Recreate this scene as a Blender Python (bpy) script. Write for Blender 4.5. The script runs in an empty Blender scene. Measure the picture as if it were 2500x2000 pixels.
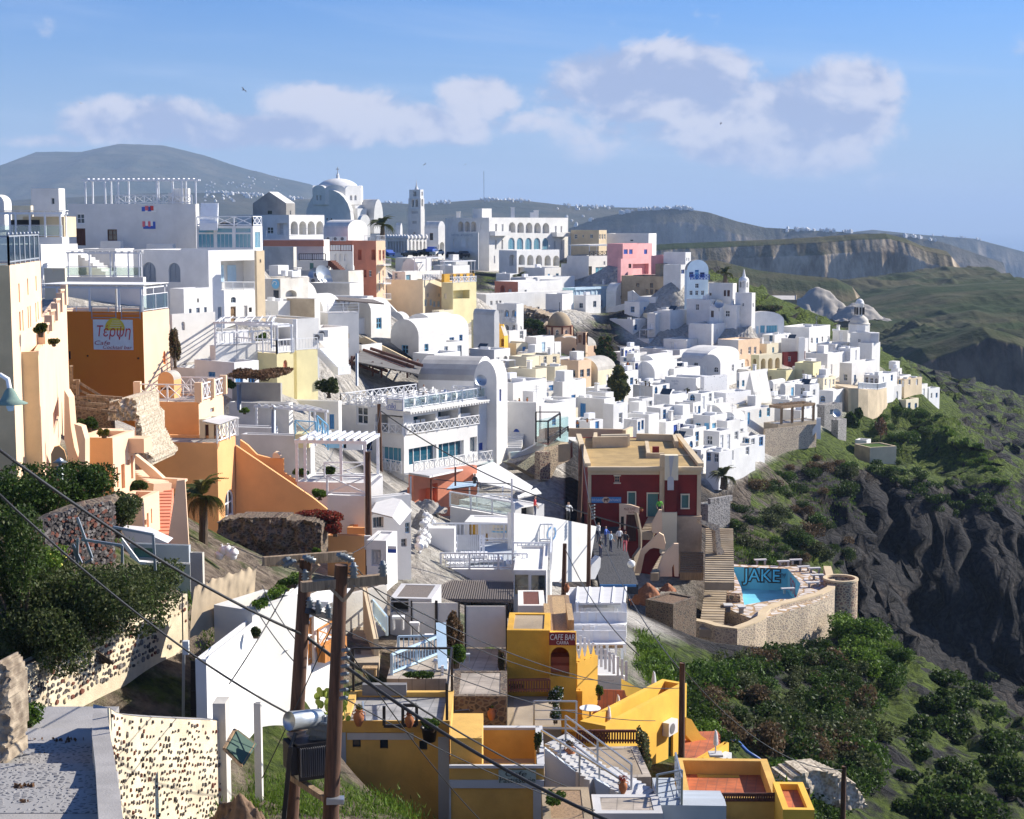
import bpy,math,random
import numpy as np
from mathutils import Vector,Matrix
random.seed(7)
R=math.radians
scene=bpy.context.scene
col=scene.collection
# ------------------------------------------------------------------ camera
FPX,PITCH=3900.0,R(6.65)
CP,SP=math.cos(PITCH),math.sin(PITCH)
cam_d=bpy.data.cameras.new('camera'); cam=bpy.data.objects.new('camera',cam_d); col.objects.link(cam)
cam_d.sensor_width=36; cam_d.lens=FPX/2500*36; cam_d.clip_start=.5; cam_d.clip_end=60000
cam.location=(0,0,0); cam.rotation_euler=(R(90)-PITCH,0,0)
scene.camera=cam
# ------------------------------------------------------------------ light
SUN_AZ,SUN_EL=R(67),R(31)          # azimuth from +Y towards +X
sd=Vector((math.sin(SUN_AZ)*math.cos(SUN_EL),math.cos(SUN_AZ)*math.cos(SUN_EL),math.sin(SUN_EL)))
sun_d=bpy.data.lights.new('sun','SUN'); sun=bpy.data.objects.new('sun',sun_d); col.objects.link(sun)
sun_d.energy=5.0; sun_d.angle=R(.53); sun_d.color=(1,.93,.82)
sun.rotation_euler=(-sd).to_track_quat('-Z','Y').to_euler()
scene.view_settings.view_transform='Standard'; scene.view_settings.look='None'
scene.view_settings.exposure=0.82; scene.view_settings.gamma=1
def N(nt,t,**kw):
 n=nt.nodes.new(t)
 for k,v in kw.items():
  if k.startswith('i_'):
   n.inputs[k[2:].replace('_',' ')].default_value=v
  else:setattr(n,k,v)
 return n
def math_(nt,op,a,b=None,c=None,clamp=False):
 n=nt.nodes.new('ShaderNodeMath'); n.operation=op; n.use_clamp=clamp
 for i,x in enumerate((a,b,c)):
  if x is None:continue
  if isinstance(x,(int,float)):n.inputs[i].default_value=x
  else:nt.links.new(x,n.inputs[i])
 return n.outputs[0]
def mixc(nt,f,a,b,mode='MIX'):
 n=nt.nodes.new('ShaderNodeMix'); n.data_type='RGBA'; n.blend_type=mode
 for i,x in ((0,f),(6,a),(7,b)):
  if isinstance(x,(int,float)):n.inputs[i].default_value=x
  elif isinstance(x,(tuple,list)):n.inputs[i].default_value=(*x[:3],1)
  else:nt.links.new(x,n.inputs[i])
 return n.outputs[2]
def ramp(nt,x,a,b,lo=0.,hi=1.):
 n=nt.nodes.new('ShaderNodeMapRange'); n.interpolation_type='SMOOTHSTEP'
 nt.links.new(x,n.inputs[0])
 n.inputs[1].default_value=a; n.inputs[2].default_value=b; n.inputs[3].default_value=lo; n.inputs[4].default_value=hi
 return n.outputs[0]
def make_world():
 w=bpy.data.worlds.new('World'); scene.world=w; w.use_nodes=True
 nt=w.node_tree; nt.nodes.clear(); L=nt.links.new
 out=N(nt,'ShaderNodeOutputWorld'); bg=N(nt,'ShaderNodeBackground'); L(bg.outputs[0],out.inputs[0])
 sky=N(nt,'ShaderNodeTexSky',sky_type='NISHITA',sun_disc=False,sun_elevation=SUN_EL,sun_rotation=SUN_AZ,
   altitude=200,air_density=1.0,dust_density=.5,ozone_density=2.2)
 tc=N(nt,'ShaderNodeTexCoord'); sep=N(nt,'ShaderNodeSeparateXYZ'); L(tc.outputs['Generated'],sep.inputs[0])
 x,y,z=sep.outputs
 az=math_(nt,'ARCTAN2',x,y); el=math_(nt,'ARCSINE',z)
 # the blue of the sky in the photograph is deeper than the raw model
 grade=mixc(nt,1.0,sky.outputs[0],(.37,.71,1.27),'MULTIPLY')
 hz=ramp(nt,el,-.02,.17,1.,0.)
 grade=mixc(nt,math_(nt,'MULTIPLY',hz,.85),grade,(4.3,5.3,7.2))
 # banks of cumulus low over the island, placed by direction (radians); the same bank goes on round the sky
 tot=None
 for (a,e,ra,re,k) in CLOUDS:
  da=math_(nt,'MULTIPLY',math_(nt,'SUBTRACT',az,a),1/ra); de=math_(nt,'MULTIPLY',math_(nt,'SUBTRACT',el,e),1/re)
  q=math_(nt,'MULTIPLY_ADD',da,da,math_(nt,'MULTIPLY',de,de))
  g=math_(nt,'MULTIPLY',math_(nt,'MAXIMUM',math_(nt,'SUBTRACT',1.0,math_(nt,'MULTIPLY',q,.36)),0.),k)
  tot=g if tot is None else math_(nt,'MAXIMUM',tot,g)
 rest=math_(nt,'MULTIPLY',math_(nt,'MULTIPLY',ramp(nt,math_(nt,'ABSOLUTE',az),.42,.6),ramp(nt,math_(nt,'ABSOLUTE',math_(nt,'SUBTRACT',el,.075)),.0,.05,1,0)),.26)
 tot=math_(nt,'MAXIMUM',tot,rest)
 def field(du,dv,det):
  cv=N(nt,'ShaderNodeCombineXYZ')
  L(math_(nt,'ADD',az,du),cv.inputs[0]); L(math_(nt,'ADD',el,dv),cv.inputs[1]); cv.inputs[2].default_value=3.3
  mp=N(nt,'ShaderNodeMapping'); L(cv.outputs[0],mp.inputs[0]); mp.inputs['Scale'].default_value=(17,23,1)
  n1=N(nt,'ShaderNodeTexNoise',i_Scale=1.0,i_Detail=det,i_Roughness=.6,i_Distortion=.25); L(mp.outputs[0],n1.inputs['Vector'])
  return math_(nt,'ADD',math_(nt,'SUBTRACT',n1.outputs[0],.62),math_(nt,'MULTIPLY',tot,1.35))
 d0=field(0,0,9.0); d1=field(.010,.014,3.0)
 m=ramp(nt,d0,.0,.22)
 shade=ramp(nt,math_(nt,'SUBTRACT',d0,d1),-.11,.10)
 ccol=mixc(nt,shade,(3.7,4.35,6.4),(7.0,7.0,7.9))
 # thin cirrus streaks
 cv=N(nt,'ShaderNodeCombineXYZ'); L(az,cv.inputs[0]); L(math_(nt,'ADD',el,math_(nt,'MULTIPLY',az,.06)),cv.inputs[1])
 mp=N(nt,'ShaderNodeMapping'); L(cv.outputs[0],mp.inputs[0]); mp.inputs['Scale'].default_value=(2.2,26,1)
 n2=N(nt,'ShaderNodeTexNoise',i_Scale=1.0,i_Detail=6.0,i_Roughness=.55,i_Distortion=.3); L(mp.outputs[0],n2.inputs['Vector'])
 cir=ramp(nt,n2.outputs[0],.46,.78,0,.42)
 c1=mixc(nt,cir,grade,(6.0,7.0,9.0))
 c2=mixc(nt,math_(nt,'MULTIPLY',m,.9),c1,ccol)
 # the cloud deck only lives above the horizon
 c3=mixc(nt,ramp(nt,el,-.02,.0),grade,c2)
 L(c3,bg.inputs[0]); bg.inputs[1].default_value=.063
def dir_(px,py):
 u,v=(px-1250)/FPX,(1000-py)/FPX
 d=Vector((u,CP+v*SP,-SP+v*CP)).normalized()
 return math.atan2(d.x,d.y),math.asin(d.z)
HAZE=.85e-4
CLOUDS=[]
for (px,py,rx,ry,k) in [(1600,225,230,80,.38),(1880,300,230,90,.38),(1700,300,330,70,.27),(2080,265,110,85,.32),(1450,200,110,55,.28),
       (330,300,140,50,.36),(530,325,130,32,.3),(850,260,140,55,.32),(1160,235,90,50,.33),(740,325,160,36,.3),(1010,300,150,45,.3),(1290,300,90,26,.2),(120,345,120,16,.2),(1900,360,140,25,.2)]:
 a,e=dir_(px,py); CLOUDS.append((a,e,rx/FPX,ry/FPX,k))
make_world()
# ------------------------------------------------------------------ pixel helpers: read positions off the photograph, at a chosen distance
OX,OY,SC=0.,0.,1.
def V(ox,oy,s):
 global OX,OY,SC
 OX,OY,SC=ox,oy,s
def ray(x,y):
 px,py=OX+x/SC,OY+y/SC
 u,v=(px-1250)/FPX,(1000-py)/FPX
 return Vector((u,CP+v*SP,-SP+v*CP))
def P(x,y,Y):
 d=ray(x,y); return d*(Y/d.y)
def solve_t(c,d,x):
 k=(OX+x/SC-1250)/FPX
 D=c.y*CP-c.z*SP
 return (k*D-c.x)/(d.x-k*d.y*CP)
UP=Vector((0,0,1))
def mm(x,Y):                            # metres of a length of x crop pixels at distance Y
 return x/SC*Y/FPX
# ------------------------------------------------------------------ materials
MATS={}
def bsdf(name):
 m=bpy.data.materials.new(name); m.use_nodes=True; nt=m.node_tree
 return m,nt,nt.nodes['Principled BSDF']
def m_stucco(name,c,rough=.85,var=.10,stain=.25,bump=.15,sc=1.0):
 m,nt,b=bsdf(name); L=nt.links.new
 g=N(nt,'ShaderNodeNewGeometry')
 n1=N(nt,'ShaderNodeTexNoise',i_Scale=.55*sc,i_Detail=6.0,i_Roughness=.6); L(g.outputs['Position'],n1.inputs['Vector'])
 mp=N(nt,'ShaderNodeMapping'); L(g.outputs['Position'],mp.inputs[0]); mp.inputs['Scale'].default_value=(2.2*sc,2.2*sc,.22*sc)
 n2=N(nt,'ShaderNodeTexNoise',i_Scale=1.0,i_Detail=5.0,i_Roughness=.65); L(mp.outputs[0],n2.inputs['Vector'])
 n3=N(nt,'ShaderNodeTexNoise',i_Scale=14.*sc,i_Detail=4.0); L(g.outputs['Position'],n3.inputs['Vector'])
 dk=tuple(x*(1-var*1.6) for x in c); lt=tuple(min(.9,x*(1+var*.6)) for x in c)
 c1=mixc(nt,ramp(nt,n1.outputs[0],.3,.7),dk,lt)
 oi=N(nt,'ShaderNodeObjectInfo'); c1=mixc(nt,math_(nt,'MULTIPLY',oi.outputs['Random'],1.0),c1,mixc(nt,1.0,c1,(1-1.2*var,1-1.5*var,1-2.0*var),'MULTIPLY'))
 st=(c[0]*.55,c[1]*.48,c[2]*.40)
 c2=mixc(nt,ramp(nt,n2.outputs[0],.58,.85,0,stain),c1,st)
 L(c2,b.inputs['Base Color']); b.inputs['Roughness'].default_value=rough
 bp=N(nt,'ShaderNodeBump',i_Strength=bump,i_Distance=.03); L(n3.outputs[0],bp.inputs['Height']); L(bp.outputs[0],b.inputs['Normal'])
 return m
def m_plain(name,c,rough=.6,metal=0.,var=.0):
 m,nt,b=bsdf(name); L=nt.links.new
 g=N(nt,'ShaderNodeNewGeometry'); n1=N(nt,'ShaderNodeTexNoise',i_Scale=3.0,i_Detail=4.0); L(g.outputs['Position'],n1.inputs['Vector'])
 v=var or .06
 L(mixc(nt,n1.outputs[0],tuple(x*(1-2*v) for x in c),tuple(min(1,x*(1+2*v)) for x in c)),b.inputs['Base Color'])
 b.inputs['Roughness'].default_value=rough; b.inputs['Metallic'].default_value=metal
 return m
def m_glass(name,c=(.03,.045,.06),rough=.06):
 m,nt,b=bsdf(name)
 b.inputs['Base Color'].default_value=(*c,1); b.inputs['Roughness'].default_value=rough; b.inputs['Specular IOR Level'].default_value=.8
 return m
def m_clear(name,tint=(.75,.9,.9),f=.35):
 m,nt,b=bsdf(name); L=nt.links.new
 tr=N(nt,'ShaderNodeBsdfTransparent'); tr.inputs[0].default_value=(*tint,1)
 gl=N(nt,'ShaderNodeBsdfGlossy',i_Roughness=.05); mx=N(nt,'ShaderNodeMixShader'); mx.inputs[0].default_value=f*.4
 L(tr.outputs[0],mx.inputs[1]); L(gl.outputs[0],mx.inputs[2]); L(mx.outputs[0],nt.nodes['Material Output'].inputs[0])
 return m
def m_wood(name,c,rough=.75,sc=1.0):
 m,nt,b=bsdf(name); L=nt.links.new
 g=N(nt,'ShaderNodeNewGeometry'); mp=N(nt,'ShaderNodeMapping'); L(g.outputs['Position'],mp.inputs[0]); mp.inputs['Scale'].default_value=(14*sc,14*sc,1.1*sc)
 n=N(nt,'ShaderNodeTexNoise',i_Scale=1.0,i_Detail=6.0,i_Roughness=.7); L(mp.outputs[0],n.inputs['Vector'])
 L(mixc(nt,ramp(nt,n.outputs[0],.3,.72),tuple(x*.5 for x in c),tuple(min(1,x*1.25) for x in c)),b.inputs['Base Color'])
 b.inputs['Roughness'].default_value=rough
 bp=N(nt,'ShaderNodeBump',i_Strength=.35,i_Distance=.02); L(n.outputs[0],bp.inputs['Height']); L(bp.outputs[0],b.inputs['Normal'])
 return m
def m_leaf(name,c1,c2,rough=.55,trans=.3):
 m,nt,b=bsdf(name); L=nt.links.new
 g=N(nt,'ShaderNodeNewGeometry')
 n=N(nt,'ShaderNodeTexNoise',i_Scale=1.3,i_Detail=3.0); L(g.outputs['Position'],n.inputs['Vector'])
 f=math_(nt,'ADD',math_(nt,'MULTIPLY',n.outputs[0],.6),math_(nt,'MULTIPLY',g.outputs['Random Per Island'],.45))
 L(mixc(nt,ramp(nt,f,.2,.8),c1,c2),b.inputs['Base Color']); b.inputs['Roughness'].default_value=rough; b.inputs['Specular IOR Level'].default_value=.15
 tr=N(nt,'ShaderNodeBsdfTranslucent'); L(mixc(nt,ramp(nt,f,.2,.8),c1,c2),tr.inputs[0])
 mx=N(nt,'ShaderNodeMixShader'); mx.inputs[0].default_value=trans
 L(b.outputs[0],mx.inputs[1]); L(tr.outputs[0],mx.inputs[2]); L(mx.outputs[0],nt.nodes['Material Output'].inputs[0])
 return m
def m_rock(name,c1,c2,sc=1.0,bump=.6):
 m,nt,b=bsdf(name); L=nt.links.new
 g=N(nt,'ShaderNodeNewGeometry')
 n=N(nt,'ShaderNodeTexNoise',i_Scale=2.0*sc,i_Detail=8.0,i_Roughness=.65); L(g.outputs['Position'],n.inputs['Vector'])
 v=N(nt,'ShaderNodeTexVoronoi',i_Scale=3.2*sc); L(g.outputs['Position'],v.inputs['Vector'])
 f=math_(nt,'ADD',math_(nt,'MULTIPLY',n.outputs[0],.7),math_(nt,'MULTIPLY',v.outputs[0],.4))
 L(mixc(nt,ramp(nt,f,.3,.8),c1,c2),b.inputs['Base Color']); b.inputs['Roughness'].default_value=.9
 bp=N(nt,'ShaderNodeBump',i_Strength=bump,i_Distance=.15/sc); L(f,bp.inputs['Height']); L(bp.outputs[0],b.inputs['Normal'])
 return m
def m_rubble(name,mortar,s1,s2,sc=3.5,thr=.30):
 """masonry too far off to pick its stones apart: stones and mortar from cells"""
 m,nt,b=bsdf(name); L=nt.links.new
 g=N(nt,'ShaderNodeNewGeometry')
 mp=N(nt,'ShaderNodeMapping'); L(g.outputs['Position'],mp.inputs[0]); mp.inputs['Scale'].default_value=(sc,sc,sc*1.35)
 v=N(nt,'ShaderNodeTexVoronoi',feature='DISTANCE_TO_EDGE',i_Scale=1.0); L(mp.outputs[0],v.inputs['Vector'])
 vc=N(nt,'ShaderNodeTexVoronoi',i_Scale=1.0); L(mp.outputs[0],vc.inputs['Vector'])
 sep=N(nt,'ShaderNodeSeparateColor'); L(vc.outputs['Color'],sep.inputs[0])
 st=mixc(nt,sep.outputs[0],s1,s2)
 n=N(nt,'ShaderNodeTexNoise',i_Scale=1.2,i_Detail=4.0); L(g.outputs['Position'],n.inputs['Vector'])
 e=math_(nt,'ADD',v.outputs[0],math_(nt,'MULTIPLY',math_(nt,'SUBTRACT',n.outputs[0],.5),.25))
 k=ramp(nt,e,thr*.3,thr*.55)
 L(mixc(nt,k,mortar,st),b.inputs['Base Color']); b.inputs['Roughness'].default_value=.92
 bp=N(nt,'ShaderNodeBump',i_Strength=.6,i_Distance=.06); L(k,bp.inputs['Height']); L(bp.outputs[0],b.inputs['Normal'])
 return m
def m_tiles(name,c1,c2,joint,sx,sy,ang=0.):
 m,nt,b=bsdf(name); L=nt.links.new
 g=N(nt,'ShaderNodeNewGeometry')
 mp=N(nt,'ShaderNodeMapping'); L(g.outputs['Position'],mp.inputs[0]); mp.inputs['Rotation'].default_value=(0,0,ang)
 br=N(nt,'ShaderNodeTexBrick',i_Scale=1.0,i_Mortar_Size=.02,i_Brick_Width=sx,i_Row_Height=sy); L(mp.outputs[0],br.inputs['Vector'])
 br.inputs['Color1'].default_value=(*c1,1); br.inputs['Color2'].default_value=(*c2,1); br.inputs['Mortar'].default_value=(*joint,1); br.offset=0.
 n=N(nt,'ShaderNodeTexNoise',i_Scale=.9,i_Detail=6.0,i_Roughness=.6); L(g.outputs['Position'],n.inputs['Vector'])
 L(mixc(nt,.9,br.outputs[0],mixc(nt,ramp(nt,n.outputs[0],.25,.75),(.5,.5,.5),(1.15,1.15,1.15)),'MULTIPLY'),b.inputs['Base Color']); b.inputs['Roughness'].default_value=.75
 return m
SPEC={
 'white':lambda n:m_stucco(n,(.76,.755,.74),var=.06,stain=.3),
 'white2':lambda n:m_stucco(n,(.76,.75,.72),var=.06,stain=.35),
 'oldwhite':lambda n:m_stucco(n,(.66,.64,.60),var=.12,stain=.65,bump=.35),
 'cream':lambda n:m_stucco(n,(.78,.70,.51),var=.05,stain=.2),
 'beige':lambda n:m_stucco(n,(.66,.53,.35),var=.08,stain=.3),
 'tan':lambda n:m_stucco(n,(.42,.34,.24),var=.16,stain=.5,bump=.4),
 'paley':lambda n:m_stucco(n,(.78,.70,.40),var=.06,stain=.25),
 'yellow':lambda n:m_stucco(n,(.84,.49,.06),var=.10,stain=.25),
 'mustard':lambda n:m_stucco(n,(.76,.43,.045),var=.16,stain=.55,bump=.5),
 'ochre':lambda n:m_stucco(n,(.72,.44,.11),var=.14,stain=.5,bump=.3),
 'orange':lambda n:m_stucco(n,(.95,.235,.012),var=.05,stain=.15),
 'peach':lambda n:m_stucco(n,(.80,.41,.17),var=.06,stain=.2),
 'peach2':lambda n:m_stucco(n,(.80,.56,.38),var=.05,stain=.15),
 'peachy':lambda n:m_stucco(n,(.80,.58,.39),var=.05,stain=.15),
 'salmon':lambda n:m_stucco(n,(.74,.27,.16),var=.08,stain=.2),
 'pink':lambda n:m_stucco(n,(.74,.38,.38),var=.08,stain=.25),
 'red':lambda n:m_stucco(n,(.21,.016,.012),var=.16,stain=.3),
 'lightblue':lambda n:m_stucco(n,(.56,.71,.83),var=.05,stain=.1),
 'skyblue':lambda n:m_stucco(n,(.35,.62,.78),var=.05,stain=.1),
 'grey':lambda n:m_stucco(n,(.40,.39,.38),var=.12,stain=.4),
 'lgrey':lambda n:m_stucco(n,(.56,.56,.57),var=.08,stain=.3),
 'dgrey':lambda n:m_stucco(n,(.20,.20,.21),var=.15,stain=.4),
 'bluegrey':lambda n:m_stucco(n,(.45,.50,.56),var=.08,stain=.3),
 'roofgrey':lambda n:m_stucco(n,(.52,.50,.47),var=.14,stain=.5),
 'roofwhite':lambda n:m_stucco(n,(.74,.73,.71),var=.10,stain=.4),
 'rooftan':lambda n:m_stucco(n,(.44,.30,.12),var=.16,stain=.45),
 'terracotta':lambda n:m_tiles(n,(.50,.125,.04),(.56,.15,.05),(.36,.11,.05),.33,.33,.2),
 'paving':lambda n:m_tiles(n,(.40,.34,.27),(.47,.40,.33),(.28,.24,.2),.5,.5,.1),
 'paveg':lambda n:m_tiles(n,(.33,.33,.33),(.40,.39,.38),(.22,.22,.22),.6,.6,.1),
 'flag':lambda n:m_rubble(n,(.36,.24,.13),(.62,.58,.54),(.52,.47,.44),1.1,.25),
 'pebble':lambda n:m_rubble(n,(.78,.77,.76),(.05,.05,.06),(.12,.1,.1),2.4,.95),
 'rubble':lambda n:m_rubble(n,(.47,.37,.25),(.13,.11,.10),(.30,.17,.12),3.0),
 'rubblel':lambda n:m_rubble(n,(.55,.45,.32),(.26,.22,.19),(.42,.32,.24),3.4),
 'rubbleg':lambda n:m_rubble(n,(.36,.34,.32),(.16,.155,.15),(.27,.25,.24),3.0),
 'rubbled':lambda n:m_rubble(n,(.17,.13,.09),(.05,.042,.036),(.13,.08,.055),4.6),
 'wf':lambda n:m_plain(n,(.78,.78,.78),.5),'metalw':lambda n:m_plain(n,(.72,.73,.75),.45),'greym':lambda n:m_plain(n,(.33,.36,.40),.45,.2),
 'blue':lambda n:m_plain(n,(.025,.09,.42),.5),'mblue':lambda n:m_plain(n,(.06,.24,.52),.5),'sblue':lambda n:m_plain(n,(.18,.48,.72),.5),'pblue':lambda n:m_plain(n,(.50,.66,.78),.5),
 'shutter':lambda n:m_plain(n,(.24,.29,.36),.55),'green':lambda n:m_plain(n,(.012,.055,.035),.6),'tgreen':lambda n:m_plain(n,(.10,.24,.22),.6),
 'brown':lambda n:m_wood(n,(.10,.035,.022)),'brown2':lambda n:m_wood(n,(.17,.055,.03)),'wood':lambda n:m_wood(n,(.34,.22,.12)),'pinew':lambda n:m_wood(n,(.50,.33,.16)),'orangew':lambda n:m_wood(n,(.60,.24,.05)),
 'pole':lambda n:m_wood(n,(.105,.050,.028),.9),'polel':lambda n:m_wood(n,(.30,.21,.13),.9),'reed':lambda n:m_wood(n,(.20,.17,.15),.9,2.),
 'black':lambda n:m_plain(n,(.018,.018,.02),.5),'dark':lambda n:m_plain(n,(.03,.028,.026),.8),'iron':lambda n:m_plain(n,(.035,.03,.03),.5,.3),
 'redm':lambda n:m_plain(n,(.55,.02,.02),.5),'signred':lambda n:m_plain(n,(.20,.012,.015),.5),'signy':lambda n:m_plain(n,(.80,.58,.03),.5),'signr':lambda n:m_plain(n,(.62,.02,.02),.5),'signm':lambda n:m_plain(n,(.38,.015,.04),.5),
 'gold':lambda n:m_plain(n,(.55,.38,.08),.5),'cloth':lambda n:m_plain(n,(.78,.77,.74),.8),'tarp':lambda n:m_plain(n,(.40,.31,.20),.8,0,.15),'canvas':lambda n:m_plain(n,(.74,.73,.70),.8),
 'pot':lambda n:m_stucco(n,(.42,.15,.055),var=.12,stain=.3,sc=6.),'galv':lambda n:m_plain(n,(.42,.45,.48),.4,.7,.1),'ins':lambda n:m_plain(n,(.16,.18,.19),.3),'lampg':lambda n:m_stucco(n,(.20,.30,.27),var=.1,stain=.2,sc=8.),
 'ac':lambda n:m_plain(n,(.66,.66,.64),.5),'pipeb':lambda n:m_plain(n,(.06,.14,.42),.5),'lime':lambda n:m_plain(n,(.16,.55,.05),.8),'skin':lambda n:m_plain(n,(.42,.24,.16),.6),'hair':lambda n:m_plain(n,(.02,.014,.01),.6),
 'jeans':lambda n:m_plain(n,(.03,.04,.09),.8),'pinkc':lambda n:m_plain(n,(.75,.16,.18),.8),'bluec':lambda n:m_plain(n,(.05,.12,.45),.8),
 'poolw':lambda n:m_stucco(n,(.13,.50,.68),var=.10,stain=.3),'poolwater':lambda n:m_glass(n,(.02,.32,.62),.05),
 'glass':lambda n:m_glass(n),'glassb':lambda n:m_glass(n,(.10,.30,.40),.08),'glasst':lambda n:m_glass(n,(.015,.09,.14),.05),'clear':lambda n:m_clear(n),'clearg':lambda n:m_clear(n,(.80,.88,.87),.5),
 'soil':lambda n:m_rock(n,(.10,.06,.035),(.24,.15,.09),2.),'redsoil':lambda n:m_rock(n,(.24,.085,.035),(.36,.15,.07),3.),'gravel':lambda n:m_rock(n,(.20,.18,.16),(.40,.37,.33),5.),
 'rockt':lambda n:m_rock(n,(.16,.12,.085),(.45,.37,.27),1.2),'rockd':lambda n:m_rock(n,(.03,.028,.027),(.11,.10,.095),1.0),'stoned':lambda n:m_rock(n,(.035,.03,.03),(.10,.085,.08),6.,.3),'stoner':lambda n:m_rock(n,(.10,.03,.02),(.22,.08,.05),6.,.3),'stoneg':lambda n:m_rock(n,(.13,.12,.115),(.25,.22,.20),6.,.3),'mortar':lambda n:m_stucco(n,(.74,.64,.47),var=.16,stain=.4,bump=.5,sc=2.),
 'leafd':lambda n:m_leaf(n,(.016,.034,.008),(.06,.10,.018)),'leafm':lambda n:m_leaf(n,(.025,.055,.010),(.085,.15,.022)),'leafl':lambda n:m_leaf(n,(.05,.10,.012),(.15,.24,.03)),'leafo':lambda n:m_leaf(n,(.036,.048,.018),(.10,.12,.042)),'leafy':lambda n:m_leaf(n,(.10,.09,.02),(.24,.20,.04)),
 'twig':lambda n:m_leaf(n,(.10,.055,.03),(.20,.11,.06)),'leafr':lambda n:m_leaf(n,(.16,.018,.012),(.30,.05,.03)),'leafb':lambda n:m_leaf(n,(.07,.045,.025),(.15,.10,.05)),'grass':lambda n:m_leaf(n,(.045,.09,.010),(.14,.22,.028)),'flowy':lambda n:m_plain(n,(.75,.66,.12),.6),'floww':lambda n:m_plain(n,(.8,.78,.78),.6),'palm':lambda n:m_leaf(n,(.03,.045,.012),(.13,.14,.035)),'palmd':lambda n:m_leaf(n,(.16,.09,.03),(.30,.19,.07)),'cactus':lambda n:m_leaf(n,(.10,.16,.03),(.30,.34,.06),.4,.02),
 'seaw':lambda n:m_glass(n,(.01,.04,.09),.2),
 'beigew':lambda n:m_stucco(n,(.60,.49,.34),var=.14,stain=.5,bump=.4,sc=.5),
 'cobble':lambda n:m_rubble(n,(.30,.29,.28),(.10,.10,.11),(.22,.21,.21),9.,.5),'tgreen2':lambda n:m_plain(n,(.30,.38,.35),.6),'tanl':lambda n:m_stucco(n,(.80,.60,.34),var=.10,stain=.3),'canvasg':lambda n:m_plain(n,(.78,.74,.66),.8),'clear2':lambda n:m_clear(n,(.55,.65,.66),.6),
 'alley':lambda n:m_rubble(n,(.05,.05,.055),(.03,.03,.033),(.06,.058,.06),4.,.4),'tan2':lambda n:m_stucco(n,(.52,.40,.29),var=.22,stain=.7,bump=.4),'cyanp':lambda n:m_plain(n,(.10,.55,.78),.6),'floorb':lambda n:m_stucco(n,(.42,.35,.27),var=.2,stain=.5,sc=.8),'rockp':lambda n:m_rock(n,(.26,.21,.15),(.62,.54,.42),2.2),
 'bark':lambda n:m_wood(n,(.12,.085,.055),.95,.5),'carp':lambda n:m_plain(n,(.02,.022,.028),.25),'carw':lambda n:m_plain(n,(.7,.7,.7),.25),'birdm':lambda n:m_plain(n,(.25,.25,.26),.7),'concrete':lambda n:m_stucco(n,(.36,.35,.35),var=.12,stain=.3,bump=.3,sc=2.),
}
def MT(k):
 if k not in MATS:MATS[k]=SPEC[k](k)
 return MATS[k]
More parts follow.
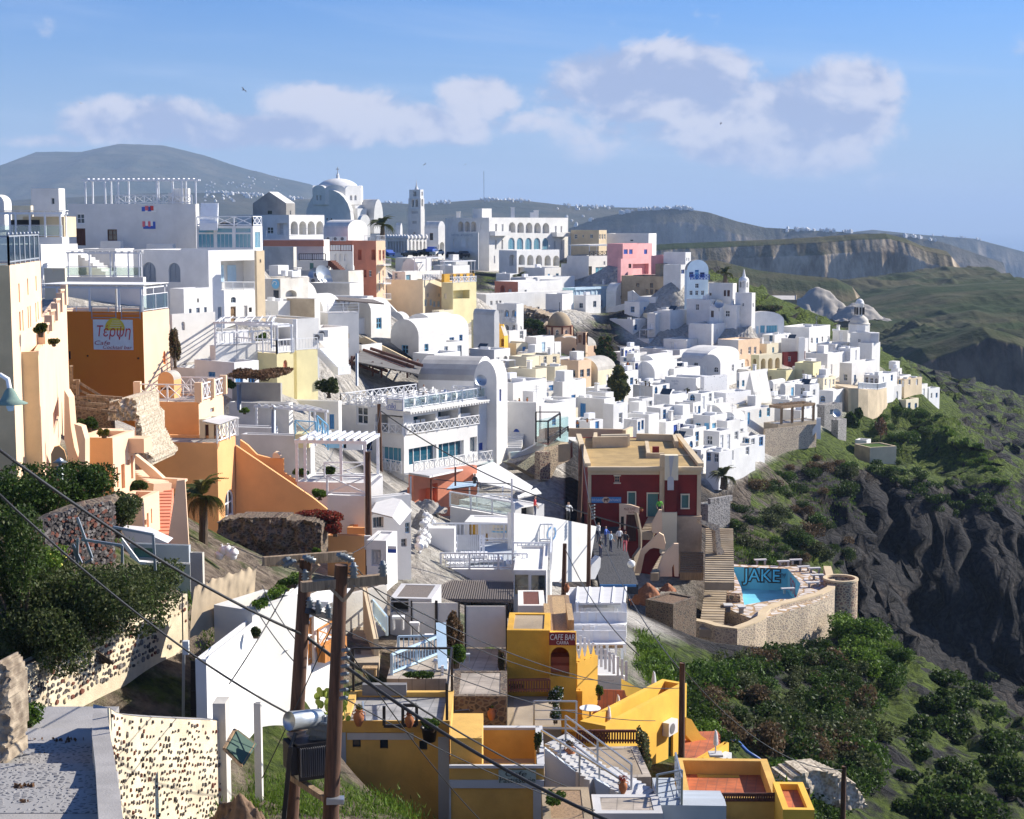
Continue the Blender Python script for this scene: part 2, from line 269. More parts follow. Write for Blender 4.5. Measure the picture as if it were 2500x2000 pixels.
# ------------------------------------------------------------------ meshes and objects
WM={}
def link(o,parent=None,M=None):
 col.objects.link(o)
 M=M or Matrix.Identity(4)
 WM[o]=M
 if parent is not None:
  o.parent=parent; o.matrix_basis=WM[parent].inverted() @ M
 else:o.matrix_basis=M
 return o
def tag(o,label=None,cat=None,group=None,kind=None):
 if label:o['label']=label
 if cat:o['category']=cat
 if group:o['group']=group
 if kind:o['kind']=kind
 return o
def thing(name,label,cat,loc=(0,0,0),group=None):
 o=bpy.data.objects.new(name,None); o.empty_display_size=.5
 link(o,None,Matrix.Translation(Vector(loc))); return tag(o,label,cat,group)
class MB:
 def __init__(s):s.v=[]; s.f=[]; s.m=[]
 def poly(s,pts,m=0):
  n=len(s.v); s.v+= [tuple(p) for p in pts]; s.f.append(tuple(range(n,n+len(pts)))); s.m.append(m)
 def obox(s,o,a,b,c,m=0):
  o,a,b,c=map(Vector,(o,a,b,c)); n=len(s.v)
  s.v+= [tuple(p) for p in (o,o+a,o+a+b,o+b,o+c,o+a+c,o+a+b+c,o+b+c)]
  for f in ((0,3,2,1),(4,5,6,7),(0,1,5,4),(1,2,6,5),(2,3,7,6),(3,0,4,7)):s.f.append(tuple(n+i for i in f)); s.m.append(m)
 def bar(s,p0,p1,w,h=None,m=0):
  p0,p1=Vector(p0),Vector(p1); d=p1-p0
  if d.length<1e-4:return
  h=h or w; t=d.normalized(); ref=UP if abs(t.z)<.95 else Vector((0,1,0))
  sx=t.cross(ref).normalized()*w; sy=sx.cross(t).normalized()*h
  s.obox(p0-sx/2-sy/2,sx,sy,d,m)
 def tube(s,pts,rad,n=8,m=0,cap=True):
  pts=[Vector(p) for p in pts]; base=len(s.v)
  if not hasattr(rad,'__len__'):rad=[rad]*len(pts)
  for i,p in enumerate(pts):
   t=(pts[min(i+1,len(pts)-1)]-pts[max(i-1,0)]).normalized()
   ref=UP if abs(t.z)<.9 else Vector((1,0,0)); a=t.cross(ref).normalized(); b=a.cross(t)
   for k in range(n):
    q=2*math.pi*k/n; s.v.append(tuple(p+(a*math.cos(q)+b*math.sin(q))*rad[i]))
  for i in range(len(pts)-1):
   for k in range(n):
    s.f.append((base+i*n+k,base+i*n+(k+1) % n,base+(i+1)*n+(k+1) % n,base+(i+1)*n+k)); s.m.append(m)
  if cap:
   s.f.append(tuple(base+k for k in range(n))); s.m.append(m); s.f.append(tuple(base+(len(pts)-1)*n+k for k in range(n))); s.m.append(m)
 def lathe(s,prof,c=(0,0,0),n=16,m=0):
  base=len(s.v); c=Vector(c)
  for r,z in prof:
   for k in range(n):
    q=2*math.pi*k/n; s.v.append((c.x+r*math.cos(q),c.y+r*math.sin(q),c.z+z))
  for i in range(len(prof)-1):
   for k in range(n):
    s.f.append((base+i*n+k,base+i*n+(k+1) % n,base+(i+1)*n+(k+1) % n,base+(i+1)*n+k)); s.m.append(m)
 def mesh(s,name,mats,smooth=False):
  me=bpy.data.meshes.new(name); me.from_pydata(s.v,[],s.f)
  for k in ([mats] if isinstance(mats,str) else mats):me.materials.append(MT(k))
  if any(s.m):me.polygons.foreach_set('material_index',s.m)
  if smooth:me.polygons.foreach_set('use_smooth',[True]*len(me.polygons))
  me.update(); return me
 def obj(s,name,mats,parent=None,smooth=False,M=None):
  """vertices are world coordinates unless M is given"""
  if M is None:
   if not s.v:s.poly([(0,0,0),(.01,0,0),(0,.01,0)])
   c=WM[parent].translation.copy() if parent is not None else Vector(s.v[0])
   M=Matrix.Translation(c)
   s.v=[(a-c.x,b-c.y,d-c.z) for a,b,d in s.v]
  return link(bpy.data.objects.new(name,s.mesh(name,mats,smooth)),parent,M)
CUBE={}
def cube(parent,name,mk,o,a,b,c):
 if mk not in CUBE:
  t=MB(); t.obox((0,0,0),(1,0,0),(0,1,0),(0,0,1)); CUBE[mk]=t.mesh('block',mk)
 a,b,c=Vector(a),Vector(b),Vector(c)
 M=Matrix(((a.x,b.x,c.x,o[0]),(a.y,b.y,c.y,o[1]),(a.z,b.z,c.z,o[2]),(0,0,0,1)))
 return link(bpy.data.objects.new(name,CUBE[mk]),parent,M)
def beam(parent,name,mk,p0,p1,w,h=None):
 p0,p1=Vector(p0),Vector(p1); d=p1-p0; h=h or w
 t=d.normalized(); ref=UP if abs(t.z)<.95 else Vector((0,1,0))
 sx=t.cross(ref).normalized()*w; sy=sx.cross(t).normalized()*h
 return cube(parent,name,mk,p0-sx/2-sy/2,sx,sy,d)
def copy_tree(o,M,label=None,group=None):
 r=o.copy(); link(r,None,M)
 if label:r['label']=label
 if group:r['group']=group
 for ch in o.children:
  k=ch.copy(); col.objects.link(k); k.parent=r; WM[k]=M @ ch.matrix_basis
  for g in ch.children:
   d=g.copy(); col.objects.link(d); d.parent=k; WM[d]=WM[k] @ g.matrix_basis
 return r
def placeM(p,rz=0.,s=1.):
 return Matrix.Translation(Vector(p)) @ Matrix.Rotation(rz,4,'Z') @ Matrix.Scale(s,4)
def body_mesh(pose):
 V_={'pelvis':(0,0,.95),'waist':(0,.01,1.1),'chest':(0,0,1.34),'neck':(0,.0,1.5),'head':(0,-.02,1.6),'crown':(0,-.01,1.72)}
 Rr_={'pelvis':.15,'waist':.13,'chest':.155,'neck':.06,'head':.1,'crown':.085}
 E=[('pelvis','waist'),('waist','chest'),('chest','neck'),('neck','head'),('head','crown')]
 for s in (-1,1):
  k='l' if s<0 else 'r'
  if pose == 'sit':hip,knee,ank,toe=(.1*s,-.02,.93),(.12*s,-.44,.96),(.12*s,-.46,.52),(.12*s,-.6,.46)
  elif pose == 'walk':hip,knee,ank,toe=(.1*s,0,.9),(.1*s,-.12*s-.04,.5),(.1*s,.18*-s,.09),(.1*s,-.2*s-.12,.05)
  else:hip,knee,ank,toe=(.1*s,0,.9),(.11*s,-.02,.5),(.12*s,.02,.09),(.13*s,-.14,.05)
  el,ha=((.3*s,-.02,1.1),(.27*s,-.2,.93)) if pose != 'bend' else ((.28*s,-.18,1.18),(.12*s,-.38,1.15))
  for n,c,r in (('hip',hip,.1),('knee',knee,.065),('ank',ank,.045),('toe',toe,.04),('sh',(.19*s,0,1.42),.065),('el',el,.045),('ha',ha,.035),('fi',(ha[0],ha[1]-.06,ha[2]-.12),.025)):V_[n+k]=c; Rr_[n+k]=r
  E+= [('pelvis','hip'+k),('hip'+k,'knee'+k),('knee'+k,'ank'+k),('ank'+k,'toe'+k),('chest','sh'+k),('sh'+k,'el'+k),('el'+k,'ha'+k),('ha'+k,'fi'+k)]
 names=list(V_); me=bpy.data.meshes.new('body'); me.from_pydata([V_[n] for n in names],[(names.index(a),names.index(b)) for a,b in E],[])
 o=bpy.data.objects.new('tmp',me); col.objects.link(o); m=o.modifiers.new('s','SKIN'); m.use_smooth_shade=True
 for i,n in enumerate(names):me.skin_vertices[0].data[i].radius=(Rr_[n],Rr_[n]*.85); me.skin_vertices[0].data[i].use_root=(n == 'pelvis')
 o.modifiers.new('u','SUBSURF').levels=1
 r=bpy.data.meshes.new_from_object(o.evaluated_get(bpy.context.evaluated_depsgraph_get())); bpy.data.objects.remove(o); return r
BODY={p:body_mesh(p) for p in ('stand','walk','sit','bend')}
# unit windows and doors: x, z in 0..1, y is depth (0 at the front)
WIN={}
def unit_win(style,arch):
 k=(style,arch)
 if k in WIN:return WIN[k]
 fr,pn=MB(),MB()
 t=.03 if style in 'gp' else .09
 if arch:
  arc=[(.5-.5*math.cos(math.pi*i/10),.62+.38*math.sin(math.pi*i/10)) for i in range(11)]
  out=[(0,0)]+arc+[(1,0)]
  inn=[(t,t)]+[(.5+(x-.5)*(1-2*t),.62+(z-.62)*(1-2*t)) for x,z in arc]+[(1-t,t)]
 else:
  out=[(0,0),(0,1),(1,1),(1,0)]; inn=[(t,t),(t,1-t),(1-t,1-t),(1-t,t)]
 n=len(out)
 for i in range(n):
  j=(i+1) % n
  fr.poly([(out[i][0],0,out[i][1]),(out[j][0],0,out[j][1]),(inn[j][0],0,inn[j][1]),(inn[i][0],0,inn[i][1])])
  fr.poly([(inn[i][0],0,inn[i][1]),(inn[j][0],0,inn[j][1]),(inn[j][0],.06,inn[j][1]),(inn[i][0],.06,inn[i][1])])
 def b(x0,z0,x1,z1,y0=.005,y1=.05,M=fr):M.obox((x0,y0,z0),(x1-x0,0,0),(0,y1-y0,0),(0,0,z1-z0))
 if style == 'w':b(.47,t,.53,.93); b(t,.5,1-t,.55)
 elif style == 'g':
  for i in (1,2,3):b(i/4-.008,t,i/4+.008,.96)
 elif style == 's':
  b(.48,t,.52,.93)
  for i in range(9):b(t+.02,.12+i*.09,.47,.17+i*.09,.01,.045); b(.53,.12+i*.09,.98-t,.17+i*.09,.01,.045)
 elif style == 'd':
  b(.47,t,.53,.93,.0)
  for x in (.16,.58):b(x,.12,x+.26,.42,.02); b(x,.5,x+.26,.84,.02)
 elif style == 'p':pass
 pn.poly([(x,.055,z) for x,z in out][::-1])
 WIN[k]=(fr,pn); return WIN[k]
WMESH={}
def put_win(parent,style,arch,fk,pk,o,u,w,h,ninw,name):
 kk=(style,arch,fk,pk)
 if kk not in WMESH:
  fr,pn=unit_win(style,arch); WMESH[kk]=(fr.mesh('frame',fk),pn.mesh('pane',pk))
 fm,pm=WMESH[kk]
 a,b,c=u*w,ninw,UP*h
 M=Matrix(((a.x,b.x,c.x,o.x),(a.y,b.y,c.y,o.y),(a.z,b.z,c.z,o.z),(0,0,0,1)))
 f=link(bpy.data.objects.new(name,fm),parent,M)
 link(bpy.data.objects.new('pane' if style not in 'ds' else 'panel',pm),f,M)
 return f
def wall_face(mb,B,O,U,w,h,nin,feats,mi=0):
 """one wall with its real openings; feats = dicts u0,u1,v0,v1,kind"""
 holes=[]
 for ft in feats:
  u0,u1=max(.03,ft['u0']),min(w-.03,ft['u1']); v0,v1=max(.02,ft['v0']),min(h-.03,ft['v1'])
  if u1-u0<.06 or v1-v0<.06:continue
  if any(u0<q['u1'] and q['u0']<u1 and v0<q['v1'] and q['v0']<v1 for q in holes):continue
  ft=dict(ft); ft.update(u0=u0,u1=u1,v0=v0,v1=v1); holes.append(ft)
 xs=sorted({0,w} | {q['u0'] for q in holes} | {q['u1'] for q in holes}); ys=sorted({0,h} | {q['v0'] for q in holes} | {q['v1'] for q in holes})
 pt=lambda u,v,d=0.:O+U*u+UP*v+nin*d
 for j in range(len(ys)-1):
  run=None
  for i in range(len(xs)):
   solid=i<len(xs)-1 and not any(q['u0']<(xs[i]+xs[i+1])/2<q['u1'] and q['v0']<(ys[j]+ys[j+1])/2<q['v1'] for q in holes)
   if solid and run is None:run=xs[i]
   if not solid and run is not None:
    mb.poly([pt(run,ys[j]),pt(xs[i],ys[j]),pt(xs[i],ys[j+1]),pt(run,ys[j+1])],mi); run=None
 for q in holes:
  u0,u1,v0,v1,kind=q['u0'],q['u1'],q['v0'],q['v1'],q['kind']
  arch=kind[0] == 'a'; k=kind[-1]; dep=q.get('dep') or {'o':1.3,'n':.12}.get(k,.16)
  if arch:
   ww=u1-u0; rise=min(ww/2,(v1-v0)*.6); vs=v1-rise
   if k not in 'on':vs=v0+(v1-v0)*.62; rise=(v1-v0)*.38
   arc=[(u0+ww/2-ww/2*math.cos(math.pi*i/10),vs+rise*math.sin(math.pi*i/10)) for i in range(11)]
   mb.poly([pt(u0,v1)]+[pt(*a) for a in arc[:6]],mi); mb.poly([pt(u1,v1)]+[pt(*a) for a in arc[5:]][::-1],mi)
   out=[(u0,v0)]+arc+[(u1,v0)]
  else:out=[(u0,v0),(u0,v1),(u1,v1),(u1,v0)]
  for i in range(len(out)):
   j=(i+1) % len(out)
   mb.poly([pt(*out[i]),pt(*out[j]),pt(*out[j],dep),pt(*out[i],dep)],mi)
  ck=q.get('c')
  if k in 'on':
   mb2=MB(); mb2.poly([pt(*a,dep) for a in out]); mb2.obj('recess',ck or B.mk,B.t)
  else:
   style={'w':'w','d':'d','s':'s','g':'g','p':'p'}[k]
   fk=ck or 'wf'
   pk=fk if style in 'ds' else q.get('g','glass')
   put_win(B.t,style,arch,fk,pk,pt(u0,v0,dep-.06),U,u1-u0,v1-v0,nin,'door' if k == 'd' else 'window')
BLD=[]; GCTRL=[]
class Bld:pass
def feats_px(B,side,lst):
 O,U,n=(B.C,B.dl,B.nl) if side == 'L' else (B.C,B.dr,B.nr)
 res=[]
 def uv(x,y):
  d=ray(x,y); t=O.dot(n)/d.dot(n); p=d*t; return (p-O).dot(U),p.z-O.z
 flat=[]
 for it in lst:
  if it[0] == 'row':      # ('row', kind, n, xa, ya, xb, yb, w, h, colour)
   _,k,nn,xa,ya,xb,yb,w,h=it[:9]
   for i in range(nn):
    f=i/max(1,nn-1); x,y=xa+(xb-xa)*f,ya+(yb-ya)*f
    flat.append((k,x-w/2,y-h/2,x+w/2,y+h/2)+tuple(it[9:]))
  else:flat.append(it)
 for it in flat:
  k,x0,y0,x1,y1=it[:5]; xm,ym=(x0+x1)/2,(y0+y1)/2
  ua,ub=uv(x0,ym)[0],uv(x1,ym)[0]; va,vb=uv(xm,y1)[1],uv(xm,y0)[1]
  q=dict(kind=k,u0=min(ua,ub),u1=max(ua,ub),v0=min(va,vb),v1=max(va,vb))
  if len(it)>5 and it[5]:q['c']=it[5]
  if len(it)>6 and it[6]:q['dep']=it[6]
  if len(it)>7 and it[7]:q['g']=it[7]
  res.append(q)
 return res
def auto_feats(w,h,n,c='wf',kinds='wwd',rows=None):
 rows=rows or max(1,round(h/3.1)); res=[]; sh=h/rows
 for r in range(rows):
  for i in range(n):
   k=random.choice(kinds) if r == 0 else random.choice('wws')
   if random.random()<.12:continue
   uc=w*(i+.5+random.uniform(-.13,.13))/n; ww=min(random.uniform(.7,1.05),w/n*.62)
   base=r*sh+(.1 if k in 'dg' else random.uniform(.75,1.05)); hh=random.uniform(1.85,2.05) if k in 'dg' else random.uniform(.95,1.35)
   hh=min(hh,sh*.8); base=min(base,r*sh+sh-hh-.15)
   res.append(dict(kind=('a' if random.random()<.12 else '')+k,u0=uc-ww/2,u1=uc+ww/2,v0=max(.05,base),v1=base+hh,c=c if k in 'ds' or c != 'wf' or random.random()<.7 else 'mblue'))
 return res
def clutter(b):
 """what stands on a flat roof: chimney, water tank, solar panel, air conditioner, aerial"""
 for k in random.sample(('chimney','tank','solar','ac','aerial','hatch','bench','ac','chimney','bench'),random.choice((0,1,2,2))):
  p=b.on(random.uniform(.2,.8),random.uniform(.2,.8),-.28); q=lambda n,m,o,w,d,h:cube(b.t,n,m,p+o,b.dl*w,b.dr*d,UP*h)
  if k == 'chimney':q('chimney','white',UP*0,.5,.5,1.1); q('chimney_cap','white',UP*1.2-(b.dl+b.dr)*.06,.62,.62,.12)
  elif k == 'tank':q('water_tank','metalw',UP*.3,.7,1.3,.65); q('tank_stand','grey',UP*0,.6,1.1,.3)
  elif k == 'solar':mb=MB(); mb.poly([p,p+b.dl*1.6,p+b.dl*1.6+b.dr*.9+UP*.9,p+b.dr*.9+UP*.9]); mb.obj('solar_panel','glass',b.t)
  elif k == 'ac':q('air_conditioner','ac',UP*0,.8,.35,.6)
  elif k == 'aerial':mb=MB(); mb.bar(p,p+UP*2.2,.05); [mb.bar(p+UP*(1.5+.2*i)-b.dl*.4,p+UP*(1.5+.2*i)+b.dl*.4,.03) for i in range(4)]; mb.obj('aerial','greym',b.t)
  elif k == 'hatch':q('stair_head','white',UP*0,1.4,1.8,1.5)
  else:q('bench','wf',UP*0,1.6,.45,.45)
NUMW=['no','one','two','three','four','five','six','seven','eight']
USED={}
def hs(where,cx,yt,yb,Y,xl,xr,nL=1,nR=2,a=38,mk='white',c='wf',roof='flat',**kw):
 cn={'wf':'','mblue':'mid-blue ','blue':'dark blue ','sblue':'sky-blue ','shutter':'grey ','brown':'brown ','green':'green '}.get(c,'')
 mn={'white':'white','white2':'weathered white','cream':'cream','beige':'beige','paley':'pale yellow','lightblue':'pale blue','oldwhite':'stained white','peachy':'pale peach','tan':'tan'}.get(mk,mk)
 rn={'flat':'flat-roofed','vaultR':'barrel-vaulted','vaultL':'barrel-vaulted'}[roof]
 nL=nL or random.choice((0,1)); hp=abs(yb-yt)/SC; sz='low ' if hp<28 else ('tall ' if hp>75 else '')
 b=bld('house','x','house',cx,yt,yb,Y,xl,xr,a,mk,aL=(nL,c) if nL else None,aR=(nR,c) if nR else None,roof=roof,**kw)
 n=sum(1 for o in b.t.children if o.name.split('.')[0] in ('window','door'))
 lab=f"{sz}{mn} {rn} house with {NUMW[n] if n < 9 else 'many'} {cn}window{'' if n == 1 else 's'} {where}" if n else f"{sz}windowless {mn} {rn} house {where}"
 if roof == 'flat':clutter(b)
 b.t['label']=lab; USED.setdefault(lab,[]).append(b.t); b.t['group']='houses of the hillside town'
 return b
def bld(name,label,cat,cx,yt,yb,Y,xl,xr,a=38,mk='white',L=(),Rr=(),roof='flat',par=.3,ex=3.,dl=6.,dr=6.,rk=None,group=None,gnd=1.2,lmk=None,rise=None,parent=None,clampw=40.,aL=None,aR=None):
 B=Bld(); a=R(a)
 top=P(cx,yt,Y); bot=P(cx,yb,Y); C=Vector((bot.x,bot.y,bot.z)); C.x,C.y=(top.x+bot.x)/2,Y
 h=top.z-bot.z
 B.dl=Vector((-math.cos(a),math.sin(a),0)); B.dr=Vector((math.sin(a),math.cos(a),0))
 mid=C+UP*h*.5
 B.wl=min(clampw,abs(solve_t(mid,B.dl,xl))) if xl is not None else dl
 B.wr=min(clampw,abs(solve_t(mid,B.dr,xr))) if xr is not None else dr
 B.nl=Vector((math.sin(a),math.cos(a),0)); B.nr=Vector((-math.cos(a),math.sin(a),0))   # inward normals
 B.C,B.h,B.mk,B.Y,B.a=C,h,mk,Y,a
 fl=feats_px(B,'L',L); fr=feats_px(B,'R',Rr)
 for au,ww,lst in ((aL,B.wl,fl),(aR,B.wr,fr)):
  if au:lst+= auto_feats(ww,h,*au)
 C0=C-UP*ex; B.C0=C0; H=h+ex
 for q in fl+fr:q['v0']+= ex; q['v1']+= ex
 B.t=parent or thing(name,label,cat,C0,group)
 mb=MB()
 wl,wr=B.wl,B.wr
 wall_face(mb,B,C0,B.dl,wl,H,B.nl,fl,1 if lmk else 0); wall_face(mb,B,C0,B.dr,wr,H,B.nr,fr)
 A1,A2,A3=C0+B.dl*wl,C0+B.dl*wl+B.dr*wr,C0+B.dr*wr
 mb.poly([A1,A2,A2+UP*H,A1+UP*H]); mb.poly([A2,A3,A3+UP*H,A2+UP*H])
 rk=rk or {'white':'roofwhite','white2':'roofwhite'}.get(mk,'roofgrey')
 T0=C0+UP*H; B.T0=T0
 if roof == 'flat':
  e=min(.25,wl*.2,wr*.2)
  o=[T0,T0+B.dl*wl,T0+B.dl*wl+B.dr*wr,T0+B.dr*wr]
  i_=[T0+B.dl*e+B.dr*e,T0+B.dl*(wl-e)+B.dr*e,T0+B.dl*(wl-e)+B.dr*(wr-e),T0+B.dl*e+B.dr*(wr-e)]
  for k in range(4):
   j=(k+1) % 4
   mb.poly([o[k],o[j],i_[j],i_[k]]); mb.poly([i_[k],i_[j],i_[j]-UP*par,i_[k]-UP*par])
  rb=MB(); rb.poly([p-UP*par for p in i_]); rb.obj('roof',rk,B.t)
 elif roof in ('vaultR','vaultL','gableR','gableL'):
  ax,ac,la,lc=(B.dr,B.dl,wr,wl) if roof[-1] == 'R' else (B.dl,B.dr,wl,wr)
  rs=rise or min(lc*.42,1.9); n=12 if roof[0] == 'v' else 2
  arc=[((.5-.5*math.cos(math.pi*i/n))*lc,rs*math.sin(math.pi*i/n)) for i in range(n+1)]
  rb=MB()
  for i in range(n):
   p,q=arc[i],arc[i+1]
   f0=T0+ac*p[0]+UP*p[1]; f1=T0+ac*q[0]+UP*q[1]
   rb.poly([f0,f1,f1+ax*la,f0+ax*la])
  for k in (0,la):mb.poly([T0+ax*k+ac*p[0]+UP*p[1] for p in arc])
  rb.obj('roof',rk if roof[0] == 'v' else rk,B.t,smooth=(roof[0] == 'v'))
 elif roof == 'open':pass
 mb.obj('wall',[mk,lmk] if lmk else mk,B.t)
 for p in (C,C+B.dl*wl,C+B.dr*wr,C+B.dl*wl*.5,C+B.dl*wl*.6+B.dr*wr*.6):
  if gnd is not None:GCTRL.append((p.x,p.y,C.z-gnd))
 BLD.append(B)
 B.cen=C+B.dl*wl*.5+B.dr*wr*.5; B.rad=.5*min(wl,wr)
 def on(u,v,dz=0.):return T0+B.dl*wl*u+B.dr*wr*v+UP*dz
 B.on=on
 def fp(side,x,y,off=0.):
  O,U,n=(B.C,B.dl,B.nl) if side == 'L' else (B.C,B.dr,B.nr)
  d=ray(x,y); t=O.dot(n)/d.dot(n); return d*t-n*off
 B.fp=fp
 return B
def railing(parent,p0,p1,h=1.,style='v',mk='metalw',sp=.14,name='railing',post=1.6,w=.05):
 """a railing part: posts, rails and its infill"""
 p0,p1=Vector(p0),Vector(p1); d=p1-p0; n=max(1,round(d.length/post)); mb=MB()
 for i in range(n+1):
  q=p0+d*(i/n); mb.bar(q,q+UP*h,w*1.3)
 for z in (h,.12):mb.bar(p0+UP*z,p1+UP*z,w)
 for i in range(n):
  a,b=p0+d*(i/n),p0+d*((i+1)/n)
  if style == 'x':
   mb.bar(a+UP*.12,b+UP*(h-.02),w*.8); mb.bar(a+UP*(h-.02),b+UP*.12,w*.8)
  elif style == 'xx':
   m_=(a+b)/2
   for s,e in ((a,m_),(m_,b)):mb.bar(s+UP*.12,e+UP*(h-.02),w*.7); mb.bar(s+UP*(h-.02),e+UP*.12,w*.7)
   mb.bar(m_+UP*.12,m_+UP*h,w*.8)
  elif style == 'v':
   k=max(2,int((b-a).length/sp))
   for j in range(1,k):q=a+(b-a)*(j/k); mb.bar(q+UP*.12,q+UP*h,w*.5)
  elif style == 'h':
   for z in (.4,.7):mb.bar(a+UP*z*h,b+UP*z*h,w*.6)
 r=mb.obj(name,mk,parent)
 if style == 'g':
  g=MB(); nn=d.cross(UP).normalized()*.012
  g.obox(p0+UP*.14,d,nn,UP*(h-.2)); g.obj('glass_panel','clearg',r)
 return r
def pergola(label,p0,p1,p2,h,nb=8,mk='metalw',roofk=None,w=.1,posts=((0,0),(1,0),(0,1),(1,1)),name='pergola',parent=None,group=None,bw=.06,both=False):
 """p0 p1 p2: corners at foot level (p0 the shared one); beams along p0-p2, slats across"""
 p0,p1,p2=map(Vector,(p0,p1,p2)); A,Bv=p1-p0,p2-p0
 t=parent or thing(name,label,'pergola',p0,group)
 for (u,v) in posts:q=p0+A*u+Bv*v; beam(t,'post',mk,q,q+UP*h,w)
 for v in (0,1):beam(t,'beam',mk,p0+Bv*v+UP*h-A*.03,p0+Bv*v+A*1.03+UP*h,w,w*1.2)
 for u in (0,1):beam(t,'beam',mk,p0+A*u+UP*(h-.02),p0+A*u+Bv+UP*(h-.02),w*.9,w)
 for i in range(nb):
  u=(i+.5)/nb; beam(t,'slat',mk,p0+A*u+UP*(h+w*.9)-Bv*.04,p0+A*u+Bv*1.04+UP*(h+w*.9),bw,bw*1.2)
 if roofk:
  mb=MB(); mb.obox(p0+UP*(h+w*1.5)-A*.04-Bv*.04,A*1.08,Bv*1.08,UP*.05); mb.obj('roof',roofk,t)
 return t
def wallpoly(name,label,cat,pts,Y,a=0.,th=.3,mk='white',parent=None,cap=None,group=None,kind=None,gnd=None):
 """an upright wall whose outline is read off the photograph, on its own plane (yaw a) at distance Y, with real thickness"""
 a=R(a); n=Vector((math.sin(a),math.cos(a),0)); O=P(pts[0][0],pts[0][1],Y); W=[]
 for x,y in pts:
  d=ray(x,y); W.append(d*(O.dot(n)/d.dot(n)))
 mb=MB(); mb.poly(W); mb.poly([p+n*th for p in W][::-1])
 for i in range(len(W)):
  j=(i+1) % len(W); mb.poly([W[i],W[j],W[j]+n*th,W[i]+n*th],1 if cap else 0)
 o=mb.obj(name,[mk,cap] if cap else mk,parent)
 if parent is None:tag(o,label,cat,group,kind)
 if gnd is not None:
  for p in W:
   if p.z <= min(q.z for q in W)+1.:GCTRL.append((p.x,p.y,p.z-gnd))
 return o
def stairs(label,p0,p1,wv,n,mk='white',name='staircase',parent=None,cat='stairs',nose=None):
 """p0 foot, p1 head (front corners), wv the width vector; each step its own block"""
 p0,p1,wv=map(Vector,(p0,p1,wv)); d=p1-p0; run=Vector((d.x,d.y,0))/n; rz=d.z/n
 t=parent or thing(name,label,cat,p0)
 for i in range(n):
  o=p0+run*i+UP*(rz*(i+1)-abs(rz)-.6); cube(t,'step',mk,o,wv,run*1.02,UP*(abs(rz)+.6))
 return t
def text_mesh(s,mk,italic=0.,ext=.0,fat=0.):
 c=bpy.data.curves.new('lettering','FONT'); c.body=s; c.shear=italic; c.extrude=ext; c.resolution_u=3; c.offset=fat
 o=bpy.data.objects.new('lettering',c); col.objects.link(o)
 me=bpy.data.meshes.new_from_object(o); bpy.data.objects.remove(o)
 me.materials.clear(); me.materials.append(MT(mk)); return me
def text_on(parent,s,mk,a,b,c,name='lettering',italic=0.,off=.012,fat=0.):
 """letters fitted to the rectangle with lower-left a, lower-right b, upper-left c (world)"""
 def vc(m):q=np.empty(len(m.vertices)*3); m.vertices.foreach_get('co',q); return q.reshape(-1,3)
 me=text_mesh(s,mk,italic,0.,fat); co=vc(me); cb=vc(text_mesh(s,mk,italic)) if fat else co
 lo,hi=cb.min(0),cb.max(0); co[:,0]=(co[:,0]-lo[0])/(hi[0]-lo[0]); co[:,1]=(co[:,1]-lo[1])/(hi[1]-lo[1]); co[:,2]=0
 me.vertices.foreach_set('co',co.ravel()); me.update()
 a,b,c=Vector(a),Vector(b),Vector(c); u,v=b-a,c-a; w=u.cross(v).normalized()
 if w.dot(a)>0:w=-w
 o=a+w*off
 M=Matrix(((u.x,v.x,w.x,o.x),(u.y,v.y,w.y,o.y),(u.z,v.z,w.z,o.z),(0,0,0,1)))
 return link(bpy.data.objects.new(name,me),parent,M)
def sign(B,side,label,x0,y0,x1,y1,mk,name='sign',parent=None,th=.05,off=.06):
 """a flat board fixed to a facade; returns (thing, corner function)"""
 a,b,c=B.fp(side,x0,y1,off),B.fp(side,x1,y1,off),B.fp(side,x0,y0,off)
 U=(B.dl if side == 'L' else B.dr); n=(B.nl if side == 'L' else B.nr)
 w=(b-a).dot(U); h=c.z-a.z
 t=MB(); t.obox(a,U*w,UP*h,n*th)
 o=t.obj(name,mk,parent)
 if parent is None:tag(o,label,'sign')
 e=lambda fx,fy:a+U*w*fx+UP*h*fy-n*.004
 return o,e
def text_in(o,e,s,mk,fx0,fy0,fx1,fy1,italic=0.):
 return text_on(o,s,mk,e(fx0,fy0),e(fx1,fy0),e(fx0,fy1),italic=italic,off=.012)
def PZ(x,y,z):
 d=ray(x,y); return d*(z/d.z)
STONE={}
def stone_mesh(mk,k):
 if (mk,k) not in STONE:
  rg=random.Random(k*7+3); mb=MB(); n=7
  ring=[(.5*math.cos(2*math.pi*i/n)*rg.uniform(.72,1.),.5*math.sin(2*math.pi*i/n)*rg.uniform(.72,1.)) for i in range(n)]
  o=[(x,.06,z) for x,z in ring]; f=[(x*.78,-.05+rg.uniform(-.012,.012),z*.78) for x,z in ring]
  for i in range(n):j=(i+1) % n; mb.poly([o[i],o[j],f[j],f[i]])
  mb.poly(f); STONE[mk,k]=mb.mesh('stone',mk)
 return STONE[mk,k]
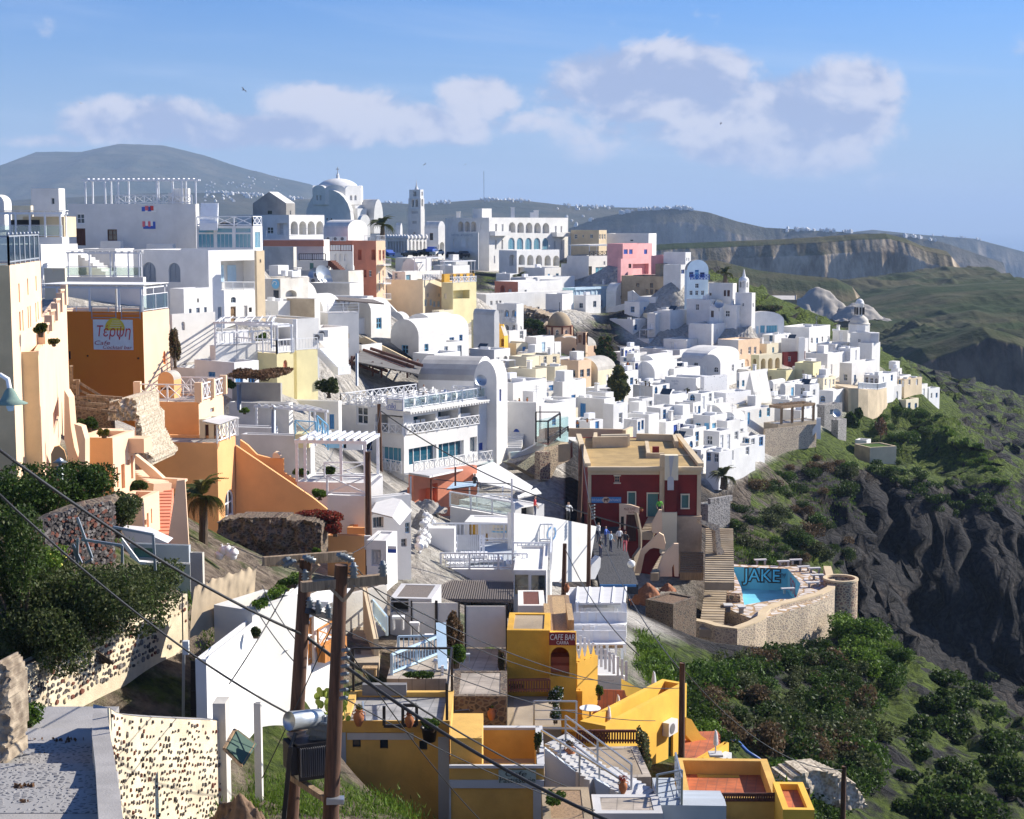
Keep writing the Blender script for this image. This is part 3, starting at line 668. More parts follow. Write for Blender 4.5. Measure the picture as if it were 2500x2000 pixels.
def stones(parent,pt,U,nin,cells,mats,proud=.5,cap=300,name='stone'):
 """pt(u, v) world point; cells = [(u, v, w, h)]; the largest are objects of their own, the rest one joined part"""
 cells=sorted(cells,key=lambda c:-c[2]*c[3])
 for i,(u,v,w,h) in enumerate(cells[:cap]):
  o=pt(u,v); un=U(u) if callable(U) else U; nn=nin(u) if callable(nin) else nin
  ang=random.uniform(-.5,.5); ax=un*math.cos(ang)+UP*math.sin(ang); az_=UP*math.cos(ang)-un*math.sin(ang)
  a,b,c=ax*w,nn*proud*random.uniform(.6,1.3),az_*h
  M=Matrix(((a.x,b.x,c.x,o.x),(a.y,b.y,c.y,o.y),(a.z,b.z,c.z,o.z),(0,0,0,1)))
  link(bpy.data.objects.new(name,stone_mesh(random.choice(mats),random.randrange(8))),parent,M)
 if len(cells)>cap:
  mb=MB()
  for (u,v,w,h) in cells[cap:]:
   o=pt(u,v); un=U(u) if callable(U) else U; nn=nin(u) if callable(nin) else nin; n=6; t0=random.random()*6
   ring=[(math.cos(t0+6.283*i/n)*w*.5*random.uniform(.7,1),math.sin(t0+6.283*i/n)*h*.5*random.uniform(.7,1)) for i in range(n)]
   A=[o+un*x+UP*z+nn*.03 for x,z in ring]; F_=[o+un*x*.75+UP*z*.75-nn*.05*proud for x,z in ring]; m=random.randrange(len(mats))
   for i in range(n):mb.poly([A[i],A[(i+1) % n],F_[(i+1) % n],F_[i]],m)
   mb.poly(F_,m)
  o=mb.obj(name,list(mats),parent); o['kind']='stuff'
def jitter_cells(w,h,s,dens=1.,big=.5,top=None):
 out=[]; nv=int(h/s);
 for j in range(nv):
  nu=int(w/(s*1.15))
  for i in range(nu):
   if random.random()>dens:continue
   u=(i+.5+random.uniform(-.3,.3)+.5*(j % 2))*w/nu; v=(j+.5+random.uniform(-.25,.25))*h/nv
   if u>w-s*.3 or (top and v>top(u)-s*.4):continue
   k=random.uniform(.55,1.0)*(1.25 if random.random()<big*.4 else 1); out.append((u,v,s*k,s*k*random.uniform(.65,1.)))
 return out
def rockface(name,label,pts,Y,a,mk,amp=1.2,n=46,depth=2.5,cat='rock',f=1.):
 """a craggy face filling an outline, displaced in depth, with a thick back"""
 a=R(a); nv=Vector((math.sin(a),math.cos(a),0)); U=Vector((math.cos(a),-math.sin(a),0)); O=P(*pts[0],Y); W=[]
 for x,y in pts:d=ray(x,y); q=d*(O.dot(nv)/d.dot(nv))-O; W.append((q.dot(U),q.z))
 us=[w[0] for w in W]; vs=[w[1] for w in W]; u0,u1,v0,v1=min(us),max(us),min(vs),max(vs); st=max(u1-u0,v1-v0)/n
 nu,nv_=int((u1-u0)/st)+2,int((v1-v0)/st)+2; rg=random.Random(int(Y*7)); mb=MB(); idx={}
 def inside(x,y):
  r=False
  for (x0,y0),(x1,y1) in zip(W,W[1:]+W[:1]):
   if (y0>y) != (y1>y) and x<(x1-x0)*(y-y0)/(y1-y0)+x0:r=not r
  return r
 def vert(i,j,back):
  if (i,j,back) not in idx:
   u,v=u0+i*st+(0 if back else rg.uniform(-.35,.35)*st),v0+j*st+(0 if back else rg.uniform(-.35,.35)*st)
   from mathutils import noise
   d=depth if back else -amp*(abs(noise.fractal(Vector((u*.55*f,v*.45*f,Y)),.8,2.1,5))+.35*noise.noise(Vector((u*2.*f,v*1.6*f,Y))))+(v-v0)/(v1-v0)*amp*.8
   q=O+U*u+UP*v+nv*d; idx[i,j,back]=len(mb.v); mb.v.append(tuple(q))
  return idx[i,j,back]
 cell={(i,j) for i in range(nu) for j in range(nv_) if inside(u0+(i+.5)*st,v0+(j+.5)*st)}
 for i,j in cell:
  mb.f.append(tuple(vert(i+p,j+q,0) for p,q in ((0,0),(1,0),(1,1),(0,1)))); mb.m.append(0)
  for di,dj,e in ((-1,0,((0,0),(0,1))),(1,0,((1,0),(1,1))),(0,-1,((0,0),(1,0))),(0,1,((0,1),(1,1)))):
   if (i+di,j+dj) not in cell:(p,q),(r,s_)=e; mb.f.append((vert(i+p,j+q,0),vert(i+r,j+s_,0),vert(i+r,j+s_,1),vert(i+p,j+q,1))); mb.m.append(0)
 return tag(mb.obj(name,mk),label,cat)
# ------------------------------------------------------------------ buildings, left side of the town
def bx(label,*a,**k):return bld('house',label,'house',*a,**k)
V(0,380,3.317)
# ochre and peach apartment block at the path
A=bx('tall ochre apartment block with slit windows, grey ball-topped railing on its roof',107,890,2528,58,-420,352,-8,'peachy',par=.1,lmk='tanl',rk='roofgrey',
 Rr=[('n',151,1035,160,1190,'peach'),('n',221,995,229,1130,'peach'),('n',289,975,296,1095,'peach'),('n',331,960,337,1070,'peach'),
  ('n',157,1262,168,1420,'peach'),('n',182,1250,189,1420,'peach'),('n',226,1222,233,1400,'peach'),('n',243,1215,250,1390,'peach'),('n',288,1192,294,1350,'peach'),('n',306,1182,312,1330,'peach'),('n',333,1172,338,1310,'peach')])
railing(A.t,A.on(0.02,.02),A.on(.02,.98),1.05,'g','greym',post=1.1)
railing(A.t,A.on(0.02,.02),A.on(.6,.02),1.05,'g','greym',post=1.1)
mb=MB()
for i in range(9):
 p=A.on(.02,.02+.12*i)+UP*1.1; mb.lathe([(.0,.1),(.05,.07),(.06,.03),(.05,-.02),(.0,-.06)],p,8)
mb.obj('railing_ball','greym',A.t,True)
A2=bx('peach stair wing with small shuttered window and arched niche below the slit windowed block',325,1588,2540,60,128,548,-14,'peach2',par=.9,lmk='tanl',rk='terracotta',
  Rr=[('s',430,2010,478,2200,'brown2')])
# balustrade terrace on the wing
for i in range(5):
 p=A2.on(.05,.1+i*.2); cube(A2.t,'parapet_pier','peach2',p-Vector((.14,.14,0)),(.34,0,0),(0,.34,0),(0,0,.55+i*.16))
for i in range(4):
 mb=MB(); p=A2.on(.05,.1+i*.2+.1); mb.obox(p-Vector((.1,.3,0)),(.16,0,0),(0,.8,0),(0,0,.12)); mb.obox(p-Vector((.1,.3,0))+UP*(.5+.16*i),(.16,0,0),(0,.8,0),(0,0,.1))
 for k in range(4):mb.bar(p+Vector((0,-.2+.2*k,.1)),p+Vector((0,-.2+.2*k,.52+.16*i)),.07)
 mb.obj('balustrade','peach2',A2.t)
V(0,880,3.317)
# curved buttress walls
wallpoly('buttress','','',[(520,240),(556,300),(575,560),(600,700),(655,880),(560,880),(545,740),(520,640)],60.5,10,.5,'peach2',A2.t)
wallpoly('buttress','','',[(600,515),(660,535),(690,640),(690,900),(620,900),(640,740)],60.2,10,.4,'peach2',A2.t)
wallpoly('arch_niche','','',[(415,880),(412,760),(440,702),(480,692),(520,730),(540,800),(545,860),(480,890)],57.5,-14,.2,'peach',A2.t)
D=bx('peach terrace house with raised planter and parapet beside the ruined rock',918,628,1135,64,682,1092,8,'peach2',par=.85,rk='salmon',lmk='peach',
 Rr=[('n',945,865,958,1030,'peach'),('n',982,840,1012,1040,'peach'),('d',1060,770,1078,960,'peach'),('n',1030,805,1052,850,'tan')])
cube(D.t,'planter','peach2',D.on(.8,.1,-.85),D.dl*.9,D.dr*3.4,UP*.75)
cube(D.t,'bench','peach2',D.on(.75,.72,-.85),D.dl*-1.6,D.dr*.9,UP*.6)
E=bx('low peach terrace house beside the terracotta steps',1155,1122,1395,63,938,1292,8,'peach2',par=.5,rk='salmon',lmk='peachy',
 Rr=[('n',1190,1235,1205,1390,'peach'),('n',1222,1200,1232,1320,'peach'),('n',1170,1290,1188,1335,'tan')])
# outside staircase of terracotta treads between two peach walls
p0,p1=P(1240,1475,63),P(1287,1040,72)
w=P(1362,1478,63)-p0; w.z=0
ST=stairs('terracotta stepped outside staircase between peach parapet walls',p0,p1,w,16,'salmon')
wallpoly('parapet','','',[(1355,1480),(1432,975),(1497,968),(1530,1520),(1355,1520)],63.3,-8,.35,'peach2',ST)
wallpoly('parapet','','',[(1095,765),(1240,880),(1320,955),(1497,965),(1497,985),(1430,1040),(1290,1040),(1230,960),(1095,830)],73,12,.3,'peach2',ST)
stairs('',P(1235,1000,71),P(1095,890,75),P(1235,1000,71)-P(1190,1000,70),7,'peach2',parent=ST)
# orange cafe with the banner
V(0,380,3.317)
Fo=bld('cafe','bright orange cafe with a white banner under its terrace pergola','cafe',1172,1268,2480,122,362,1383,10,'peach2',lmk='orange',par=.45,rk='roofgrey',  # orange walls; sun glare on the right wall is put into its paler colour
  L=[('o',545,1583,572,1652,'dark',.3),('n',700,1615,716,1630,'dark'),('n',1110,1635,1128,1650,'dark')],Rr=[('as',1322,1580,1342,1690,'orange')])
s,e=sign(Fo,'L','white cafe banner with red Greek lettering and a yellow sun',762,1327,1082,1570,'cloth','banner')
mb=MB(); c=e(.55,.70); r=(e(.8,.7)-c).length
U=Fo.dl*-1
pts=[c-Fo.nl*.008+U*r*math.cos(t)+UP*r*1.02*math.sin(t) for t in [math.pi*i/20-.15 for i in range(23)]]
mb.poly(pts); mb.obj('sun_emblem','signy',s)
for k in range(4):
 mb=MB(); q=c+U*(r*(-.55+.1*k))+UP*(r*(.12+.2*k))-Fo.nl*.012; mb.obox(q,U*r*(1.35-.2*k),UP*r*.035,Fo.nl*.002); mb.obj('sun_stripe','cloth',s)
# letters run left to right although the facade axis runs right to left
def banner(fx0,fy0,fx1,fy1,t,mk,it=.2):text_on(s,t,mk,e(fx0,fy0),e(fx1,fy0),e(fx0,fy1),italic=it,off=.02)
banner(.10,.34,.95,.82,'Τέρψη','signr'); banner(.03,.16,.42,.30,'Cafe','signm'); banner(.24,.03,.97,.14,'Cocktail bar','signm')
t=Fo.t
for (x0,x1) in ((745,940),(985,1135)):
 a,b=Fo.fp('L',x0,1325),Fo.fp('L',x1,1325); railing(t,a,b,1.9 if 0 else 1.0,'h','greym',post=3)
railing(t,Fo.on(0,.02),Fo.on(0,.95),1.3,'g','metalw',post=2.3)
railing(t,Fo.on(.02,.01),Fo.on(.98,.01),.35,'h','metalw',post=3)
zt=Fo.T0.z-.45
pa,pb,pc=Fo.on(.02,.03,-.45),Fo.on(1.0,.03,-.45),Fo.on(.02,.9,-.45)
pergola('white roofed pergola over the orange cafe terrace',pa,pb,pc,2.3,12,roofk='canvas',w=.13,posts=((0,0),(.22,0),(.52,0),(.85,0),(0,.5),(0,1),(.5,1)))
# white terrace bar left behind the block
T1=bx('white terrace bar under a flat white pergola behind the ochre block',505,660,760,150,-200,560,6,par=.2)
pergola('white pergola with dark booths on the terrace bar',T1.on(.02,.05),T1.on(.98,.05),T1.on(.02,.8),2.2,14,w=.16,posts=((0,0),(.18,0),(.36,0),(.53,0),(.6,0),(.8,0),(0,1),(.4,1)),roofk='canvas')
cube(T1.t,'booth','beige',T1.on(.02,.6),T1.dl*4,T1.dr*3,UP*1.9)
cube(T1.t,'lounge_wall','dark',T1.on(.3,.58),T1.dl*3,T1.dr*.2,UP*1.6)
railing(T1.t,T1.on(.0,.02),T1.on(.95,.02),1.1,'g','metalw',post=1.6)
bx('small cream rooftop cabin with a striped awning',250,405,500,160,95,270,10,'cream',par=.1)
bx('white cabin with rounded top behind the terrace bar',35,385,500,162,-120,95,10,roof='vaultR')
T2=bx('white slab roofed wing with a canopy over the steps',335,720,1040,140,-60,632,18,par=.05,rk='roofgrey')
bx('cream balcony with lattice panel under the slab roof',527,912,1035,136,357,540,12,'cream',par=.6,L=[('n',425,925,512,950,'white')])
T3=bx('curved white terrace with glass panels, blue chairs and thin white pergola',1160,985,1075,140,525,1182,8,par=.2,rk='roofgrey')
railing(T3.t,T3.on(.02,.02),T3.on(.98,.02),.9,'g','metalw',post=2.4)
pergola('thin white pergola over the glass sided terrace',T3.on(.05,.05),T3.on(.95,.05),T3.on(.05,.9),2.1,10,w=.1,posts=((.0,0),(.15,0),(.35,0),(.4,0),(.7,0),(1,0),(0,1)),roofk='canvas')
bx('white wall with zigzag stair parapet behind the glass sided terrace',935,755,1000,158,640,1090,20)
st=stairs('white zigzag stair climbing behind the glass sided terrace',P(855,960,150),P(560,760,156),(0,1.4,0),9,'white')
B=bx('tall white block with one tiny dark window beside the roof pergola',482,265,760,170,258,532,10,L=[('p',418,345,440,393)],Rr=())
BW=bx('big plain white building with brown panelled door and two painted signs',1588,390,760,178,553,1615,6,par=.5,
  L=[('w',620,470,685,553),('d',618,590,692,728,'brown'),('w',870,598,948,690,'brown')])
s,e=sign(BW,'L','small purple, white and red painted sign on the big white wall',1168,420,1265,458,'cloth')
for k,(mk,f) in enumerate((('bluec',.1),('pinkc',.38),('blue',.6),('redm',.8))):mb=MB(); q=e(f,.15+.2*(k % 2)); mb.obox(q-BW.nl*.01,BW.dl*.4,UP*.5,BW.nl*.004); mb.obj('print',mk,s)
s,e=sign(BW,'L','blue painted sign with white and pink blobs on the big white wall',1162,535,1260,594,'blue')
for k,f in enumerate((.15,.4,.62,.8)):mb=MB(); q=e(f,.3+.12*(k % 2)); mb.obox(q-BW.nl*.01,BW.dl*.3,UP*.6,BW.nl*.004); mb.obj('print',('pinkc','cloth')[k % 2],s)
railing(BW.t,BW.on(.03,.02),BW.on(.62,.02),.95,'xx','metalw',post=2.0,w=.09)
pergola('long weathered white pergola on the roof of the big white building',BW.on(.0,.1),BW.on(.86,.1),BW.on(.0,.55),2.6,22,w=.16,posts=((0,0),(.12,0),(.35,0),(.7,0),(.82,0),(1,0),(.1,1),(.35,1),(.62,1),(.78,1),(.95,1),(.22,1)),bw=.1)
for u in (.07,.1,.15,.18):cube(BW.t,'chimney','white',BW.on(u,.6),BW.dl*.7,BW.dr*.7,UP*(1.7 if u<.16 else 1.2))
cube(BW.t,'door_stoop','white',P(812,752,176),P(975,752,176)-P(812,752,176),(0,1.6,0),UP*mm(60,176))
cube(BW.t,'skylight','white',P(1185,758,172),P(1400,758,172)-P(1185,758,172),(0,1.6,0),UP*mm(40,172))
CN=bx('glazed white conservatory with X railing on its roof beside the big white wall',2050,570,765,172,1592,2125,12,par=.15,
  L=[('row','g',3,1668,690,1968,690,130,115,'wf',.1,'glassb'),('row','p',3,1668,606,1968,606,130,36,'wf',.1,'glassb')],Rr=[('g',2062,615,2110,750,'wf',.1,'glassb')])
railing(CN.t,CN.on(.01,.02),CN.on(.99,.02),1.0,'x','metalw',post=2.4,w=.09); railing(CN.t,CN.on(.01,.02),CN.on(.01,.98),1.0,'xx','metalw',post=2.4,w=.09)
stairs('steep white metal stair beside the roof pergola',P(1615,560,172),P(1625,385,178),(1.9,0,0),12,'metalw')
B3=bx('white house with arched grey shuttered door and window and a recessed balcony',1692,768,1365,148,1085,2082,36,par=.2,
  L=[('ad',1155,862,1262,1050,'shutter'),('as',1365,868,1460,1025,'shutter')],
  Rr=[('o',1790,850,2062,1085,'white',1.5),('aw',1870,1145,1912,1192,'shutter'),('d',1868,1222,1912,1345,'wood'),('s',1765,1225,1797,1337,'shutter'),('s',1975,1215,2005,1320,'lgrey'),('n',2015,1230,2042,1268,'dark')])
railing(B3.t,B3.fp('R',1795,1085),B3.fp('R',2060,1085),mm(62,150),'v','metalw')
for x in (1830,1930):put_win(B3.t,'s',False,'pblue','pblue',B3.fp('R',x,1030,-1.4),B3.dr,mm(60,150)*1.6,mm(140,150),B3.nr,'shutter')
bx('low white annexe with four narrow shuttered windows under the arched house',1490,1078,1368,142,1378,1702,36,par=.2,rk='roofwhite',
 Rr=[('s',1530,1240,1553,1288,'shutter'),('s',1590,1232,1620,1350,'shutter'),('s',1653,1227,1677,1335,'shutter'),('n',1597,1157,1612,1190,'dark')])
bx('white wall with a small lantern niche beside the orange cafe',1395,1285,1560,132,1378,1745,40,Rr=[('an',1468,1345,1498,1415,'lgrey')])
pergola('white slatted pergola over a terrace below the arched house',P(1745,1555,128),P(2200,1560,124),P(1800,1500,138),2.0,7,w=.12)
WT=bx('white terrace with baluster rail below the slatted pergola',1745,1540,1620,127,1700,2200,50,par=.1,rk='wood')
railing(WT.t,WT.on(0,0),WT.on(0,1),1.0,'v','wf',sp=.35,w=.12)
# ------------------------------------------------------------------ top centre: cathedral, bell tower, hotel and the houses before them
V(560,380,3.317)
bld('house','bare grey concrete gabled house with white sunlit side on the ridge','house',460,385,478,335,190,532,35,'grey',roof='gableR',rise=2.4,lmk='grey',rk='roofwhite',L=[('p',303,445,345,475)],Rr=[('p',490,445,500,478)])
AR=bx('white terrace building with four-arched loggia under the gabled house',484,480,672,315,60,770,35,par=.2,
 L=[('w',302,578,357,635),('o',385,548,470,640,'lgrey',.8),('n',470,600,480,620)],Rr=[('row','ao',4,526,585,732,585,58,108,'cream',2.)])
railing(AR.t,P(300,660,300),P(760,640,290),1.2,'h','metalw',post=5)
# cathedral
V(560,380,3.317)
CT=thing('cathedral','big white domed cathedral with octagonal drum and barrel vaults','church',P(880,600,440))
k=dict(parent=CT,ex=2.,gnd=None)
bld('','','',1000,545,640,425,560,1120,42,roof='flat',par=.1,Rr=[('row','n',8,1010,560,1075,562,6,22)],L=[('row','n',5,780,560,960,560,12,25)],**k)
bld('','','',985,505,600,428,618,1010,40,roof='vaultR',rise=7.6,dr=12,L=[('row','ap',2,790,500,825,520,14,40)],**{**k})
bld('','','',1038,428,560,430,770,1112,42,par=.1,**k)
bld('','','',1020,402,440,433,800,1100,42,par=.1,**k)
bld('','','',1172,505,570,432,1060,1245,42,roof='vaultL',rise=5.0,**k)
bld('','','',1060,540,600,424,1035,1140,42,roof='vaultL',rise=2.0,**k)
c=P(880,400,440); r8=mm(420,440)/2
mb=MB(); N8=[(c.x+r8*math.cos(R(22.5+45*i)) ,c.y+r8*math.sin(R(22.5+45*i))) for i in range(8)]
hd=mm(122,440)
class _B:pass
for i in range(8):
 a_,b_=Vector((*N8[i],c.z)),Vector((*N8[(i+1) % 8],c.z)); U_=(a_-b_); w_=U_.length; U_=U_.normalized(); nin=Vector((c.x,c.y,c.z))-(a_+b_)/2; nin.z=0; nin.normalize()
 q=_B(); q.t=CT; q.mk='lgrey'
 wall_face(mb,q,b_,U_,w_,hd,nin,[dict(kind='an',u0=w_*f-.42,u1=w_*f+.42,v0=1.2,v1=hd*.62,dep=.3) for f in (.36,.64)])
 for f in (.36,.64):pass
 mb.poly([b_+UP*hd,a_+UP*hd,Vector((c.x,c.y,c.z+hd))])
 # arched gable over each side of the drum
 arcp=[b_+U_*w_*(.5-.5*math.cos(math.pi*t/8))+UP*(hd+1.1*math.sin(math.pi*t/8)) for t in range(9)]
 mb.poly(arcp); mb.poly([p+nin*.8 for p in arcp])
 for t in range(8):mb.poly([arcp[t],arcp[t+1],arcp[t+1]+nin*.8,arcp[t]+nin*.8])
mb.obj('drum','white',CT)
rd=mm(338,440)/2; mb=MB(); mb.lathe([(rd*math.cos(R(t)),mm(92,440)*math.sin(R(t))) for t in range(0,91,6)],(c.x,c.y,c.z+hd-.1),40); mb.obj('dome','roofwhite',CT,True)
mb=MB(); zt=c.z+hd+mm(92,440)-.2; mb.lathe([(.55,0),(.45,.4),(.4,1.),(.5,1.05),(.3,1.2),(.2,1.6),(.0,1.7)],(c.x,c.y,zt),12); mb.bar((c.x,c.y,zt+1.5),(c.x,c.y,zt+3.1),.22); mb.bar((c.x-.5,c.y,zt+2.6),(c.x+.5,c.y,zt+2.6),.22); mb.obj('lantern_cross','white',CT)
GCTRL.append((c.x,c.y,P(880,640,425).z-2))
# bell tower
TW=thing('bell_tower','slim white bell tower with arched openings and lattice panels','tower',P(1510,700,412))
k=dict(parent=TW,gnd=None)
bld('','','',1550,432,700,412,1444,1582,38,par=.05,L=[('n',1472,452,1528,470,'lgrey',.3),('n',1480,530,1517,552,'lgrey',.3),('n',1487,620,1507,640,'lgrey',.3)],**k)
bld('','','',1549,345,432,412.3,1450,1578,38,par=.05,ex=.1,L=[('row','ao',2,1485,385,1516,385,20,60,'lgrey',1.5)],Rr=[('ao',1555,350,1570,410,'lgrey',1.)],**k)
bld('','','',1546,275,345,412.6,1456,1572,38,par=.05,ex=.1,L=[('ao',1488,282,1514,330,'lgrey',1.5)],Rr=[('ao',1555,290,1568,325,'lgrey',1.)],**k)
mb=MB(); q=P(1515,272,414); mb.lathe([(.6,-.6),(.5,0),(.25,.6),(.1,1.4),(.0,2.6)],q,8); mb.obj('spire','white',TW)
AC_=bx('white arcade wall of pointed arches before the bell tower',1441,672,805,392,1268,1597,36,par=.3,
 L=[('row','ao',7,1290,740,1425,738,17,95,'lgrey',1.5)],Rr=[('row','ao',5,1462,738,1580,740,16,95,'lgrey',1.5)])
for i in range(8):
 p=AC_.on(i/7.5,0); mb=MB(); mb.lathe([(.5,0),(.5,.5),(.3,.85),(0,1.)],p,8); mb.obj('pinnacle','white',AC_.t,True)
for i in range(1,6):
 p=AC_.on(0,i/5.2); mb=MB(); mb.lathe([(.5,0),(.5,.5),(.3,.85),(0,1.)],p,8); mb.obj('pinnacle','white',AC_.t,True)
bx('small white chapel with round gable between the cathedral and the bell tower',1385,600,690,400,1345,1402,38,roof='vaultL',rise=1.6)
bx('white vaulted church hall with brown window between the bell tower and the hotel',1692,590,800,402,1580,1748,38,roof='vaultL',rise=1.8,L=[('w',1622,628,1650,685,'brown')],Rr=[('ao',1660,720,1700,780,'lgrey'),('ao',1705,700,1740,780,'lgrey')])
# hotel
V(1050,480,3.317)
HT=bld('hotel','large white hotel with rows of arched loggias and blue glazed arches','hotel',478,170,560,380,121,1117,40,par=.25,
 L=[('row','ao',3,248,243,352,243,45,82,'lgrey',1.3),('n',158,220,186,272),('n',410,220,440,272)],
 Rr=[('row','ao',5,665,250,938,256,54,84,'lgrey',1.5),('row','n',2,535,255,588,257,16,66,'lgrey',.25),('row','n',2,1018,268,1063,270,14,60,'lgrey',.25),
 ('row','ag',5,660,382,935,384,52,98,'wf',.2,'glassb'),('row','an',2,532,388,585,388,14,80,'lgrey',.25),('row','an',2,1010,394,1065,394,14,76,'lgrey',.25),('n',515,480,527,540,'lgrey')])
k=dict(parent=HT.t,gnd=None)
LG=bld('','','',702,436,660,362,558,1047,42,par=.1,Rr=[('row','ao',5,742,512,1022,520,50,84,'cream',1.6),('row','o',5,740,605,1020,605,50,66,'peachy',1.6)],L=[('ao',640,470,685,560,'lgrey')],**k)
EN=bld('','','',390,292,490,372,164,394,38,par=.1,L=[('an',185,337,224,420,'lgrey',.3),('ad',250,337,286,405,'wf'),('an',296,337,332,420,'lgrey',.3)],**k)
text_on(HT.t,'HOTEL ATLANTIS','shutter',EN.fp('L',176,321,.05),EN.fp('L',344,321,.05),EN.fp('L',176,304,.05))
for (x0,x1,y0,u) in ((485,612,318,1),(985,1095,325,1)):
 p=HT.fp('R',x0,y0); q=HT.fp('R',x1,y0); cube(HT.t,'balcony','white',p,q-p,HT.nr*-1.6,UP*-1.1 if 0 else UP*1.1)
for (u,v,w,h) in ((.93,.1,.9,1.6),(.1,.32,.9,2.6),(.35,.75,1.2,2.0),(.2,.62,1.2,1.4)):
 p=HT.on(u,v,-.3); mb=MB(); mb.obox(p,(w,0,0),(0,w,0),(0,0,h)); mb.obox(p+Vector((-.1,-.1,h)),(w+.2,0,0),(0,w+.2,0),(0,0,.2)); mb.obj('chimney','white',HT.t)
cube(HT.t,'stair_head','white',HT.on(.25,.05,-.25),HT.dl*3,HT.dr*3.5,UP*2.4)
beam(HT.t,'mast','greym',HT.on(.3,.1),HT.on(.3,.1,11),.09)
VP_=bx('white vaulted porch beside the hotel with two arched openings',1135,545,640,366,1060,1225,40,L=[('ao',1056,480,1090,530,'lgrey')],Rr=[('ao',1150,575,1172,630,'lgrey'),('ao',1185,575,1222,640,'lgrey')])
bx('beige flat-roofed house with three windows behind the white restaurant',1367,272,400,396,1140,1430,34,'beige',L=[('w',1168,305,1192,343),('w',1232,310,1245,333),('w',1293,305,1320,337)],Rr=[('row','w',3,1375,325,1415,325,12,40)],gnd=2)
bx('long low white house with stepped roofline behind the pink house',1770,300,420,402,1425,1832,14,'white',L=[('p',1620,350,1645,362)],gnd=2)
RS=bx('white hillside restaurant with glazed front and dark door under a black railed terrace',1285,482,650,362,1108,1532,40,rk='dgrey',par=.15,Rr=[('g',1340,570,1475,622,'wf',.25,'glassb'),('d',1284,565,1311,637,'dark'),('w',1405,525,1420,555),('w',1485,510,1500,545)])
railing(RS.t,RS.on(0,.02),RS.on(0,.98),1.0,'x','iron',post=1.5,w=.1)
pergola('white pergola with dark furniture over the black railed terrace',RS.on(.05,.05),RS.on(.05,.9),RS.on(.9,.05),2.3,14,roofk='canvas',w=.14)
PK=bx('pink house with blue shutters above the tan ruin',1560,382,505,352,1434,1800,36,'pink',rk='salmon',par=.2,Rr=[('s',1568,428,1600,466,'blue'),('s',1612,428,1640,466,'blue'),('s',1733,428,1758,466,'blue')])
PK2=bx('deep pink lower storey with a shaded courtyard under the pink house',1545,505,640,346,1518,1800,36,'pink',rk='salmon',Rr=[('w',1607,545,1630,580,'brown'),('o',1640,545,1770,630,'pink',2.5)])
wallpoly('wall','stepped pink garden wall running up behind the pink house','wall',[(1790,480),(1880,470),(1955,530),(1955,545),(1830,560),(1830,630),(1790,630)],350,10,.6,'pink')
TN2=bx('bare tan concrete shell beside the pink wall',1862,545,660,345,1825,2062,34,'tan',par=.6)
TN=bx('big tan unrendered fort-like building with small brown windows',1892,648,960,335,1548,2072,36,'tan',par=.3,rk='tan',
 L=[('w',1670,702,1695,735,'brown'),('w',1780,702,1807,738,'brown'),('row','w',4,1757,770,1868,772,24,38,'brown')],Rr=[('w',1928,757,1955,793,'brown'),('w',1995,760,2022,793,'brown'),('w',1900,880,1945,922,'brown')])
BL=bx('pale blue house with pilasters and an arched doorway',1167,742,900,338,1068,1425,42,'lightblue',lmk='skyblue',rk='roofwhite',Rr=[('ad',1270,795,1300,890,'mblue'),('w',1328,838,1348,888,'blue'),('w',1376,838,1396,888,'blue')])  # sunlit wall pale blue, shaded wall deeper blue: shading put into the colours
for f in (.04,.16,.3,.52,.66,.8,.95):p=BL.C+BL.dr*BL.wr*f; cube(BL.t,'pilaster','pblue',p-BL.nr*.12,BL.dr*.35,BL.nr*.12,UP*BL.h)
cube(BL.t,'cornice','pblue',BL.T0-BL.nr*.35-UP*.4,BL.dr*BL.wr,BL.nr*.3,UP*.5)
bx('white barrel-vaulted house with one small window next to the pale blue house',1505,790,900,340,1425,1602,42,roof='vaultL',rise=2.3,Rr=[('w',1543,800,1562,830)])
wallpoly('wall','curving white stair parapet below the vaulted house','wall',[(1600,770),(1640,760),(1740,850),(1760,870),(1760,960),(1440,960),(1440,900),(1600,860)],334,20,.5,'white')
SL=bx('white house with salmon end wall and arched niche below the hotel',712,690,800,326,523,1072,40,lmk='salmon',L=[('ao',568,720,606,782,'lgrey'),('n',633,750,660,780,'lgrey')],Rr=[('w',765,755,783,790),('w',865,797,887,832),('row','w',5,955,790,1052,792,10,40)])
bx('white low terrace roof between the hotel and the salmon end wall',870,655,720,340,700,1170,42,rk='roofwhite')
LW=bx('long white house with eight small windows above the domed church',452,792,945,312,364,1158,44,Rr=[('w',487,845,506,880),('w',532,843,550,878),('w',560,842,578,877),('w',862,892,887,935),('w',970,890,990,938),('w',1083,890,1105,935),('w',945,860,955,890)])
LW2=bx('white block with a scalloped parapet above the domed church',1070,790,860,318,935,1160,30)
rockface('rock_outcrop','tan rock face with bushes under the long white house',[(700,890),(830,920),(960,970),(980,1060),(930,1130),(760,1100),(720,960)],306,20,'rockt',2.5,30,5.)
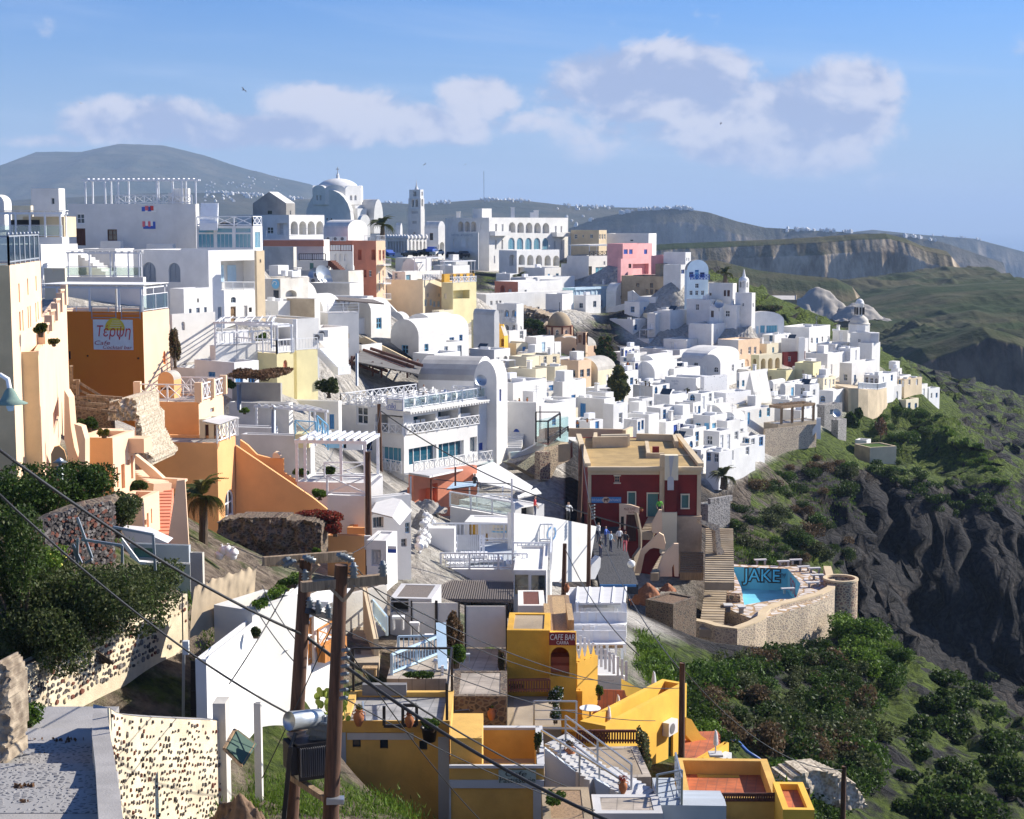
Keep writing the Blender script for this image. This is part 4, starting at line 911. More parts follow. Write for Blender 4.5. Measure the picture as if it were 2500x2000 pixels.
# salmon apartments and yellow apartments
V(560,380,3.317)
SA=bx('salmon and peach apartment tower with balconies under the palm',1190,690,1260,285,1003,1265,36,'peachy',rk='roofgrey',lmk='salmon',
 L=[('o',1040,762,1070,845,'salmon',1.),('o',1150,762,1185,845,'salmon',1.),('o',1080,925,1110,985,'tan',1.),('w',1130,930,1150,980)],
 Rr=[('w',1208,765,1228,850,'salmon'),('w',1240,765,1258,850,'salmon'),('w',1210,935,1222,1100),('w',1240,930,1250,975),('w',1213,1010,1225,1100),('w',1240,1010,1252,1090),('w',1205,1210,1215,1240),('w',1245,1190,1255,1235)])
for y0,y1,z in ((850,890,1),(985,1040,1),(1120,1170,0)):
 p=SA.fp('R',1200,y1); q=SA.fp('R',1262,y1); cube(SA.t,'balcony','cream' if not z else 'white',p,q-p,SA.nr*-1.4,UP*.18); railing(SA.t,p+UP*.18-SA.nr*1.35,q+UP*.18-SA.nr*1.35,1.,'v','metalw')
railing(SA.t,SA.on(0,0),SA.on(.5,0),.9,'v','metalw'); railing(SA.t,SA.on(0,0),SA.on(0,1),.9,'v','metalw')
SA2=bx('white house with wavy parapet and three outdoor fans on its salmon wall',1000,690,860,290,760,1110,36,'salmon',par=.2,rk='roofwhite',L=[('p',770,735,800,770)])
bx('white curved roof pavilion behind the fan units',960,590,690,300,762,1118,36,'white2',roof='vaultL',rise=1.6)
RB=bx('white house with red rail terrace and salmon parapet fence',762,680,860,270,273,812,20,'white',par=.1,rk='roofgrey')
cube(RB.t,'parapet_fence','salmon',P(275,735,268),P(765,735,268)-P(275,735,268),(0,.25,0),UP*mm(48,268))
bx('white three-arched wall with red balustrade',1000,725,960,276,808,1005,20,'white',L=[('row','an',3,868,825,945,825,32,60,'lgrey',.4),('ao',940,880,985,930,'lgrey')])
railing(BLD[-1].t,P(815,775,274),P(990,775,274),1.1,'v','brown2',sp=.4,w=.1)
GW=bx('white house with black iron balcony and a small blue door',800,850,985,240,510,822,20,'white2',L=[('d',650,870,682,938,'tgreen'),('ap',785,890,797,910)])
railing(GW.t,P(565,850,238),P(778,850,238),1.0,'v','iron',sp=.3,w=.1)
stairs('dark red wooden stair beside the black iron balcony',P(935,965,235),P(810,850,240),(0,1.2,0),10,'brown2')
bx('plain weathered white wall with a rounded corner beside the iron balcony',520,740,960,235,283,545,16,'oldwhite')
bx('narrow peeling cream strip house beside the recessed balcony',222,770,1160,150,205,287,38,'beige',rk='roofgrey',Rr=[('p',245,840,258,868)])
OW=bx('old white roof with air conditioners and satellite dishes',965,935,1080,205,290,1085,20,'oldwhite',rk='roofgrey',L=[('n',540,980,570,1015,'dark')])
bx('white house with a small lantern recess under the satellite dishes',975,1035,1160,196,640,1085,22,'white',lmk='oldwhite')
SB=bx('stained white yard wall with brown slatted gate under the round turquoise sign',415,1000,1300,168,270,640,30,'oldwhite',L=[('p',355,1090,400,1155,'shutter')],Rr=[('an',455,1090,545,1145,'lgrey',.6)])
mb=MB(); q=SB.fp('L',377,1040,.08); r=mm(40,168)
mb.poly([q+SB.dl*r*math.cos(R(18*i))+UP*r*math.sin(R(18*i)) for i in range(20)]); o=tag(mb.obj('sign','sblue'),'round turquoise sign with a white swirl on the yard wall','sign')
mb=MB(); mb.tube([q-SB.nl*.03+SB.dl*r*(.75-.1*i)*math.cos(R(40*i))+UP*r*(.75-.1*i)*math.sin(R(40*i)) for i in range(7)],.05,5); mb.obj('swirl','cloth',o)
RU=bx('ruined stone wall with rusty stains beside the slatted gate',690,1160,1300,160,465,735,24,'oldwhite',rk='tan',par=.5,lmk='tan')
gt=thing('gate','brown vertical slatted gate in the yard wall','gate',P(340,1290,164))
for i in range(9):beam(gt,'slat','brown',P(342+i*8,1290,164),P(342+i*8,1165,164),.22,.05)
VR=bx('white house with a brown reed veranda roof',1120,1140,1280,190,780,1165,22,'white',L=[('row','w',3,930,1195,1010,1200,18,70),('w',880,1200,895,1240)])
mb=MB(); p=P(790,1135,188); mb.obox(p,P(1165,1165,184)-p,P(860,1165,180)-p,UP*-.15); mb.obj('veranda_roof','reed',VR.t)
AW=bx('white gallery wall with gold painted lettering',800,1275,1590,172,720,1050,62,'white',par=.05,rk='roofgrey')
for s_,y0,y1 in (('SANTORINI',1440,1482),('ART',1487,1520),('CENTER',1520,1555)):
 x0,x1={'SANTORINI':(868,968),'ART':(897,940),'CENTER':(880,968)}[s_]
 text_on(AW.t,s_,'gold',AW.fp('R',x0,y1,.04),AW.fp('R',x1,y1,.04),AW.fp('R',x0,y0,.04))
railing(AW.t,AW.on(0,0),AW.on(0,1),1.0,'h','metalw')
RL=bx('low white house with dark felt roof and stained yard wall',520,1325,1560,150,190,725,48,'white',rk='tan',par=.15)
beam(RL.t,'post','wf',P(530,1600,140),P(530,1325,140),.35)
PA=pergola('grey metal pergola beside the gallery wall',P(1048,1430,196),P(1225,1430,196),P(1050,1400,204),2.8,12,mk='greym',w=.25)
YT=bx('pale yellow terrace house with arched doorway and white baluster rail',385,1605,1790,128,60,520,40,'paley',rk='wood',Rr=[('ad',437,1655,470,1740,'salmon')],par=.1)
railing(YT.t,YT.on(0,0),YT.on(1,0),1.1,'v','wf',sp=.3,w=.1); railing(YT.t,YT.on(0,0),YT.on(0,1),1.1,'v','wf',sp=.3,w=.1)
pergola('white pergola over the pale yellow terrace',YT.on(.0,.05),YT.on(1,.05),YT.on(.0,.9),2.2,7,w=.14)
YT2=bx('pale yellow wall with white rail beside the gallery stair',545,1580,1790,134,520,715,46,'paley',rk='wood')
railing(YT2.t,YT2.on(0,0),YT2.on(0,1),1.0,'v','metalw',sp=.3)
stairs('white metal stair descending beside the pale yellow wall',P(880,1720,136),P(725,1560,142),(0,1.5,0),14,'metalw')
# beige apartment slab and yellow apartments
BA=bx('tall beige apartment block with white fretwork balconies',1568,1010,1500,292,1275,1728,34,'cream',rk='roofgrey',Rr=[('row','w',2,1608,1130,1700,1130,12,30),('s',1580,1165,1598,1220,'pblue'),('s',1622,1165,1640,1215,'pblue'),('s',1685,1180,1705,1225,'pblue'),('s',1650,1180,1670,1225,'pblue')])
railing(BA.t,BA.on(0,0),BA.on(0,1),1.0,'xx','metalw',w=.12)
BA2=bx('white roof flat with glass balcony and pergola frame on the beige block',1425,940,1080,297,1320,1730,36,'white',L=[('w',1340,945,1360,1000)],Rr=[('g',1430,965,1470,1035,'wf',.2,'glassb'),('w',1560,970,1600,1040),('w',1640,980,1690,1035)],rk='roofgrey')
pergola('white pergola frame on the beige block roof',BA2.on(0,.55),BA2.on(0,1),BA2.on(.9,.55),2.4,5,w=.16)
bx('white barrel-vaulted roof house above the beige block',1530,930,1010,305,1395,1580,38,'white',roof='vaultR',rise=2.2)
bx('white house with roof vents and a terracotta box garden below the parked cars',1500,830,960,330,1345,1640,38,'white',L=[('row','n',4,1412,852,1455,852,8,22,'lgrey')])
YA=bx('yellow apartment block with white fretwork and a wide recessed balcony',1810,1030,1300,288,1718,2000,38,'paley',rk='roofgrey',Rr=[('o',1812,1090,1945,1160,'paley',1.5),('w',1730,1120,1770,1160)],L=[('n',1738,1115,1770,1162,'cream')])
railing(YA.t,YA.on(0,0),YA.on(0,1),1.0,'xx','metalw',w=.12)
YA2=bx('upper yellow flat under a white pergola',1740,960,1060,294,1718,1985,44,'yellow',Rr=[('row','w',4,1800,985,1960,985,30,60)])
pergola('white pergola over the upper yellow flat',YA2.on(-.1,0),YA2.on(-.1,1),YA2.on(1.2,0),2.3,12,w=.14)
wallpoly('wall','cream stepped stair wall below the beige block','wall',[(1620,1310),(1800,1480),(1830,1500),(1830,1560),(1680,1560),(1615,1420)],286,20,.4,'cream')
CR=bx('cream house with a stepped gable and terrace below the yellow apartments',1700,1255,1420,284,1640,1815,38,'cream',L=[('p',1645,1290,1665,1310)])
for (cx,yt,yb,xl,xr,mk_,nl,nr,w_) in ((1990,1330,1480,1960,2060,'paley',0,2,'below the yellow apartments'),(1560,1430,1640,1280,1620,'white',0,3,'with a glazed bay near the arched gate'),(1830,1460,1560,1600,2000,'white',0,0,'below the cream stair wall')):
 hs(w_,cx,yt,yb,262,xl,xr,nl,nr,40,mk_)
hs('beside the peach rooftop near the arched gate',1420,1360,1470,255,1265,1470,1,1,40,'white',roof='vaultR')
wallpoly('wall','tall pale blue-white curving wall beneath the beige block','wall',[(1265,1170),(1330,1240),(1400,1310),(1500,1360),(1560,1400),(1580,1480),(1580,1640),(1420,1640),(1265,1300)],280,25,.4,'white')
# ------------------------------------------------------------------ domed church, yellow belfry and the white village
V(1050,480,3.317)
CH=thing('church','old pinkish church with brown dome, octagonal drum and striped bell gable','church',P(1150,1330,292))
k=dict(parent=CH,gnd=None)
bld('','','',1225,1215,1340,288,1040,1345,42,'peach2',roof='vaultR',rise=1.6,dr=7,L=[('aw',1145,1225,1175,1270,'brown')],Rr=[('ad',1325,1200,1342,1260,'brown'),('aw',1252,1230,1266,1262,'brown')],**k)
bld('','','',1130,1215,1340,291,985,1220,42,'peach2',roof='vaultR',rise=1.7,**k)
bld('','','',1060,1170,1220,296,905,1160,42,'peachy',roof='vaultL',rise=1.2,rk='tan',**k)
bld('','','',1260,1100,1200,286,1185,1277,30,'peach2',par=.05,L=[('ao',1197,1118,1232,1185,'lgrey',.9)],Rr=[('ao',1262,1118,1275,1185,'lgrey',.6)],**k)
for (x0,x1) in ((1184,1192),(1238,1260),(1268,1278)):
 cube(CH,'brown_stripe','brown2',P(x0,1200,285.7),P(x1,1200,285.7)-P(x0,1200,285.7),(0,.05,0),UP*mm(98,286))
c=P(1048,1150,300); r8=mm(218,300)/2; hd=mm(98,300); mb=MB()
for i in range(8):
 a_,b_=[Vector((c.x+r8*math.cos(R(10+45*(i+j))),c.y+r8*math.sin(R(10+45*(i+j))),c.z)) for j in (0,1)]
 U_=a_-b_; w_=U_.length; U_.normalize(); nin=c-(a_+b_)/2; nin.z=0; nin.normalize(); q=_B(); q.t=CH; q.mk='lgrey'
 wall_face(mb,q,b_,U_,w_,hd,nin,[dict(kind='aw',u0=w_*.35,u1=w_*.65,v0=.7,v1=hd*.8)])
 beam(CH,'drum_rib','brown2',a_,a_+UP*hd,.35)
 cube(CH,'drum_cornice','brown2',b_+UP*(hd-.05)-nin*.1,U_*w_,nin*.4,UP*.3)
mb.obj('drum','peach2',CH)
rd=mm(196,300)/2; mb=MB(); mb.lathe([(rd*math.cos(R(t)),mm(118,300)*math.sin(R(t))) for t in range(0,91,6)],(c.x,c.y,c.z+hd),32); mb.obj('dome','tan',CH,True)
beam(CH,'cross','iron',(c.x,c.y,c.z+hd+mm(118,300)),(c.x,c.y,c.z+hd+mm(118,300)+1.8),.12)
GCTRL.append((c.x,c.y,P(1048,1330,300).z))
YB=bld('belfry','narrow yellow ochre belfry gate with pointed gable and arched doorway','belfry',600,1130,1250,255,545,632,20,'yellow',roof='gableR',rise=1.6,L=[('ao',575,1150,610,1215,'tan',1.)])
k=dict(parent=YB.t,gnd=None)
bld('','','',592,1035,1130,256,540,600,20,'yellow',par=.05,L=[('row','n',3,555,1085,582,1085,7,70,'beige')],**k)
wallpoly('gable_wall','','',[(535,1040),(535,985),(545,972),(552,990),(560,1040)],256,10,.4,'yellow',YB.t)
bx('white dovecote wall with small arched niches beside the yellow belfry',520,965,1360,252,350,560,50,'white',Rr=[('an',495,1010,507,1040,'lgrey')],roof='vaultL',rise=.9)
BV=bx('white crenellated house with blue parasols on its balcony',700,870,1090,285,540,757,36,'white',L=[('row','n',4,548,930,590,930,6,25,'lgrey'),('row','ao',2,620,1065,680,1065,36,50,'lgrey'),('row','ao',2,620,950,680,950,36,60,'lgrey')],Rr=[('ao',722,1048,744,1090,'lgrey')])
railing(BV.t,BV.fp('L',605,1020,.6),BV.fp('L',695,1020,.6),1.0,'xx','metalw',w=.12)
DATA='''
below the dovecote|640 1090 1180 262 600 780|0 2 white
below the crenellated house|860 1140 1290 258 770 1005|2 1 white pblue
beside the white garden steps|1010 1180 1360 262 900 1060|1 1 white
with pale terraces below the belfry|890 1290 1400 240 700 1050|0 2 cream
near the flight of blue-railed steps|780 1300 1420 236 640 885|0 0 cream
below the old church|1200 1330 1510 240 1055 1305|2 2 peachy shutter
below the pale terraces|1010 1380 1600 222 850 1110|1 2 cream
above the restaurant with the vaulted roof|855 1400 1600 205 628 945|1 2 cream
beside the olive-coloured tree|1215 1480 1720 205 1005 1260|2 1 white mblue
under the olive-coloured tree|1420 1590 1800 212 1260 1485|1 2 white
'''
def rows(data,a=38,dY=0):
 for ln in data.strip().splitlines():
  w_,g,r=ln.split('|'); g=[float(x) for x in g.split()]; r=r.split()
  kw={}
  for t in r[3:]:
   if t in ('vaultR','vaultL'):kw['roof']=t; kw['rise']=None
   elif t.startswith('a='):kw['a']=float(t[2:])
   elif t.startswith('par='):kw['par']=float(t[4:])
   else:kw['c']=t
  if 'a' not in kw:kw['a']=a+random.uniform(-4,4)
  hs(w_,g[0],g[1],g[2],g[3]+dY,g[4],g[5],int(r[0]),int(r[1]),mk=r[2],**kw)
rows(DATA)
V(1600,560,3.026)
# landmarks of the village
BH=bx('white and pale blue arched-top house with blue balcony doors beside the tan ruin',232,300,640,322,215,390,62,'lightblue',roof='vaultL',rise=2.0,
 Rr=[('w',250,315,282,355,'blue'),('d',292,318,322,370,'sblue'),('w',330,318,365,355,'blue'),('s',292,283,322,316,'mblue'),('w',295,400,322,435,'wf'),('row','w',3,265,470,350,470,22,36),('ao',325,550,375,590,'lgrey')])
railing(BH.t,BH.fp('R',245,372,.7),BH.fp('R',385,372,.7),1.0,'xx','blue',w=.1)
bx('white block with one blue window adjoining the arched-top house',188,262,340,325,60,230,38,'white',Rr=[('w',190,298,215,328,'blue')])
bx('white flat house on the ridge behind the arched-top house',222,170,290,345,60,262,38,'white',Rr=[('w',228,210,236,235),('w',243,210,251,235)])
CT2=bld('chapel','white chapel with three brown doors and a curved forecourt wall','chapel',572,400,520,318,395,600,30,'white',L=[('d',505,450,522,494,'brown'),('d',530,450,550,496,'brown'),('w',400,470,415,490,'brown')])
PT=thing('bell_gable','small white domed bell turret with open arches and a spike','tower',P(655,460,316))
k=dict(parent=PT,gnd=None)
bld('','','',668,380,480,315,615,692,38,par=.05,ex=2.,L=[('row','ao',2,628,408,650,408,16,46,'lgrey',1.)],Rr=[('ao',672,390,686,430,'lgrey',.8)],**k)
q=P(654,380,317); mb=MB(); rr_=mm(38,317); mb.lathe([(rr_*math.cos(R(t)),rr_*.85*math.sin(R(t))) for t in range(0,91,10)],q,18); mb.lathe([(.35,rr_*.8),(.2,rr_+.6),(.0,rr_+1.4)],q,8); mb.obj('dome','white',PT,True)
bx('white bell turret base house with one small window',712,470,620,312,590,738,38,'white',Rr=[('w',718,545,727,575),('w',685,575,700,600)],L=[('w',640,545,655,570)])
CH2=thing('church','white church with domed lantern on an octagonal drum at the village end','church',P(1530,930,322))
k=dict(parent=CH2,gnd=None)
bld('','','',1590,768,940,318,1440,1652,40,'white2',par=.2,L=[('w',1495,810,1515,838),('d',1490,866,1518,895,'signred')],**k)
bld('','','',1600,840,960,316,1500,1660,40,'white2',par=.1,**k)
cube(CH2,'stair_tower','lgrey',P(1592,838,317),(mm(58,317),0,0),(0,4,0),UP*mm(70,317))
c=P(1504,768,325); r8=mm(158,325)/2; hd=mm(68,325); mb=MB()
for i in range(8):
 a_,b_=[Vector((c.x+r8*math.cos(R(22+45*(i+j))),c.y+r8*math.sin(R(22+45*(i+j))),c.z)) for j in (0,1)]
 U_=a_-b_; w_=U_.length; U_.normalize(); nin=c-(a_+b_)/2; nin.z=0; nin.normalize(); q=_B(); q.t=CH2; q.mk='lgrey'
 wall_face(mb,q,b_,U_,w_,hd,nin,[dict(kind='w',u0=w_*.38,u1=w_*.62,v0=1.4,v1=hd*.7)] if i % 2 == 0 else [])
mb.obj('drum','white',CH2)
rd=mm(138,325)/2; mb=MB(); mb.lathe([(r8,0),(r8,.12),(rd,.3)]+[(rd*math.cos(R(t)),.3+mm(58,325)*math.sin(R(t))) for t in range(0,91,6)],(c.x,c.y,c.z+hd),28)
mb.obj('dome','oldwhite',CH2,True)
mb=MB(); rl=mm(30,325); zt=hd+mm(52,325); mb.lathe([(rl,zt),(rl,zt+2.6),(rl*1.15,zt+2.7),(rl*1.1,zt+2.9)]+[(rl*math.cos(R(t)),zt+2.9+rl*math.sin(R(t))) for t in range(0,91,15)],(c.x,c.y,c.z),14); mb.obj('lantern','white',CH2,True)
for i in range(8):t=R(45*i); cube(CH2,'lantern_window','dark',Vector((c.x+rl*math.cos(t),c.y+rl*math.sin(t),c.z+zt+.5))-Vector((.18,.18,0)),(.36,0,0),(0,.36,0),UP*1.5)
GCTRL.append((c.x,c.y,P(1504,960,325).z))
BA_=thing('bastion','tall rounded tan retaining bastion under the white terraces','wall',P(1500,1380,290))
mb=MB(); pl=[(1310,1165,1370,286),(1375,1160,1372,283),(1435,1172,1376,280),(1500,1178,1385,280),(1570,1188,1390,282),(1640,1186,1360,286),(1700,1172,1310,292),(1760,1158,1270,300)]
W_=[(P(x,y0,Y),P(x,y1+30,Y)) for x,y0,y1,Y in pl]
for (a0,a1),(b0,b1) in zip(W_,W_[1:]):mb.poly([a0,b0,b1,a1])
mb.poly([a for a,b in W_]+[W_[-1][0]+Vector((0,12,0)),W_[0][0]+Vector((0,12,0))])
mb.obj('wall','beigew',BA_)
for (a0,a1) in W_[2:3]:beam(BA_,'drain_pipe','beige',a0,a1,.5)
railing(BA_,W_[3][0],W_[5][0],1.1,'v','wf',w=.12); railing(BA_,W_[5][0],W_[7][0],1.1,'v','wf',w=.12)
for a0,a1 in W_:GCTRL.append((a1.x,a1.y,a1.z+.5))
RH=bx('deep red house front with white chimney between the white terraces',948,908,985,312,935,1108,60,'red',rk='roofwhite',Rr=[('w',980,940,1002,975)])
cube(RH.t,'chimney','white',RH.fp('R',1050,985,.3),RH.dr*1.5,RH.nr*.6,UP*5)
PO=bx('peach orange town house with white framed windows beside the arcade',612,820,1000,302,460,770,42,'peachy',rk='roofwhite',lmk='lgrey',Rr=[('w',628,885,640,925),('w',687,868,708,922),('w',728,868,747,920),('ad',660,960,690,1020,'peachy'),('w',660,990,675,1020)])
YC=bx('cream house with yellow arched loggia beside the peach town house',765,930,1045,292,705,935,48,'cream',lmk='paley',rk='roofwhite',L=[('ao',720,955,745,1030,'paley')],Rr=[('row','ao',3,797,995,902,988,34,80,'yellow',1.2)])
bx('pale yellow house with a blank wall below the red house front',965,1045,1110,286,830,1030,36,'paley',L=[('s',843,1085,858,1118,'tan')])
bx('pale yellow cube house with a dark terrace door under the red house front',1165,990,1100,288,1030,1222,30,'paley',L=[('n',1085,1040,1100,1070,'beige')],Rr=[('row','w',2,1190,1080,1210,1080,10,30)])
VA=bx('long white barrel-vaulted house with a blue terrace',652,680,790,318,628,950,68,'white',roof='vaultL',rise=1.9,Rr=[('g',775,710,810,765,'sblue',.2,'glassb'),('g',820,710,905,765,'sblue',.4,'glassb'),('s',745,715,765,770,'pblue')])
PB=bx('whitewashed rough boulder-studded wall beside the plunge terraces',360,1090,1330,245,330,530,50,'pebble',rk='roofwhite',gnd=.5)
bx('white pebbled retaining wall under the boulder-studded wall',520,1210,1330,240,410,705,46,'pebble',gnd=.5,rk='roofwhite')
bx('white hotel wing with dark metal stair and name lettering on its wall',300,1100,1220,246,70,380,30,'white',L=[('w',205,1180,220,1220),('d',235,1180,255,1222,'dark')],Rr=[('w',305,1175,330,1215)])
text_on(BLD[-1].t,'Porto Fira','shutter',BLD[-1].fp('L',122,1128,.05),BLD[-1].fp('L',172,1128,.05),BLD[-1].fp('L',122,1112,.05)); text_on(BLD[-1].t,'Suites','shutter',BLD[-1].fp('L',138,1146,.05),BLD[-1].fp('L',165,1146,.05),BLD[-1].fp('L',138,1132,.05))
GB=bx('white gabled chapel-like house with arches between the cave terraces',745,1290,1370,252,640,865,40,'white',roof='gableR',rise=5.0,L=[('ao',690,1300,730,1350,'lgrey')],Rr=[('ao',775,1280,815,1350,'lgrey')])
SR=bx('stone terrace with brown pergola beams on square posts above the rough wall',905,1440,1500,232,800,1200,52,'tan',rk='paveg',par=.1)
pergola('brown beamed pergola on thick tan posts at the village foot',SR.on(.05,.1),SR.on(.05,.9),SR.on(.8,.1),2.4,9,mk='wood',w=.35,posts=((0,0),(.33,0),(.66,0),(1,0)))
RW=bx('rough brown rubble retaining wall at the village foot',812,1478,1640,228,800,1190,54,'rubblel',par=.05,rk='tan',gnd=.2)
wallpoly('wall','white sloping stair wall at the end of the rubble wall','wall',[(1075,1590),(1190,1440),(1190,1395),(1222,1395),(1222,1550),(1190,1550),(1188,1500),(1082,1605)],234,10,.5,'white')
GS=bx('grey stone tower house with satellite dish and ramp below the bastion',1250,1300,1420,262,1180,1380,45,'rubbleg',rk='white',par=.3,Rr=[('p',1290,1330,1320,1370)])
bx('grey stone buttress under the stone tower house',1350,1410,1520,252,1300,1412,40,'rubbleg',rk='rubbleg',par=.05,gnd=.2)
bx('tan garden retaining wall in the dark gully',1585,1612,1725,240,1470,1780,70,'beige',rk='grass',par=.15,lmk='tan',gnd=.1)
bx('small white garden shed roof above the gully wall',1560,1560,1605,252,1475,1592,30,'white')
DATA='''
below the tan ruin|0 620 770 316 -60 85|1 1 white
under the arched-top house|110 600 660 316 20 235|0 0 white
with a terrace below the arched-top house|405 520 640 316 230 440|1 1 white
beside the chapel|470 570 690 312 400 590|2 1 white brown
with the curved forecourt|600 560 680 312 430 650|1 2 white
below the vaulted terrace house|415 700 820 308 245 605|0 3 white
with a fretwork parapet|230 815 920 306 60 415|1 3 white
uphill of the peach town house|180 890 1000 302 -20 300|1 1 white
above the peach town house|880 780 860 316 790 1000|2 2 white
with white terraces adjoining the domed church|1135 725 880 322 930 1290|2 4 white
stepped down from the domed church|1330 850 930 318 1190 1440|2 3 white
beside the domed lantern church|1420 750 830 330 1310 1440|0 0 white2
in front of the domed lantern church|1065 810 890 314 930 1130|1 1 white
on the terrace by the domed church|1270 920 1080 300 1110 1420|1 2 white
behind the terrace by the domed church|1440 880 980 306 1350 1510|2 1 white
with a wall of sash windows above the bastion|1450 990 1165 292 1360 1640|1 3 white
on the bastion terrace|1650 1080 1180 290 1540 1785|3 2 white
at the end of the bastion|1790 1030 1130 306 1740 1820|1 1 white
with a round balcony past the bastion|1840 1110 1170 300 1790 1970|2 2 beige
past the bastion by the cliff edge|1960 1150 1260 312 1780 2010|0 1 white2
on the cliff edge|2020 1180 1290 320 1950 2100|1 2 white
below the cream arcade|620 1060 1200 280 600 830|1 4 white sblue
above the boulder-studded wall|370 960 1080 286 190 620|1 3 white vaultL
seaward of the boulder-studded wall|480 1000 1100 284 330 600|2 2 white vaultR
landward of the boulder-studded wall|40 960 1050 288 -60 320|2 2 white
with a dark pergola|130 1040 1120 262 20 330|2 1 white
with vaulted cave rooms|870 1140 1260 274 820 960|1 1 white vaultR
beside the cave rooms|960 1160 1260 272 920 1050|1 1 white vaultR sblue
adjoining the cave rooms|1050 1130 1250 276 960 1200|1 2 white
under the pale yellow cube|1240 1100 1200 282 1100 1330|1 3 cream
with a grey stair under the pale yellow cube|1140 1150 1270 268 1030 1210|1 1 white
beside the gabled chapel-like house|880 1240 1360 256 800 965|1 2 white sblue
adjoining the gabled chapel-like house|990 1260 1380 252 860 1110|1 2 white sblue
with triangular steps below the cave rooms|1110 1250 1370 250 1010 1190|1 1 white
under the boulder-studded wall|240 1240 1350 236 0 430|1 2 white
with a white canopy below the hotel wing|340 1270 1400 232 220 500|1 1 white
below the boulder-studded wall|660 1340 1450 232 560 880|1 3 white sblue
near the pebbled retaining wall|410 1330 1480 226 300 600|2 2 white
with a vaulted room near the stone terrace|590 1400 1500 222 490 660|1 1 white vaultR
under the white canopy|80 1430 1560 216 -30 180|2 3 white
with a white pergola at the village foot|480 1450 1600 216 330 680|2 2 white
with a stepped terrace at the village foot|180 1390 1530 222 40 300|2 1 white
with a balcony at the village foot|560 1520 1660 208 380 690|1 2 white
with an arched window beside the rubble wall|700 1540 1650 210 650 810|0 2 white
at the lowest corner of the village|480 1640 1730 200 330 740|2 2 white
beside the red building roof|240 1560 1700 206 120 380|1 2 white
with low cube rooms above the red building|120 1500 1640 212 0 260|2 1 white
stacked above the palm|380 1600 1720 202 240 520|2 1 white
'''
rows(DATA)
V(1150,850,3.137)
DATA='''
beside the arched blue doorway|700 260 500 196 630 870|1 1 white mblue
behind the arched blue doorway|740 300 480 200 640 860|1 1 white mblue
with two vaulted blocks beside the glass bay|690 470 600 186 560 790|0 3 white vaultR
with a curved stair below the olive-coloured tree|1020 390 560 196 660 1100|1 1 white mblue
under the curved stair|1090 430 640 194 1010 1200|0 1 white
with a planted terrace above the ochre roof|910 560 640 184 740 1010|1 1 white mblue
above the ochre roof|1270 550 690 190 1170 1330|1 2 white
above the rounded ochre parapet|1360 510 660 196 1200 1440|1 0 white
with a round window by the pergola|1310 390 540 212 1205 1400|1 2 white
with wide garden stairs|1170 180 330 236 1080 1280|0 1 white
with grey roof terrace under the dark tree|1250 110 200 250 1150 1330|1 2 white blue
with narrow blue windows beside the dark tree|1170 0 110 262 1140 1290|1 4 white blue
below the narrow blue windows|1220 70 150 256 1140 1330|1 1 white
with rooftop cacti|1390 290 400 222 1240 1520|1 2 white
with a white pergola above the cave stair|1450 460 600 206 1330 1600|1 2 white
above the cave stair|1490 570 720 200 1380 1640|1 3 white blue
with a plunge pool terrace|1520 360 520 218 1400 1660|2 1 white
near the plunge pool terrace|1700 420 560 214 1560 1760|1 2 white
with a balcony under the hotel wing|1760 350 480 222 1640 1860|1 2 white
facing the plunge pool terrace|1610 520 690 206 1500 1740|1 2 white
with sun loungers|1830 520 700 206 1700 1960|2 2 white sblue
next to the sun loungers|1700 620 780 200 1600 1800|1 2 white
with a sun shade of reeds|1900 640 800 198 1780 2000|1 2 white
below the sun loungers|1960 560 760 204 1880 2060|1 2 white
with a white awning above the red building|1600 700 860 194 1500 1720|1 2 white
beside the bushy palm|1760 780 900 192 1660 1880|1 1 white
above the bushy palm|1900 800 900 190 1800 2000|2 1 white
'''
rows(DATA)
# ------------------------------------------------------------------ middle ground: restaurant, red building, pool, ramps
V(540,800,3.026)
NK=bld('restaurant','white three-level restaurant with glass fronts, crossed white railings and a roof terrace','restaurant',1350,607,1090,148,870,1962,36,'white',par=.12,rk='lgrey',
 L=[('w',1000,560,1085,718,'wf'),('o',1140,645,1340,775,'lgrey',1.6),('g',1190,885,1328,1000,'wf',.3,'glassb'),('ag',990,795,1115,905,'blue',.4,'glass')],
 Rr=[('o',1366,650,1584,785,'glasst',2.2),('o',1602,612,1752,752,'glasst',2.2),('o',1768,580,1905,722,'glasst',2.2),
 ('g',1386,880,1590,1005,'wf',.35,'glasst'),('g',1606,846,1792,972,'wf',.35,'glasst'),('g',1838,808,1890,920,'wf',.35,'glasst'),('s',1905,850,1936,906,'blue')])
t=NK.t
railing(t,NK.on(.01,.0),NK.on(.01,.985),1.05,'g','metalw',post=1.7,w=.08); railing(t,NK.on(.01,.01),NK.on(.98,.01),1.05,'xx','metalw',post=1.8,w=.08)
railing(t,NK.on(.98,.01),NK.on(.98,.9),1.0,'xx','metalw',post=2.,w=.08); railing(t,NK.on(.5,.97),NK.on(.02,.97),1.0,'xx','metalw',post=2.,w=.08)
railing(t,NK.fp('R',1362,795,.08),NK.fp('R',1905,715,.08),.95,'xx','wf',post=1.6,w=.08); railing(t,NK.fp('L',1140,775,.08),NK.fp('L',1345,795,.08),.95,'xx','wf',post=1.6,w=.08)
cube(t,'balcony','white',NK.fp('R',1352,1082,.0)-UP*.3,NK.dr*NK.wr*.97,NK.nr*-1.1,UP*.3)
railing(t,NK.fp('R',1362,1078,1.0),NK.fp('R',1945,985,1.0),1.15,'xx','wf',post=1.6,w=.08); railing(t,NK.fp('L',1190,1045,.3),NK.fp('L',1345,1075,.3),1.1,'xx','wf',post=1.6,w=.08)
mb=MB()
